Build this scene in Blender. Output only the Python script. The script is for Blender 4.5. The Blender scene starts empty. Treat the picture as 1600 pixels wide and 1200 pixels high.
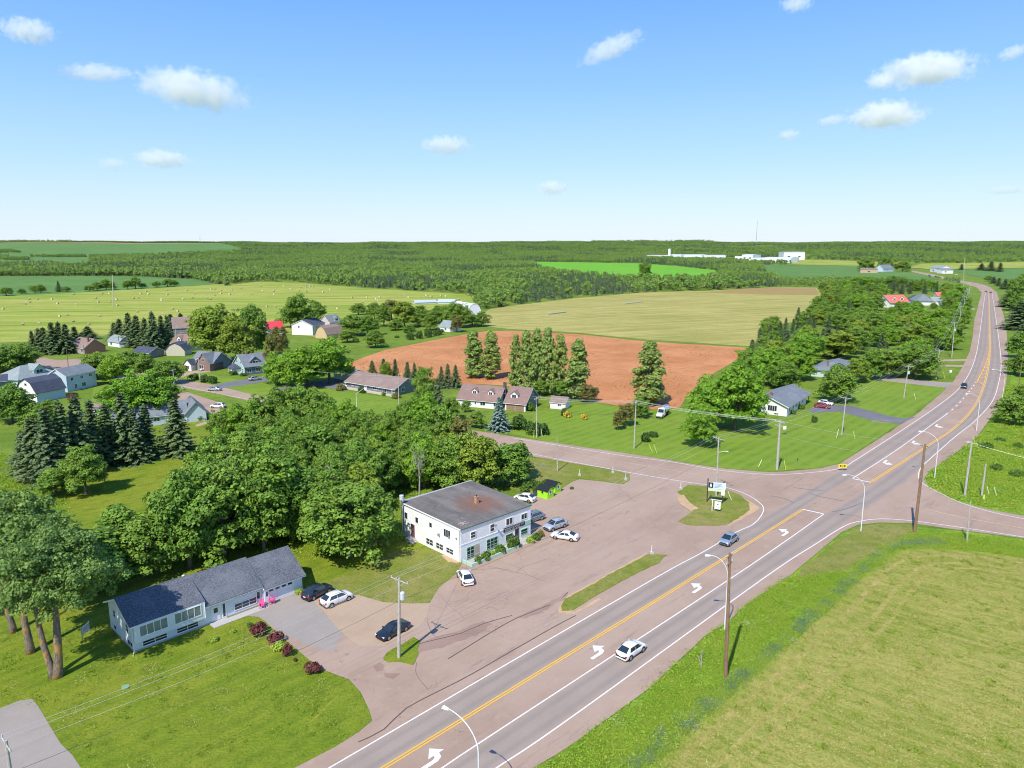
import bpy, bmesh, math, random
import numpy as np
from mathutils import Vector, Matrix, noise as mnoise
R = math.radians
random.seed(7)
rng = np.random.default_rng(7)
S = bpy.context.scene
COL = S.collection

# ---------------------------------------------------------------- camera, sky, sun, exposure
CAM_H = 50.0; FPX = 1130.0
PITCH = math.atan((600-382)/FPX)
cam_d = bpy.data.cameras.new('camera'); cam = bpy.data.objects.new('camera', cam_d); COL.objects.link(cam)
cam.location = (0, 0, CAM_H); cam.rotation_euler = (math.pi/2-PITCH, 0, 0)
cam_d.sensor_width = 36; cam_d.lens = 36*FPX/1600; cam_d.clip_start = 1; cam_d.clip_end = 60000
S.camera = cam
SUN_AZ = 206.5; SUN_EL = 50.0      # azimuth clockwise from +Y where the sun stands
world = bpy.data.worlds.new('World'); S.world = world; world.use_nodes = True
wn = world.node_tree; wn.nodes.clear()
sky = wn.nodes.new('ShaderNodeTexSky'); sky.sky_type = 'NISHITA'; sky.sun_disc = False
sky.sun_elevation = R(SUN_EL); sky.sun_rotation = R(SUN_AZ)
sky.altitude = 0; sky.air_density = 1.15; sky.dust_density = 0.55; sky.ozone_density = 2.2
bg = wn.nodes.new('ShaderNodeBackground'); bg.inputs['Strength'].default_value = 0.15
wo = wn.nodes.new('ShaderNodeOutputWorld')
# the Nishita sky, its low band cleaned of yellow: blended by elevation with the pale blue of a clear humid day
_tc = wn.nodes.new('ShaderNodeTexCoord'); _sep = wn.nodes.new('ShaderNodeSeparateXYZ'); wn.links.new(_tc.outputs['Generated'], _sep.inputs[0])
_cr = wn.nodes.new('ShaderNodeValToRGB'); _el = _cr.color_ramp.elements
SKYK = 1/0.15
for i, (pos, c) in enumerate([(0.0, (.80,.91,1.02)), (.035, (.66,.84,1.04)), (.10, (.46,.73,1.04)), (.20, (.27,.56,1.04)), (.34, (.12,.37,.98)), (.7, (.085,.27,.76)), (1.0, (.07,.23,.68))]):
    e = _el[i] if i < 2 else _el.new(pos)
    e.position = pos; e.color = (c[0], c[1], c[2], 1)
_mul = wn.nodes.new('ShaderNodeMix'); _mul.data_type = 'RGBA'; _mul.blend_type = 'MULTIPLY'; _mul.inputs['Factor'].default_value = 1; _mul.inputs['B'].default_value = (SKYK*.87, SKYK*.87, SKYK*.87, 1)
_mx = wn.nodes.new('ShaderNodeMix'); _mx.data_type = 'RGBA'; _mx.inputs['Factor'].default_value = .85
wn.links.new(_sep.outputs['Z'], _cr.inputs[0]); wn.links.new(_cr.outputs[0], _mul.inputs['A']); wn.links.new(sky.outputs[0], _mx.inputs['A']); wn.links.new(_mul.outputs['Result'], _mx.inputs['B'])
wn.links.new(_mx.outputs['Result'], bg.inputs['Color']); wn.links.new(bg.outputs[0], wo.inputs['Surface'])
sun_d = bpy.data.lights.new('sun', 'SUN'); sun_d.energy = 4.6; sun_d.angle = R(0.5); sun_d.color = (1.0, 0.955, 0.87)
sun = bpy.data.objects.new('sun', sun_d); COL.objects.link(sun)
sd = Vector((math.sin(R(SUN_AZ))*math.cos(R(SUN_EL)), math.cos(R(SUN_AZ))*math.cos(R(SUN_EL)), math.sin(R(SUN_EL))))
sun.rotation_euler = sd.to_track_quat('Z', 'Y').to_euler(); sun.location = (0, -50, 120)
S.view_settings.view_transform = 'Standard'; S.view_settings.look = 'None'
S.view_settings.exposure = 0.28; S.view_settings.gamma = 1.0; S.view_settings.use_curve_mapping = False
S.render.engine = 'CYCLES'
cy = S.cycles
cy.use_denoising = True; cy.use_adaptive_sampling = True; cy.adaptive_threshold = 0.02
cy.max_bounces = 5; cy.diffuse_bounces = 3; cy.glossy_bounces = 2; cy.transmission_bounces = 2
cy.volume_bounces = 1; cy.transparent_max_bounces = 8; cy.caustics_reflective = False; cy.caustics_refractive = False
cy.filter_width = 1.05

# ---------------------------------------------------------------- terrain and photo-to-ground helpers
def sst(t): t = min(1, max(0, t)); return t*t*(3-2*t)
def T(x, y):
    r = math.hypot(x, y)
    if r < 1500: return 0.0
    a = math.degrees(math.atan2(x, max(y, 1)))
    A = 57+3.0*math.sin(a*0.21+1)+2.0*math.sin(a*0.53)+1.6*math.sin(a*1.3+2)
    A += 4*math.exp(-((a-11)/4)**2)
    h = A*sst((r-1500)/3700)
    if r > 5600: h -= 25*sst((r-5600)/4000)
    return h + 1.5*math.sin(x/310)*math.sin(y/420)*sst((r-1500)/800)
_c, _s = math.cos(PITCH), math.sin(PITCH)
def ray(u, v):
    x = u-800; y = 600-v
    return Vector((x, FPX*_c+y*_s, -FPX*_s+y*_c)).normalized()
def G(u, v, z=0.0):
    """ground point seen at photo pixel (u, v); z = height of the point above flat ground"""
    d = ray(u, v)
    if d.z < -1e-5:
        t = (z-CAM_H)/d.z
        if math.hypot(d.x*t, d.y*t) < 1500 or z: return Vector((d.x*t, d.y*t, z))
    lo = 1400.0
    while lo < 9000:
        if CAM_H+d.z*lo <= T(d.x*lo, d.y*lo): break
        lo += 15
    return Vector((d.x*lo, d.y*lo, T(d.x*lo, d.y*lo)))
def zat(u, v, vt):
    """height of a thing that stands at (u, v) and whose top shows at row vt"""
    p = G(u, v); d = ray(u, vt)
    return CAM_H + d.z*(p.y/d.y) - p.z
def PL(pts): return [G(*p) for p in pts]

# ---------------------------------------------------------------- object helpers
def tag(o, label=None, cat=None, group=None, kind=None):
    if label: o['label'] = label
    if cat: o['category'] = cat
    if group: o['group'] = group
    if kind: o['kind'] = kind
    return o
def empty(name, loc, rz=0.0):
    o = bpy.data.objects.new(name, None); COL.objects.link(o)
    o.location = loc; o.rotation_euler = (0, 0, rz); o.empty_display_size = 0.2
    return o
def link(name, me, parent=None, loc=None, rz=None):
    o = bpy.data.objects.new(name, me); COL.objects.link(o)
    if parent: o.parent = parent
    if loc is not None: o.location = loc
    if rz is not None: o.rotation_euler = (0, 0, rz)
    return o
def copy_tree(root, loc, rz=None, scale=None, label=None, group=None):
    c = root.copy(); COL.objects.link(c); c.location = loc
    if rz is not None: c.rotation_euler = (0, 0, rz)
    if scale is not None: c.scale = scale
    if label: c['label'] = label
    if group: c['group'] = group
    for ch in list(root.children):
        k = ch.copy(); COL.objects.link(k); k.parent = c
        for g in list(ch.children):
            q = g.copy(); COL.objects.link(q); q.parent = k
    return c

class MB:
    """collects shapes, builds one mesh"""
    def __init__(s): s.v = []; s.f = []; s.m = []; s.mi = 0
    def add(s, vs, fs, mi=None):
        b = len(s.v); s.v += [tuple(p) for p in vs]; s.f += [tuple(b+i for i in f) for f in fs]
        s.m += [s.mi if mi is None else mi]*len(fs)
        return s
    def box(s, x0, x1, y0, y1, z0, z1, mi=None):
        v = [(x0,y0,z0),(x1,y0,z0),(x1,y1,z0),(x0,y1,z0),(x0,y0,z1),(x1,y0,z1),(x1,y1,z1),(x0,y1,z1)]
        return s.add(v, [(0,3,2,1),(4,5,6,7),(0,1,5,4),(1,2,6,5),(2,3,7,6),(3,0,4,7)], mi)
    def hexa(s, v8, mi=None):
        return s.add(v8, [(0,3,2,1),(4,5,6,7),(0,1,5,4),(1,2,6,5),(2,3,7,6),(3,0,4,7)], mi)
    def tube(s, pts, rad, n=8, mi=None, cap=True):
        pts = [Vector(p) for p in pts]
        if not hasattr(rad, '__len__'): rad = [rad]*len(pts)
        vs = []; fs = []
        up0 = None
        for i, p in enumerate(pts):
            d = (pts[min(i+1, len(pts)-1)]-pts[max(i-1, 0)]).normalized()
            a = up0 if up0 is not None else (Vector((1,0,0)) if abs(d.x) < 0.9 else Vector((0,1,0)))
            a = (a-d*a.dot(d)).normalized(); up0 = a
            b = d.cross(a)
            for k in range(n):
                t = 2*math.pi*k/n
                vs.append(p+(a*math.cos(t)+b*math.sin(t))*rad[i])
        for i in range(len(pts)-1):
            for k in range(n):
                k2 = (k+1) % n
                fs.append((i*n+k, i*n+k2, (i+1)*n+k2, (i+1)*n+k))
        if cap:
            fs.append(tuple(range(n-1, -1, -1))); fs.append(tuple((len(pts)-1)*n+k for k in range(n)))
        return s.add(vs, fs, mi)
    def prism(s, poly, axis_vec, mi=None):
        """extrude a planar polygon (list of 3D) along a vector"""
        n = len(poly); a = Vector(axis_vec)
        v = [Vector(p) for p in poly]+[Vector(p)+a for p in poly]
        fs = [tuple(range(n-1, -1, -1)), tuple(range(n, 2*n))]+[(i, (i+1) % n, n+(i+1) % n, n+i) for i in range(n)]
        return s.add(v, fs, mi)
    def mesh(s, mats, smooth=False, name='mesh'):
        me = bpy.data.meshes.new(name); me.from_pydata(s.v, [], s.f)
        for m in (mats if isinstance(mats, (list, tuple)) else [mats]): me.materials.append(m)
        me.polygons.foreach_set('material_index', s.m)
        if smooth: me.polygons.foreach_set('use_smooth', [True]*len(s.f))
        bm = bmesh.new(); bm.from_mesh(me); bmesh.ops.recalc_face_normals(bm, faces=bm.faces); bm.to_mesh(me); bm.free()
        me.update(); return me
    def obj(s, name, mats, parent=None, smooth=False, loc=None, rz=None):
        return link(name, s.mesh(mats, smooth, name), parent, loc, rz)

# ---------------------------------------------------------------- material helpers
def newmat(name):
    m = bpy.data.materials.new(name); m.use_nodes = True
    nt = m.node_tree; nt.nodes.clear()
    o = nt.nodes.new('ShaderNodeOutputMaterial'); p = nt.nodes.new('ShaderNodeBsdfPrincipled')
    nt.links.new(p.outputs[0], o.inputs['Surface'])
    return m, nt, p, o
def c4(c): return (c[0], c[1], c[2], 1.0)
def plain(name, col, rough=0.6, metal=0.0, spec=0.4, var=0.08, vscale=2.0, bump=0.0, bscale=20.0, coat=0.0):
    """paint, metal, plastic: base colour with faint mottling"""
    m, nt, p, o = newmat(name)
    p.inputs['Roughness'].default_value = rough; p.inputs['Metallic'].default_value = metal
    p.inputs['Specular IOR Level'].default_value = spec
    if coat: p.inputs['Coat Weight'].default_value = coat; p.inputs['Coat Roughness'].default_value = 0.05
    tc = nt.nodes.new('ShaderNodeTexCoord')
    if var:
        n = nt.nodes.new('ShaderNodeTexNoise'); n.inputs['Scale'].default_value = vscale; n.inputs['Detail'].default_value = 5
        nt.links.new(tc.outputs['Object'], n.inputs['Vector'])
        mx = nt.nodes.new('ShaderNodeMix'); mx.data_type = 'RGBA'
        mx.inputs['A'].default_value = c4([k*(1-var*1.6) for k in col]); mx.inputs['B'].default_value = c4([min(1, k*(1+var)) for k in col])
        nt.links.new(n.outputs['Fac'], mx.inputs['Factor']); nt.links.new(mx.outputs['Result'], p.inputs['Base Color'])
    else: p.inputs['Base Color'].default_value = c4(col)
    if bump:
        n2 = nt.nodes.new('ShaderNodeTexNoise'); n2.inputs['Scale'].default_value = bscale; n2.inputs['Detail'].default_value = 4
        nt.links.new(tc.outputs['Object'], n2.inputs['Vector'])
        b = nt.nodes.new('ShaderNodeBump'); b.inputs['Strength'].default_value = bump; b.inputs['Distance'].default_value = 0.05
        nt.links.new(n2.outputs['Fac'], b.inputs['Height']); nt.links.new(b.outputs[0], p.inputs['Normal'])
    return m

class NT:
    def __init__(s, nt):
        s.nt = nt
        g = nt.nodes.new('ShaderNodeNewGeometry'); s.pos = g.outputs['Position']
    def noise(s, scale, detail=4, rough=0.55, vec=None, stretch=None, rot=0.0, dist=0.0):
        n = s.nt.nodes.new('ShaderNodeTexNoise'); n.inputs['Scale'].default_value = scale
        n.inputs['Detail'].default_value = detail; n.inputs['Roughness'].default_value = rough; n.inputs['Distortion'].default_value = dist
        s.nt.links.new(s.vec(rot, stretch, vec), n.inputs['Vector']); return n.outputs['Fac']
    def vec(s, rot=0.0, stretch=None, vec=None):
        v = vec or s.pos
        if stretch or rot:
            a = s.nt.nodes.new('ShaderNodeMapping'); a.vector_type = 'TEXTURE'
            a.inputs['Rotation'].default_value = (0, 0, rot)
            a.inputs['Scale'].default_value = stretch or (1, 1, 1)
            s.nt.links.new(v, a.inputs['Vector']); v = a.outputs['Vector']
        return v
    def wave(s, period, rot, dist=0.5, dscale=0.3, profile='SIN', detail=2):
        """bands across direction rot; period in metres"""
        n = s.nt.nodes.new('ShaderNodeTexWave'); n.wave_type = 'BANDS'; n.bands_direction = 'X'; n.wave_profile = profile
        n.inputs['Scale'].default_value = 2*math.pi/(20*period); n.inputs['Distortion'].default_value = dist
        n.inputs['Detail'].default_value = detail; n.inputs['Detail Scale'].default_value = dscale
        s.nt.links.new(s.vec(rot), n.inputs['Vector']); return n.outputs['Fac']
    def ramp(s, fac, a, b, lo=0.0, hi=1.0):
        n = s.nt.nodes.new('ShaderNodeMapRange'); n.inputs['From Min'].default_value = a; n.inputs['From Max'].default_value = b
        n.inputs['To Min'].default_value = lo; n.inputs['To Max'].default_value = hi; n.interpolation_type = 'SMOOTHSTEP'
        s.nt.links.new(fac, n.inputs['Value']); return n.outputs['Result']
    def mix(s, fac, a, b, mode='MIX'):
        n = s.nt.nodes.new('ShaderNodeMix'); n.data_type = 'RGBA'; n.blend_type = mode
        if isinstance(fac, (int, float)): n.inputs['Factor'].default_value = fac
        else: s.nt.links.new(fac, n.inputs['Factor'])
        for k, x in (('A', a), ('B', b)):
            if isinstance(x, (tuple, list)): n.inputs[k].default_value = c4(x)
            else: s.nt.links.new(x, n.inputs[k])
        return n.outputs['Result']
    def math(s, op, a, b=0.0):
        n = s.nt.nodes.new('ShaderNodeMath'); n.operation = op
        for i, x in enumerate((a, b)):
            if isinstance(x, (int, float)): n.inputs[i].default_value = x
            else: s.nt.links.new(x, n.inputs[i])
        return n.outputs[0]
    def bump(s, h, strength, dist, p):
        b = s.nt.nodes.new('ShaderNodeBump'); b.inputs['Strength'].default_value = strength; b.inputs['Distance'].default_value = dist
        s.nt.links.new(h, b.inputs['Height']); s.nt.links.new(b.outputs[0], p.inputs['Normal'])

def grass(name, dark, mid, light, patch=0.05, mpatch=0.35, fine=3.0, stripe=None, soil=None, bump=0.6, light_amt=0.55, streak=None):
    m, nt, p, o = newmat(name); n = NT(nt)
    p.inputs['Roughness'].default_value = 0.9; p.inputs['Specular IOR Level'].default_value = 0.15
    a = n.ramp(n.noise(patch, 5, 0.6), 0.35, 0.65)
    col = n.mix(a, mid, light)
    b = n.ramp(n.noise(mpatch, 5, 0.65), 0.4, 0.68)
    col = n.mix(n.math('MULTIPLY', b, light_amt), col, dark)
    if stripe:
        per, rot, amt = stripe
        w = n.wave(per, rot, 1.2, 0.25)
        col = n.mix(n.math('MULTIPLY', w, amt), col, light if amt > 0 else dark)
    f = n.noise(fine, 6, 0.7)
    col = n.mix(n.ramp(f, 0.42, 0.66, 0, 0.6), col, dark)
    f2 = n.noise(fine*2.3, 4, 0.7)
    col = n.mix(n.ramp(f2, 0.5, 0.7, 0, 0.45), col, light)
    if streak:
        sr, sl, sw, sa = streak
        q = n.noise(1.0, 5, .62, rot=sr, stretch=(sl, sw, 1))
        col = n.mix(n.ramp(q, .5, .66, 0, sa), col, light); col = n.mix(n.ramp(q, .5, .34, 0, sa), col, dark)
    if soil:
        c, amt, sc = soil
        col = n.mix(n.ramp(n.noise(sc, 6, 0.65), 0.6, 0.72, 0, amt), col, c)
    nt.links.new(col, p.inputs['Base Color'])
    n.bump(f, bump, 0.25, p)
    return m
# ---------------------------------------------------------------- ground materials
LAWN = grass('lawn_grass', (.08,.14,.008), (.155,.235,.012), (.26,.285,.028), patch=.07, mpatch=.4, fine=3.2, stripe=(1.8, R(136), .3), bump=.8, streak=(R(46), 6, 1.2, .35))
LAWN_STRIPE = grass('striped_lawn_grass', (.095,.165,.014), (.15,.25,.02), (.215,.30,.035), patch=.05, mpatch=.25, fine=2.4, stripe=(3.0, R(137), .75), bump=.5)
LAWN_DRY = grass('dry_lawn_grass', (.10,.15,.012), (.20,.235,.03), (.30,.26,.08), patch=.1, mpatch=.5, fine=3.0, soil=((.36,.21,.11), .7, .22), bump=.7)
ROUGH = grass('rough_grass', (.05,.11,.010), (.12,.21,.018), (.20,.27,.04), patch=.06, mpatch=.5, fine=1.6, bump=1.0)
MEADOW = grass('tall_meadow', (.08,.17,.012), (.16,.29,.015), (.26,.37,.04), patch=.12, mpatch=.45, fine=1.3, bump=1.0)
MOWN = grass('mown_hay_field', (.12,.19,.014), (.235,.26,.033), (.40,.35,.10), patch=.06, mpatch=.8, fine=2.6, stripe=(2.6, R(51), .45), soil=((.47,.30,.15), .55, .35), bump=.7, light_amt=.45, streak=(R(-39), 9, .8, .55))
TANF = grass('cut_grain_field', (.22,.23,.04), (.33,.29,.075), (.46,.385,.13), patch=.015, mpatch=.09, fine=.7, stripe=(14, R(113), .35), bump=.4, light_amt=.5, streak=(R(23), 90, 5, .7))
HAYF = grass('baled_hay_field', (.14,.23,.015), (.23,.31,.028), (.42,.39,.09), patch=.008, mpatch=.05, fine=.6, stripe=(22, R(-82), .4), bump=.3, light_amt=.5, streak=(R(6), 160, 9, .75))
CROP_B = grass('blue_green_crop', (.07,.15,.03), (.11,.21,.045), (.14,.25,.055), patch=.01, mpatch=.05, fine=.4, bump=.2)
CROP_Y = grass('bright_green_crop', (.11,.30,.015), (.145,.38,.02), (.17,.42,.03), patch=.01, mpatch=.05, fine=.4, bump=.2)
CROP_R = grass('ripening_strip_field', (.30,.17,.07), (.36,.23,.09), (.30,.27,.07), patch=.02, mpatch=.09, fine=.6, bump=.2)
SAND = grass('sandy_dirt', (.42,.25,.13), (.52,.34,.19), (.56,.40,.24), patch=.2, mpatch=.5, fine=3.0, bump=.3)
FARG = grass('farm_land', (.05,.10,.015), (.09,.17,.02), (.15,.22,.035), patch=.006, mpatch=.03, fine=.3, bump=.3)

def soilmat():
    m, nt, p, o = newmat('red_soil_with_seedlings'); n = NT(nt)
    p.inputs['Roughness'].default_value = .95; p.inputs['Specular IOR Level'].default_value = .1
    a = n.ramp(n.noise(.03, 5, .6), .35, .65)
    col = n.mix(a, (.49,.185,.08), (.60,.255,.12))
    rows = n.wave(1.8, R(73), .8, .3)
    rr = n.ramp(rows, .3, .75)
    col = n.mix(n.math('MULTIPLY', rr, .10), col, (.46,.18,.07))
    f = n.noise(1.1, 6, .8)
    plants = n.math('MULTIPLY', n.ramp(f, .47, .57), n.ramp(rows, .2, .7, .4, 1))
    col = n.mix(n.math('MULTIPLY', plants, .4), col, (.24,.22,.05))
    nt.links.new(col, p.inputs['Base Color']); n.bump(rows, .5, .3, p)
    return m
SOIL = soilmat()

def asphalt(name, a, b, c, crack=0.0, fine_amt=.5, stain=(.2,.14,.12)):
    m, nt, p, o = newmat(name); n = NT(nt)
    p.inputs['Roughness'].default_value = .88; p.inputs['Specular IOR Level'].default_value = .25
    col = n.mix(n.ramp(n.noise(.12, 6, .62), .32, .66), a, b)
    col = n.mix(n.ramp(n.noise(.5, 6, .7, dist=.6), .5, .72, 0, .5), col, c)
    col = n.mix(n.ramp(n.noise(.06, 5, .65, rot=R(45.5), stretch=(3, 1, 1)), .42, .62, 0, .55), col, [k*.98 for k in c])
    col = n.mix(n.ramp(n.noise(9, 5, .8), .35, .7, 0, fine_amt*.6), col, [k*.72 for k in a])
    col = n.mix(n.ramp(n.noise(.35, 7, .8, rot=R(45.5), stretch=(7, 1, 1)), .54, .70, 0, .6), col, stain)
    if crack:
        v = nt.nodes.new('ShaderNodeTexVoronoi'); v.feature = 'DISTANCE_TO_EDGE'; v.inputs['Scale'].default_value = .11
        w = n.noise(.8, 4, .6)
        add = nt.nodes.new('ShaderNodeVectorMath'); add.operation = 'ADD'
        nn = nt.nodes.new('ShaderNodeTexNoise'); nn.inputs['Scale'].default_value = .5; nt.links.new(n.pos, nn.inputs['Vector'])
        sc = nt.nodes.new('ShaderNodeVectorMath'); sc.operation = 'SCALE'; sc.inputs['Scale'].default_value = 5.0
        nt.links.new(nn.outputs['Color'], sc.inputs[0]); nt.links.new(n.pos, add.inputs[0]); nt.links.new(sc.outputs[0], add.inputs[1])
        nt.links.new(add.outputs[0], v.inputs['Vector'])
        ck = n.ramp(v.outputs['Distance'], .006, .0, 0, crack)
        gate = n.ramp(n.noise(.07, 3, .5), .45, .6)
        col = n.mix(n.math('MULTIPLY', ck, gate), col, (.13,.085,.07))
    nt.links.new(col, p.inputs['Base Color'])
    n.bump(n.noise(14, 3, .7), .25, .03, p)
    return m
PAVE = asphalt('worn_pinkish_asphalt', (.34,.235,.172), (.39,.275,.205), (.46,.335,.255), crack=.6)
LANE = None
def lanemat(name, base, wheel, edge, tyre=.45):
    """driving lane: u runs across the lane 0..1; wheel paths wear darker"""
    m, nt, p, o = newmat(name); n = NT(nt)
    p.inputs['Roughness'].default_value = .82; p.inputs['Specular IOR Level'].default_value = .3
    uv = nt.nodes.new('ShaderNodeUVMap'); sep = nt.nodes.new('ShaderNodeSeparateXYZ'); nt.links.new(uv.outputs[0], sep.inputs[0])
    u = sep.outputs['X']
    col = n.mix(n.ramp(n.noise(.15, 6, .65), .35, .65), base, [k*1.1 for k in base])
    # two wheel paths
    d1 = n.math('ABSOLUTE', n.math('SUBTRACT', n.math('ABSOLUTE', n.math('SUBTRACT', u, .5)), .24))
    wp = n.ramp(d1, .17, .0)
    streak = n.ramp(n.noise(.5, 6, .7, rot=R(45.5), stretch=(9, 1, 1)), .3, .7, .45, 1.0)
    col = n.mix(n.math('MULTIPLY', n.math('MULTIPLY', wp, streak), tyre), col, wheel)
    e = n.ramp(n.math('ADD', n.math('ABSOLUTE', n.math('SUBTRACT', u, .5)), n.math('MULTIPLY', n.math('SUBTRACT', n.noise(.6, 5, .7), .5), .22)), .38, .5)
    col = n.mix(e, col, edge)
    col = n.mix(n.ramp(n.noise(10, 5, .8), .4, .7, 0, .3), col, [k*.7 for k in wheel])
    nt.links.new(col, p.inputs['Base Color']); n.bump(n.noise(14, 3, .7), .2, .02, p)
    return m
LANE = lanemat('grey_worn_lane', (.32,.252,.205), (.20,.168,.14), (.40,.275,.208))
TURN = lanemat('pinkish_turning_lane', (.39,.268,.205), (.32,.235,.19), (.39,.268,.205), .4)
SIDE = lanemat('side_road_asphalt', (.36,.275,.25), (.30,.245,.235), (.37,.285,.255), .5)
DRIVE = asphalt('grey_driveway_asphalt', (.30,.26,.225), (.34,.295,.255), (.39,.33,.28), stain=(.2,.18,.17))
DARKDRIVE = asphalt('dark_driveway_asphalt', (.15,.145,.16), (.18,.17,.185), (.2,.19,.2), stain=(.12,.12,.13))
GRAVEL = asphalt('tan_gravel', (.40,.28,.185), (.45,.33,.225), (.49,.37,.26), stain=(.38,.25,.16), fine_amt=.8)
def paintmat(name, col, worn):
    m, nt, p, o = newmat(name); n = NT(nt)
    p.inputs['Roughness'].default_value = .6
    c = n.mix(n.ramp(n.noise(3.5, 6, .85), .48, .68, 0, .75), col, worn)
    nt.links.new(c, p.inputs['Base Color']); return m
WPAINT = paintmat('white_road_paint', (.78,.77,.75), (.45,.38,.34))
YPAINT = paintmat('yellow_road_paint', (.80,.44,.03), (.5,.33,.12))
YFAINT = paintmat('faded_yellow_road_paint', (.62,.42,.20), (.42,.32,.24))
WFAINT = paintmat('faded_white_road_paint', (.60,.55,.52), (.42,.34,.31))

# ---------------------------------------------------------------- ground sheets
def roughen(P, step, amp, seed=0):
    out = []; n = len(P)
    for i in range(n):
        a, b = P[i], P[(i+1) % n]; L = (b-a).length; k = max(1, min(60, int(L/step)))
        dr = (b-a); nrm = Vector((-dr.y, dr.x, 0)).normalized() if L > 0 else Vector((0,0,0))
        for j in range(k):
            q = a.lerp(b, j/k)
            out.append(q + nrm*amp*(mnoise.noise(Vector((q.x/step/1.7, q.y/step/1.7, seed)))*2))
    return out
def sheet(name, pts, mat, off, step=0, amp=0, world_pts=False, label=None, parent=None):
    P = [Vector((p[0], p[1], 0)) for p in pts] if world_pts else PL(pts)
    far = max(math.hypot(p.x, p.y) for p in P) > 1450
    P = [Vector((p.x, p.y, 0)) for p in P]
    if step: P = roughen(P, step, amp, len(pts))
    bm = bmesh.new(); vs = [bm.verts.new(p) for p in P]; bm.faces.new(vs)
    bmesh.ops.triangulate(bm, faces=bm.faces)
    if far:
        xs = [p.x for p in P]; ys = [p.y for p in P]; st = 90
        for ax, lo, hi in ((0, min(xs), max(xs)), (1, min(ys), max(ys))):
            k = math.floor(lo/st)*st+st
            while k < hi:
                co = (k, 0, 0) if ax == 0 else (0, k, 0); no = (1,0,0) if ax == 0 else (0,1,0)
                bmesh.ops.bisect_plane(bm, geom=bm.verts[:]+bm.edges[:]+bm.faces[:], plane_co=co, plane_no=no); k += st
    for v in bm.verts: v.co.z = T(v.co.x, v.co.y)+off
    bmesh.ops.recalc_face_normals(bm, faces=bm.faces)
    for f in bm.faces:
        if f.normal.z < 0: f.normal_flip()
    me = bpy.data.meshes.new(name); bm.to_mesh(me); bm.free(); me.materials.append(mat)
    o = link(name, me, parent); o['kind'] = 'structure'
    if label: o['label'] = label
    return o

def build_ground():
    radii = [0, 20, 60, 120, 200, 350, 600, 900, 1200, 1480]
    r = 1480
    while r < 10500: r += 70 if r < 6200 else 200; radii.append(r)
    radii += [12400]
    na = 240; vs = [(0,0,0)]; fs = []
    for r in radii[1:]:
        for k in range(na):
            a = 2*math.pi*k/na; x, y = r*math.sin(a), r*math.cos(a)
            vs.append((x, y, T(x, y)))
    for k in range(na): fs.append((0, 1+(k+1) % na, 1+k))
    for i in range(len(radii)-2):
        for k in range(na):
            a, b = 1+i*na+k, 1+i*na+(k+1) % na
            fs.append((a, b, b+na, a+na))
    me = bpy.data.meshes.new('ground'); me.from_pydata(vs, [], fs); me.materials.append(ROUGHBASE)
    bm = bmesh.new(); bm.from_mesh(me); bmesh.ops.recalc_face_normals(bm, faces=bm.faces)
    if sum(f.normal.z for f in bm.faces) < 0:
        for f in bm.faces: f.normal_flip()
    bm.to_mesh(me); bm.free()
    o = link('ground', me); o['kind'] = 'structure'
ROUGHBASE = grass('country_grass', (.07,.13,.012), (.14,.22,.02), (.21,.28,.035), patch=.03, mpatch=.2, fine=1.4, bump=.8)
build_ground()

# far farmland and fields
sheet('far_field', [(-60,400),(-60,379.6),(120,379.6),(345,380.5),(372,388),(380,392),(240,398),(130,401),(40,402)], CROP_B, .8, label='wide blue-green field on the skyline')
sheet('far_strip_field', [(-60,381.8),(-60,380.9),(240,380.6),(345,381.4),(345,382),(200,381.6)], CROP_R, 1.4)
sheet('middle_field', [(-60,424),(-60,404),(0,402),(140,402),(250,400),(290,404),(200,408),(110,417),(60,420)], CROP_B, .9)
sheet('crop_field', [(-120,478),(-120,431),(0,432),(190,431),(300,436),(345,443),(250,450),(110,458),(0,463)], CROP_B, .06)
sheet('hay_field', [(-400,560),(-300,480),(-100,468),(0,463),(110,457.5),(250,450),(345,444),(400,440.5),(470,442),(560,449.5),(640,454.5),(725,459.5),(745,466),(740,480),(700,486),(640,500),(560,512),(520,530),(440,520),(350,515),(270,512),(200,520),(140,527),(60,533),(0,536),(-150,548)], HAYF, .05)
sheet('bright_crop_field', [(828,409.5),(860,409.3),(1000,412),(1060,416.5),(1118,422.5),(1128,432),(1090,439.5),(1000,441),(930,435),(870,427),(842,419)], CROP_Y, .3, label='bright green crop field among the woods')
sheet('right_crop_field', [(1190,414),(1240,414.5),(1340,416.5),(1400,424),(1450,431),(1470,437),(1400,438),(1290,437),(1225,437),(1195,430)], CROP_B, .3)
sheet('small_crop_field', [(1425,444),(1470,443),(1497,450),(1480,456),(1440,455)], CROP_B, .08)
sheet('roadside_crop_field', [(1480,422),(1600,418),(1750,414),(1750,436),(1600,436),(1545,438),(1510,428)], CROP_B, .3)
sheet('pale_field', [(1418,419),(1440,412.5),(1540,411),(1750,407),(1750,415),(1600,419),(1490,421),(1450,421)], HAYF, .7)
sheet('yard_field', [(1235,413),(1250,406),(1345,408.5),(1420,411),(1420,417),(1340,416),(1260,414)], HAYF, .4)
sheet('tan_field', [(742,497),(765,483),(800,478),(900,466),(1000,457.5),(1100,454.5),(1205,449),(1276,449.5),(1284,462),(1283,478),(1262,497),(1215,508),(1190,530),(1172,541),(1015,531),(900,520),(800,514),(765,511)], TANF, .05, 12, .8, label='cut grain field behind the red soil field')
sheet('ploughed_strip_field', [(1100,457),(1150,452),(1205,449.6),(1274,450.2),(1278,456),(1278,461),(1180,460)], CROP_R, .10)
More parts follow.
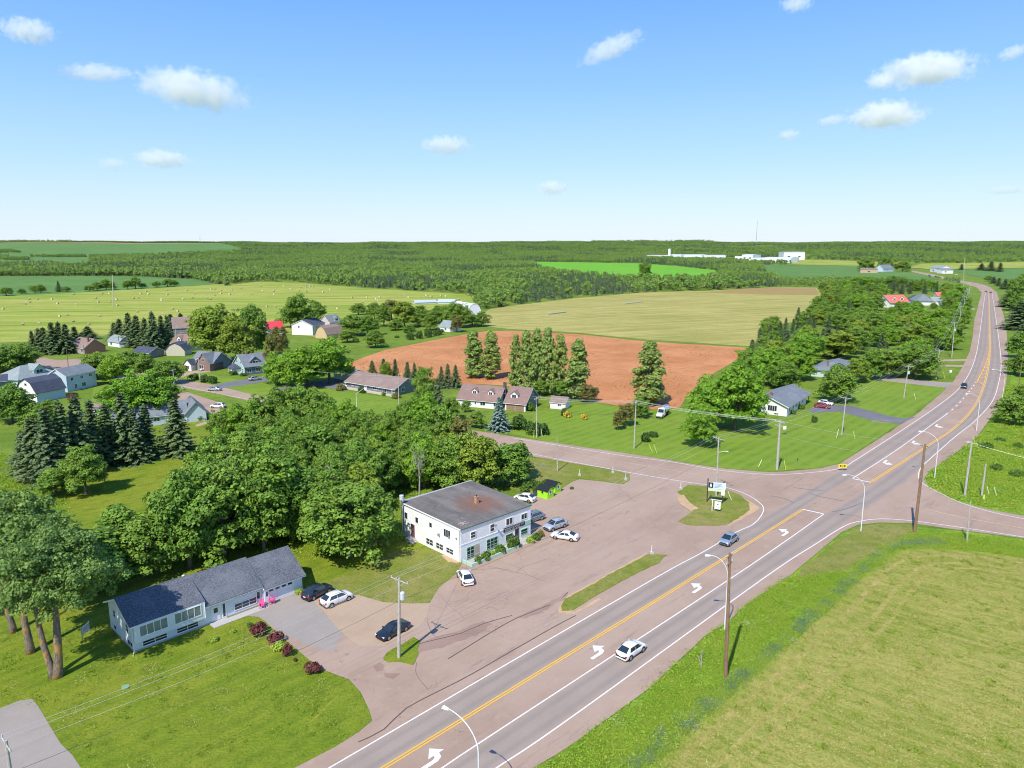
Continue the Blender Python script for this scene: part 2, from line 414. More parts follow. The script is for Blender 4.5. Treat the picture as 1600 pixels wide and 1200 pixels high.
sheet('red_soil_field', [(520,578),(560,562),(600,547),(700,527.5),(760,517.5),(800,517),(900,522),(1012,534),(1168,543.5),(1152,560),(1085,605),(1062,637),(1000,641),(935,628),(860,612),(780,602),(650,597),(560,592)], SOIL, .05, 10, .5, label='red soil field with rows of young plants')

# lawns
sheet('front_lawn', [(-300,1500),(-420,1060),(-60,940),(60,870),(180,830),(300,760),(330,690),(345,660),(420,640),(500,700),(600,800),(700,850),(720,890),(690,920),(600,950),(500,935),(405,962),(440,995),(500,1045),(545,1062),(563,1082),(577,1110),(580,1126),(562,1142),(525,1166),(462,1200),(260,1330)], LAWN, .012, 1.6, .3)
sheet('wood_side_lawn', [(0,900),(-100,760),(60,700),(330,640),(335,700),(280,790),(180,840),(60,870)], LAWN, .016)
sheet('shop_side_lawn', [(480,928),(520,905),(560,890),(620,860),(700,858),(722,880),(716,898),(688,915),(674,940),(640,943),(600,942),(555,932)], LAWN_DRY, .02, 1.5, .15)
sheet('striped_lawn', [(790,676),(830,655),(850,640),(930,630),(1000,641),(1062,638),(1110,640),(1190,655),(1240,655),(1300,625),(1340,592),(1440,600),(1482,605),(1445,633),(1372,684),(1310,724),(1280,731),(1200,737),(1122,731),(1000,711),(900,697),(845,688)], LAWN_STRIPE, .02, 3, .12, label='bright striped lawn inside the road corner')
sheet('roadside_lawn', [(820,712),(950,733),(985,742),(984,751),(972,756),(935,751),(905,748),(893,752),(873,766),(838,774),(800,765),(745,760),(760,720)], LAWN_DRY, .02, 2, .15)
sheet('bungalow_lawn', [(500,600),(545,612),(615,622),(640,640),(640,668),(530,640),(420,622),(420,600)], LAWN_STRIPE, .022)
sheet('village_lawn', [(140,640),(150,585),(270,570),(300,575),(350,590),(420,600),(420,622),(400,621),(340,606),(290,596),(200,590)], LAWN_STRIPE, .014)
sheet('mown_field', [(980,1232),(1108,1110),(1200,1035),(1255,990),(1310,942),(1345,902),(1375,876),(1412,859),(1475,857),(1540,863),(1600,872),(1760,900),(2300,960),(2300,1900),(700,1900)], MOWN, .03, 3, .2, label='mown field with yellowed cut grass')
sheet('verge', [(775,1290),(860,1190),(1012,1080),(1100,998),(1137,975),(1175,940),(1237,899),(1315,834),(1375,818),(1512,831),(1600,842),(1800,880),(1800,905),(1600,873),(1475,858),(1412,860),(1345,903),(1200,1036),(1010,1203),(940,1290)], MEADOW, .016)
sheet('corner_verge', [(1345,822),(1375,818.5),(1425,820),(1430,834),(1400,850),(1370,868),(1320,893),(1270,905),(1240,905),(1262,882),(1300,850)], LAWN_DRY, .024, 2, .3)
sheet('corner_meadow', [(1450,762),(1446,747),(1452,737),(1488,713),(1526,686),(1562,640),(1578,600),(1584,560),(1700,560),(1900,700),(1900,830),(1750,825),(1600,805),(1555,798),(1500,785)], MEADOW, .016)
sheet('red_soil_strip', [(1584,694),(1594,668),(1640,640),(1700,650),(1680,710),(1620,706)], SOIL, .03, 2, .2)

# paving
sheet('highway_paving', [(300,1300),(462,1200),(525,1167),(562,1143),(581,1126),(577,1110),(563,1082),(546,1062),(500,1045),(440,996),(402,958),(470,926),(500,931),(560,932),(600,942),(640,944),(672,942),(687,918),(712,897),(722,880),(829,837),(822,800),(838,775),(873,767),(893,753),(905,749),(937,752),(974,757),(985,750),(984,741),(950,733),(820,711),(640,675),(530,652),(400,629),(340,615),(290,607),(270,596),(290,594),(340,603),(400,618),(530,640),(640,657),(730,671),(800,682),(900,697),(1000,711.5),(1122,731.5),(1200,738),(1225,737),(1282,732),(1312,725),(1375,685),(1410,662),(1432,648),(1450,632),(1487,600),(1503,575),(1515,550),(1520,525),(1522.5,500),(1529,475),(1534,457),(1526,449),(1505,443),(1480,437),(1448,430),(1424,425),(1426,423),(1460,429),(1500,438),(1535,444),(1548,449),(1557.5,457),(1564,478),(1570,500),(1574,530),(1575,562),(1572,600),(1562,635),(1550,650),(1525,685),(1487,712),(1451,737),(1445,747),(1450,760),(1500,785),(1555,798),(1600,806),(1900,862),(1900,920),(1600,841),(1512,830),(1425,818),(1375,816.5),(1340,820),(1315,832),(1237,897),(1200,922),(1175,938),(1137,972),(1100,995),(1012,1077),(900,1160),(830,1202),(640,1330),(450,1600),(50,1600)], PAVE, .034, 3, .08, label='worn pinkish asphalt of the highway, side road and car park')
sheet('driveway', [(383,962),(400,952),(416,944),(474,922),(487,934),(500,950),(536,990),(520,1020),(470,1004),(437,985),(405,964)], DRIVE, .042, 2, .1)
sheet('gravel_patch', [(475,922),(500,930),(560,931),(600,941),(640,944),(672,944),(660,975),(600,1010),(560,1010),(530,985),(495,945)], GRAVEL, .044, 2, .2)
sheet('bottom_driveway', [(-20,1112),(0,1107),(30,1095),(50,1092),(58,1102),(75,1130),(95,1163),(112,1180),(130,1205),(170,1290),(-200,1400),(-300,1180)], DRIVE, .03, 2, .08)
sheet('house_driveway', [(1262,640),(1285,632),(1330,634),(1380,648),(1410,654),(1432,651),(1405,663),(1360,656),(1310,643),(1270,646)], DARKDRIVE, .042, 2, .05)
sheet('upper_driveway', [(1338,588),(1360,583),(1400,590),(1470,597),(1490,598),(1480,606),(1440,602),(1380,595),(1345,592)], DRIVE, .042, 2, .05)
sheet('lane', [(1465,562),(1513,561),(1512,564),(1465,565)], GRAVEL, .04)
sheet('track', [(1466,570),(1508,570.5),(1506,573.5),(1464,572.5)], GRAVEL, .04)
sheet('far_track', [(1508,481),(1523,482),(1523,484),(1508,483)], GRAVEL, .04)
for a in ([(1572,497),(1590,497.5),(1590,499),(1572,498.5)], [(1570,487),(1588,487.5),(1588,489),(1570,488.5)]): sheet('side_track', a, GRAVEL, .04)
sheet('village_road', [(-60,603),(0,586),(45,577),(56,568),(48,559),(60,557),(90,563),(128,560),(180,575),(262,590),(292,594),(288,605),(262,598),(200,594),(150,585),(118,578),(70,582),(20,592),(-60,616)], PAVE, .03)
sheet('shop_yard', [(240,622),(290,612),(330,625),(353,632),(350,645),(300,650),(270,640),(225,636)], PAVE, .036)
sheet('grey_driveway', [(325,606),(350,598),(385,593),(420,585),(428,588),(415,596),(380,602),(345,607),(338,608)], DARKDRIVE, .04)
sheet('dirt_driveway', [(262,592),(275,588),(298,580),(330,577),(330,581),(300,584),(280,591),(272,594)], GRAVEL, .04)
sheet('bungalow_driveway', [(490,598),(515,594),(548,596),(548,606),(535,612),(512,606),(470,602),(430,612),(425,609),(470,598)], DARKDRIVE, .04)
sheet('dirt_path', [(305,664),(330,656),(332,659),(308,667)], GRAVEL, .03)
sheet('dirt_patch', [(690,868),(705,862),(722,872),(716,880),(700,878)], SAND, .024)

# grass islands on the paving (a low step up from the asphalt)
def island(name, pts, mat, label, amp=.15):
    P = [Vector((p.x, p.y, 0)) for p in PL(pts)]; P = roughen(P, 1.0, amp, 3)
    mb = MB(); mb.prism([(p.x, p.y, .03) for p in P], (0, 0, .07)); o = mb.obj(name, mat); o['kind'] = 'structure'; o['label'] = label
island('grass_island', [(1058,769),(1075,758),(1100,760),(1132,764.5),(1157,774),(1170,786),(1171,797),(1152,811),(1132,821),(1110,822),(1075,821),(1060,815),(1072,807),(1087,793),(1075,786),(1066,775)], LAWN_DRY, 'rounded grass island with the roadside signs')
island('grass_strip', [(876,948),(884,937),(915,920),(950,899),(985,881),(1015,866),(1042,868),(1030,880),(985,901),(930,932),(896,954),(880,955)], LAWN_DRY, 'long narrow grass strip between car park and highway')
island('pole_grass_patch', [(598,1030),(605,1021),(625,1010),(646,996),(656,1003),(652,1016),(655,1022),(644,1041),(634,1038),(622,1034),(606,1036)], LAWN, 'small grass patch round the utility pole')
sheet('dirt_edge', [(1160,778),(1172,784),(1187,793),(1183,798),(1150,816),(1136,823),(1148,812),(1168,800),(1172,792)], SAND, .041, 1, .1)
sheet('dirt_edge', [(1056,775),(1068,774),(1078,786),(1091,795),(1080,800),(1074,795),(1062,788)], SAND, .112, .8, .1)
sheet('dirt_edge', [(872,952),(882,934),(950,897),(1012,863),(1000,874),(950,902),(890,938),(880,953),(898,957),(935,935),(940,937),(897,960),(874,958)], SAND, .040, 1, .1)

# ---------------------------------------------------------------- lanes and painted lines
def spline(P, step=1.5):
    """Catmull-Rom through ground points"""
    out = []
    for i in range(len(P)-1):
        p0 = P[max(i-1, 0)]; p1 = P[i]; p2 = P[i+1]; p3 = P[min(i+2, len(P)-1)]
        k = max(2, min(80, int((p2-p1).length/step)))
        for j in range(k):
            t = j/k
            out.append(.5*((2*p1)+(p2-p0)*t+(2*p0-5*p1+4*p2-p3)*t*t+(3*p1-p0-3*p2+p3)*t**3))
    out.append(P[-1]); return out
def resample(P, n):
    d = [0]
    for a, b in zip(P, P[1:]): d.append(d[-1]+(b-a).length)
    out = []; j = 0
    for i in range(n):
        s = d[-1]*i/(n-1)
        while j < len(d)-2 and d[j+1] < s: j += 1
        t = (s-d[j])/max(1e-9, d[j+1]-d[j]); out.append(P[j].lerp(P[j+1], t))
    return out
def ribbon(name, Lp, Rp, mat, z, n=90, px=True, label=None):
    A = resample(spline(PL(Lp) if px else Lp), n); B = resample(spline(PL(Rp) if px else Rp), n)
    vs = []; fs = []
    for a, b in zip(A, B): vs += [(a.x, a.y, T(a.x, a.y)+z), (b.x, b.y, T(b.x, b.y)+z)]
    for i in range(n-1): fs.append((2*i, 2*i+1, 2*i+3, 2*i+2))
    me = bpy.data.meshes.new(name); me.from_pydata(vs, [], fs); me.materials.append(mat)
    uv = me.uv_layers.new(name='UVMap'); k = 0
    for f in me.polygons:
        for li in f.loop_indices:
            vi = me.loops[li].vertex_index; uv.data[li].uv = (vi % 2, (vi//2)*.1)
    bm = bmesh.new(); bm.from_mesh(me)
    for f in bm.faces:
        if f.normal.z < 0: f.normal_flip()
    bm.to_mesh(me); bm.free()
    o = link(name, me); o['kind'] = 'structure'
    if label: o['label'] = label
    return o
def offset_line(P, w):
    out = []
    for i, p in enumerate(P):
        d = P[min(i+1, len(P)-1)]-P[max(i-1, 0)]; d.z = 0; d.normalize()
        out.append(p+Vector((-d.y, d.x, 0))*w)
    return out
def line(name, pts, width, mat, z=.050, shift=0.0, px=True, dash=None, label=None):
    P = spline(PL(pts) if px else pts)
    if shift: P = offset_line(P, shift)
    if dash:
        on, off = dash; d = 0; segs = []; cur = []
        L = sum((b-a).length for a, b in zip(P, P[1:])); Q = resample(P, int(L/.5))
        step = L/(len(Q)-1)
        for i, q in enumerate(Q):
            if (i*step) % (on+off) < on: cur.append(q)
            elif cur: segs.append(cur); cur = []
        if len(cur) > 1: segs.append(cur)
    else: segs = [P]
    vs = []; fs = []
    for s in segs:
        if len(s) < 2: continue
        A = offset_line(s, width/2); B = offset_line(s, -width/2); b0 = len(vs)
        for a, b in zip(A, B): vs += [(a.x, a.y, T(a.x, a.y)+z), (b.x, b.y, T(b.x, b.y)+z)]
        for i in range(len(s)-1): fs.append((b0+2*i, b0+2*i+1, b0+2*i+3, b0+2*i+2))
    me = bpy.data.meshes.new(name); me.from_pydata(vs, [], fs); me.materials.append(mat)
    bm = bmesh.new(); bm.from_mesh(me)
    for f in bm.faces:
        if f.normal.z < 0: f.normal_flip()
    bm.to_mesh(me); bm.free()
    o = link(name, me); o['kind'] = 'structure'
    if label: o['label'] = label
    return o
# lines of the southern arm, heading away from the camera
wl_s = [(270,1340),(515,1200),(800,1033.5),(1030,900),(1100,862),(1150,832),(1176,820),(1190,805),(1193,794),(1187,786),(1170,774.5),(1135,762),(1070,753),(975,737),(825,708),(640,668),(530,646.5),(400,626),(325,612),(285,603)]
yl_s = [(420,1310),(600,1200),(1088,900),(1254,796.5)]
wr_s = [(545,1300),(690,1201),(800,1128),(1160,892),(1288,803)]
ed_s = [(640,1290),(775,1201),(900,1116),(1200,899),(1275,850),(1320,822),(1345,814.5),(1375,811),(1425,814),(1512,826),(1600,839.5),(1800,872)]
# northern arm
wl_n = [(800,684.5),(900,700.5),(975,712.5),(1050,722),(1125,736-1),(1200,741.5),(1262,739),(1312,732),(1340,717),(1425,662),(1475,627),(1500,605),(1517,578),(1526,550),(1531,520),(1535,490),(1539,462),(1541,456)]
yl_n = [(1361,753.5),(1443,701),(1490,670),(1519,640),(1534,612),(1543,580),(1546.5,550),(1546.5,520),(1546,490),(1545.5,470),(1544.8,457)]
wr_n = [(1801,851),(1600,811),(1552,801),(1500,785),(1452,762),(1438,752),(1435,742),(1439,731),(1450,720),(1495,680.5),(1522,659),(1550,628),(1560,600),(1564,575),(1563,550),(1558,510),(1552,470),(1550,457)]
tl_n = [(1331,748.5),(1400,704),(1460,661),(1478,648)]
ribbon('highway_lane', [(420,1260),(515,1200),(800,1033.5),(1030,900),(1130,843),(1200,803),(1262,765),(1331,722)], [(500,1265),(600,1200),(800,1077),(1088,900),(1190,838),(1254,796.5),(1310,762),(1358,731)], LANE, .040, label='grey worn near lane beside the car park')
ribbon('highway_lane', [(640,1235),(690,1201),(800,1128),(1160,892),(1288,803),(1330,778),(1365,755),(1443,701)], [(720,1238),(775,1201),(900,1116),(1200,899),(1280,847),(1390,772),(1432,741),(1480,693)], LANE, .040, label='grey worn far lane beside the weedy verge')
ribbon('highway_lane', [(1325,727),(1342,716),(1425,662),(1475,627),(1500,605),(1517,578),(1526,550),(1531,520),(1535,490),(1540,457)], [(1331,748.5),(1400,704),(1478,648),(1505,622),(1524,594),(1536,562),(1543,540),(1544.5,500),(1544.3,480),(1544.3,457)], LANE, .0405)
ribbon('highway_lane', [(1420,716),(1443,701),(1490,670),(1519,640),(1534,612),(1543,580),(1547,550),(1547,520),(1546.5,490),(1545.3,457)], [(1465,709),(1495,680.5),(1522,659),(1550,628),(1560,600),(1564,575),(1563,550),(1558,510),(1553,480),(1549.7,457)], LANE, .041)
ribbon('side_road_lane', [(530,641.5),(800,685),(900,701),(1050,722.5),(1150,738)], [(530,645),(825,697.5),(975,722),(1100,746)], SIDE, .038) if False else None
line('edge_line', wl_s, .17, WPAINT, label='white edge line curving round the grass island')
line('edge_line', wl_n, .17, WPAINT, label='white edge line round the striped lawn corner')
line('edge_line', ed_s, .17, WPAINT, label='white edge line along the weedy verge')
line('edge_line', wr_n, .17, WPAINT, label='white edge line round the meadow corner')
line('lane_line', wr_s, .17, WPAINT, label='solid white line of the turning lane')
line('lane_line', tl_n, .20, WPAINT, label='solid white line of the far turning lane')
line('stop_bar', [(1254,796),(1288,803.5)], .35, WPAINT, label='white bar closing the near turning lane')
line('stop_bar', [(1331,748),(1361,754)], .35, WPAINT, label='white bar closing the far turning lane')
for sh in (-.17, .17):
    line('centre_line', yl_s, .17, YPAINT, shift=sh, z=.052)
    line('centre_line', yl_n, .20, YPAINT, shift=sh*1.25, z=.052)
line('dashed_line', [(1478,648),(1497,632),(1519,606),(1527,594)], .28, WPAINT, dash=(3, 4.2))
# yellow hatched median
med_l = [(1527.5,597),(1529,592),(1540,570),(1544.5,555),(1546,548)]; med_r = [(1535.5,600),(1538,593),(1544,575),(1547,560),(1547.3,549)]
line('centre_line', med_l, .35, YPAINT, z=.051); line('centre_line', [(1527.5,597),(1532,597.5),(1535.5,601)], .35, YPAINT, z=.053)
A = resample(spline(PL(med_l)), 12); B = resample(spline(PL(med_r)), 12)
for i in range(1, 10):
    line('hatch_bar', [A[i], B[min(11, i+1)]], .35, YFAINT, z=.051, px=False)
line('centre_line', [(285,600),(400,622.5),(530,643.5),(640,662),(760,684.5),(825,697),(900,710),(975,722.5),(1050,735),(1100,744)], .14, YFAINT, z=.05, label='faded yellow centre line of the side road')
line('centre_line', [(1445,795),(1500,808),(1600,826),(1800,866)], .2, YFAINT, z=.05)
def arrow(u, v, az, s=1.0):
    p = G(u, v); pts = [(.22,0),(.62,0),(.62,1.7),(.38,2.25),(-.15,2.45),(-.15,3.0),(-1.15,2.15),(-.15,1.25),(-.15,1.85),(.1,1.75),(.22,1.4)]
    a = R(az); vs = []
    for x, y in pts:
        x = (x+.1)*s; y = (y-1.4)*s
        vs.append((p.x+x*math.cos(a)+y*math.sin(a), p.y-x*math.sin(a)+y*math.cos(a), .051))
    me = bpy.data.meshes.new('turn_arrow'); me.from_pydata(vs, [], [tuple(range(len(vs)))]); me.materials.append(WPAINT); me.update()
    if me.polygons[0].normal.z < 0: me.flip_normals()
    o = link('turn_arrow', me); o['kind'] = 'structure'
for u, v in ((672,1186),(931,1019),(1086,919),(1223.5,832)): arrow(u, v, 44.6, 1.15)
for u, v in ((1387,723),(1431,692),(1467,666)): arrow(u, v, 221, 1.3)
# dark tyre marks and tar seams
TAR = plain('dark_tar', (.12,.085,.075), .8, var=.3)
seams = [[(560,1160),(600,1140),(635,1107),(700,1073),(740,1052),(860,983),(900,962)], [(700,1030),(790,975),(830,957),(860,945)],
         [(640,1010),(680,1000),(720,990),(755,975),(800,962)]]
for sname in seams: line('tar_seam', sname, .16, TAR, z=.047)
# worn spots, dust and dirt on the paving and the lawns (they have shapes of their own)
DUST = asphalt('pale_dust_on_asphalt', (.38,.28,.225), (.42,.31,.25), (.46,.35,.28), fine_amt=.3, stain=(.42,.3,.24))
DIRT = asphalt('brown_dirt_on_asphalt', (.27,.17,.13), (.33,.22,.17), (.38,.26,.2), fine_amt=.6, stain=(.22,.14,.1))
for pts in ([(640,1010),(670,1000),(720,985),(755,970),(768,975),(758,985),(730,998),(690,1012),(655,1020)], [(805,965),(835,952),(870,935),(892,922),(880,938),(850,955),(820,968)], [(583,1042),(592,1036),(600,1040),(598,1048),(588,1050)], [(600,1050),(625,1052),(615,1060),(600,1058)]):
    sheet('dirt_smear', pts, DIRT, .0445, .7, .25)
YDRY = grass('yellowed_grass', (.11,.165,.012), (.22,.265,.022), (.31,.315,.04), patch=.3, mpatch=.9, fine=3.0)
line('lawn_furrow', [(483,1130),(500,1115),(515,1100),(530,1087)], .35, YDRY, z=.032)

# cracks running along and across the worn car park
rc = random.Random(11); CRACKM = plain('crack_dirt', (.20,.14,.115), .9, var=.2)
for i in range(11):
    u, v = rc.choice([(760,960),(700,1010),(830,900),(930,850),(1000,800),(860,820),(960,780),(640,1070),(800,940),(900,790)]); p = G(u+rc.uniform(-40,40), v+rc.uniform(-12,12))
    a = R(45)+rc.choice([0, math.pi/2, .5])+rc.uniform(-.25,.25); pts = [p]
    for k in range(rc.randint(4, 9)):
        a += rc.uniform(-.35,.35); p = p+Vector((math.cos(a), math.sin(a), 0))*rc.uniform(.9,1.8); pts.append(p)
    line('crack', pts, rc.uniform(.04,.07), CRACKM, z=.0465, px=False)
for pts in ([(1266,771),(1280,776),(1296,779),(1318,783)], [(1240,762),(1262,765),(1285,767)], [(1205,775),(1225,779),(1240,786)], [(1300,800),(1320,796),(1345,787)]):
    line('skid_mark', pts, .28, plain('rubber_mark', (.20,.165,.15), .7, var=.3, vscale=6), z=.0475)

TRACKM = grass('worn_field_track', (.18,.21,.03), (.32,.28,.07), (.46,.36,.13), patch=.4, mpatch=.9, fine=2.5, soil=((.50,.29,.14), .8, .5), bump=.5)
edge = PL([(940,1300),(1020,1210),(1115,1122),(1212,1042),(1262,1000),(1318,950),(1352,912),(1384,882),(1418,868),(1475,864),(1545,870),(1650,884)])
for sh, w in ((-1.0, .8), (-3.9, .7), (-5.8, .6)): line('field_track', edge, w, TRACKM, z=.034+.001*w, shift=sh, px=False)
# ---------------------------------------------------------------- vegetation
def leafmat(name, dark, light, yellow=None, trans=.20, vary=.5):
    m = bpy.data.materials.new(name); m.use_nodes = True; nt = m.node_tree; nt.nodes.clear(); n = NT(nt)
    o = nt.nodes.new('ShaderNodeOutputMaterial'); p = nt.nodes.new('ShaderNodeBsdfPrincipled'); t = nt.nodes.new('ShaderNodeBsdfTranslucent')
    mx = nt.nodes.new('ShaderNodeMixShader'); mx.inputs[0].default_value = trans
    p.inputs['Roughness'].default_value = .6; p.inputs['Specular IOR Level'].default_value = .25
    at = nt.nodes.new('ShaderNodeAttribute'); at.attribute_name = 'tone'
    oi = nt.nodes.new('ShaderNodeObjectInfo')
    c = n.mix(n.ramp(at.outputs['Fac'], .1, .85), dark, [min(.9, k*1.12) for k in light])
    c = n.mix(n.ramp(n.noise(.22, 3, .6), .42, .66, 0, .45), c, yellow or light)
    if 'far_' in name: c = n.mix(n.ramp(n.noise(.007, 4, .6), .4, .62, 0, .45), c, [light[0]*1.35, light[1]*1.1, light[2]*1.2])
    r = n.math('MULTIPLY', oi.outputs['Random'], vary)
    c = n.mix(r, c, [ (yellow or light)[0]*1.0, (yellow or light)[1]*.9, (yellow or light)[2] ])
    r2 = n.math('FRACT', n.math('MULTIPLY', oi.outputs['Random'], 13.7)); c = n.mix(n.math('MULTIPLY', r2, .3), c, [dark[0]*1.25+light[0]*.2, dark[1]*1.35+light[1]*.25, dark[2]*2+light[2]*.4])
    nt.links.new(c, p.inputs['Base Color']); 
    c2 = n.mix(.5, c, (.35,.45,.03)); nt.links.new(c2, t.inputs['Color'])
    nt.links.new(p.outputs[0], mx.inputs[1]); nt.links.new(t.outputs[0], mx.inputs[2]); nt.links.new(mx.outputs[0], o.inputs['Surface'])
    return m
MAPLE = leafmat('maple_leaves', (.045,.11,.012), (.205,.36,.038), (.26,.38,.05), vary=.35)
BRIGHT = leafmat('bright_maple_leaves', (.07,.17,.012), (.26,.47,.035), (.31,.48,.04), trans=.3, vary=.25)
YELLOW = leafmat('yellowing_leaves', (.08,.145,.012), (.27,.38,.035), (.33,.39,.045), vary=.4)
BROWNL = leafmat('browning_leaves', (.10,.095,.02), (.26,.21,.06), (.20,.24,.04), vary=.4)
POPLAR = leafmat('poplar_leaves', (.09,.17,.03), (.30,.42,.08), (.38,.43,.11), vary=.35)
COTTON = leafmat('cottonwood_leaves', (.05,.105,.025), (.215,.345,.068), (.26,.38,.075), trans=.22, vary=.2)
SPRUCE = leafmat('spruce_needles', (.03,.065,.025), (.13,.195,.07), (.16,.21,.07), trans=.1, vary=.3)
BLUESP = leafmat('blue_spruce_needles', (.05,.09,.07), (.20,.29,.24), (.22,.30,.25), trans=.1, vary=.1)
FARLEAF = leafmat('far_broadleaf', (.06,.13,.018), (.20,.37,.06), (.28,.42,.075), trans=.2, vary=.9)
FARDARK = leafmat('far_conifer', (.025,.06,.025), (.085,.15,.055), (.13,.19,.06), trans=.1, vary=.5)
BUSHM = leafmat('shrub_leaves', (.035,.09,.010), (.11,.21,.02), (.15,.24,.03), vary=.4)
DARKBUSH = leafmat('clipped_shrub_leaves', (.02,.055,.008), (.07,.14,.018), (.09,.16,.02), trans=.1, vary=.2)
PURPLE = leafmat('purple_shrub_leaves', (.055,.012,.015), (.20,.05,.05), (.24,.08,.06), trans=.2, vary=.4)
GOLD = leafmat('golden_shrub_leaves', (.35,.25,.02), (.75,.60,.06), (.8,.5,.05), vary=.3)
LIME = leafmat('lime_shrub_leaves', (.16,.26,.02), (.36,.5,.05), (.4,.5,.06), vary=.3)
WEED = leafmat('weed_leaves', (.10,.21,.012), (.32,.52,.03), (.44,.54,.07), trans=.3, vary=.8)
def barkmat(name, a, b, lichen=None):
    m, nt, p, o = newmat(name); n = NT(nt); p.inputs['Roughness'].default_value = .9
    tc = nt.nodes.new('ShaderNodeTexCoord')
    f = n.noise(3, 6, .7, vec=tc.outputs['Object'], stretch=(.35,.35,1.6))
    c = n.mix(n.ramp(f, .35, .68), a, b)
    if lichen:
        g = n.noise(.7, 5, .7, vec=tc.outputs['Object'])
        c = n.mix(n.ramp(g, .47, .6, 0, .85), c, lichen)
    nt.links.new(c, p.inputs['Base Color']); n.bump(f, .9, .12, p); return m
BARK = barkmat('grey_bark', (.10,.08,.065), (.24,.205,.17))
PALEBARK = barkmat('pale_bark', (.26,.22,.18), (.48,.43,.36))
LICHEN = barkmat('bark_with_orange_lichen', (.11,.085,.07), (.27,.22,.18), (.46,.25,.05))
DEADW = barkmat('dead_wood', (.30,.26,.22), (.46,.41,.36))

def leafmesh(name, C, N, size, mats, tone, trunk=None, tri=False):
    """C centres, N normals (k,3), size (k,), one quad per leaf spray; trunk = MB appended with material slot 1"""
    k = len(C)
    N = N/np.maximum(1e-6, np.linalg.norm(N, axis=1, keepdims=True))
    a = rng.normal(size=(k, 3)); U = np.cross(N, a); U /= np.maximum(1e-6, np.linalg.norm(U, axis=1, keepdims=True)); W = np.cross(N, U)
    s = size[:, None]; asp = rng.uniform(.55, 1.0, (k, 1))
    q = np.stack([C-U*s-W*s*asp*.6, C+U*s*.9-W*s*asp, C+U*s+W*s*asp*.7, C-U*s*.8+W*s*asp], axis=1)  # k,4,3
    q[:, 1] += N*s*.25; q[:, 3] += N*s*.2
    vs = q.reshape(-1, 3)
    nv = len(vs); nf = k
    tv = np.array(trunk.v, dtype=float).reshape(-1, 3) if trunk and trunk.v else np.zeros((0, 3))
    tf = trunk.f if trunk else []
    me = bpy.data.meshes.new(name)
    allv = np.concatenate([vs, tv]); me.vertices.add(len(allv)); me.vertices.foreach_set('co', allv.ravel())
    loops = list(range(nv)); starts = list(range(0, nv, 4)); tot = [4]*k
    li = nv
    ext = []
    for f in tf:
        starts.append(li); tot.append(len(f)); ext += [nv+i for i in f]; li += len(f)
    me.loops.add(li); me.loops.foreach_set('vertex_index', np.array(loops+ext, dtype=np.int32))
    me.polygons.add(len(starts)); me.polygons.foreach_set('loop_start', np.array(starts, dtype=np.int32))
    me.polygons.foreach_set('loop_total', np.array(tot, dtype=np.int32))
    mi = np.zeros(len(starts), dtype=np.int32); mi[k:] = 1; me.polygons.foreach_set('material_index', mi)
    for m in mats: me.materials.append(m)
    at = me.attributes.new('tone', 'FLOAT', 'FACE'); tn = np.zeros(len(starts), dtype=np.float32); tn[:k] = tone; at.data.foreach_set('value', tn)
    me.update(calc_edges=True); me.validate()
    return me
def unit(n):
    a = rng.normal(size=(n, 3)); return a/np.linalg.norm(a, axis=1, keepdims=True)
def clumps(centres, radii, per, size, up=.35, flat=.75, inner=.15):
    """leaf sprays over the shell of many small clumps"""
    Cs, Ns, Ss, Ts = [], [], [], []
    for c, r in zip(centres, radii):
        n = max(4, int(per*(r/np.mean(radii))**2)); d = unit(n); d[:, 2] = np.where(d[:, 2] < -.35, -d[:, 2], d[:, 2])
        rad = r*np.where(rng.random(n) < inner, rng.uniform(.3, .8, n), rng.uniform(.82, 1.08, n))[:, None]
        P = c+d*rad*np.array([1, 1, flat])
        Cs.append(P); Ns.append(d+np.array([0, 0, up])+rng.normal(size=(n, 3))*.38)
        Ss.append(size*rng.uniform(.7, 1.35, n)); Ts.append(np.clip(rng.normal(.5, .28, n)+rng.normal(0, .12), 0, 1))
    return np.concatenate(Cs), np.concatenate(Ns), np.concatenate(Ss), np.concatenate(Ts)
def crown_centres(n, rx, rz, zc, seed_shape='round'):
    out, rad = [], []; off = rng.uniform(0, 50)
    while len(out) < n:
        d = unit(1)[0]; t = rng.uniform(.45, 1.0)**.6
        if seed_shape == 'round':
            if d[2] < -.92: continue
            w = 1+.30*mnoise.noise(Vector((d[0]*1.6+off, d[1]*1.6, d[2]*1.6)))*2; t = t*(.9+.35*mnoise.noise(Vector((d[0]*3, d[1]*3+off, d[2]*3))))
            b = 1/max(.55, math.hypot(d[0], d[1])) if d[2] < -.1 else 1
            p = np.array([d[0]*rx*t*w*b**.8, d[1]*rx*t*w*b**.8, zc+d[2]*rz*t])
        else:
            z = rng.uniform(-1, 1); a = rng.uniform(0, 2*math.pi); tt = (z+1)/2; rr = rx*min(1, .35+tt/.15)*(1-tt**2.0)**.65*rng.uniform(.35, 1.0)
            p = np.array([rr*math.cos(a), rr*math.sin(a), zc+z*rz])
        out.append(p); rad.append(rng.uniform(.55, 1.4))
    return np.array(out), np.array(rad)
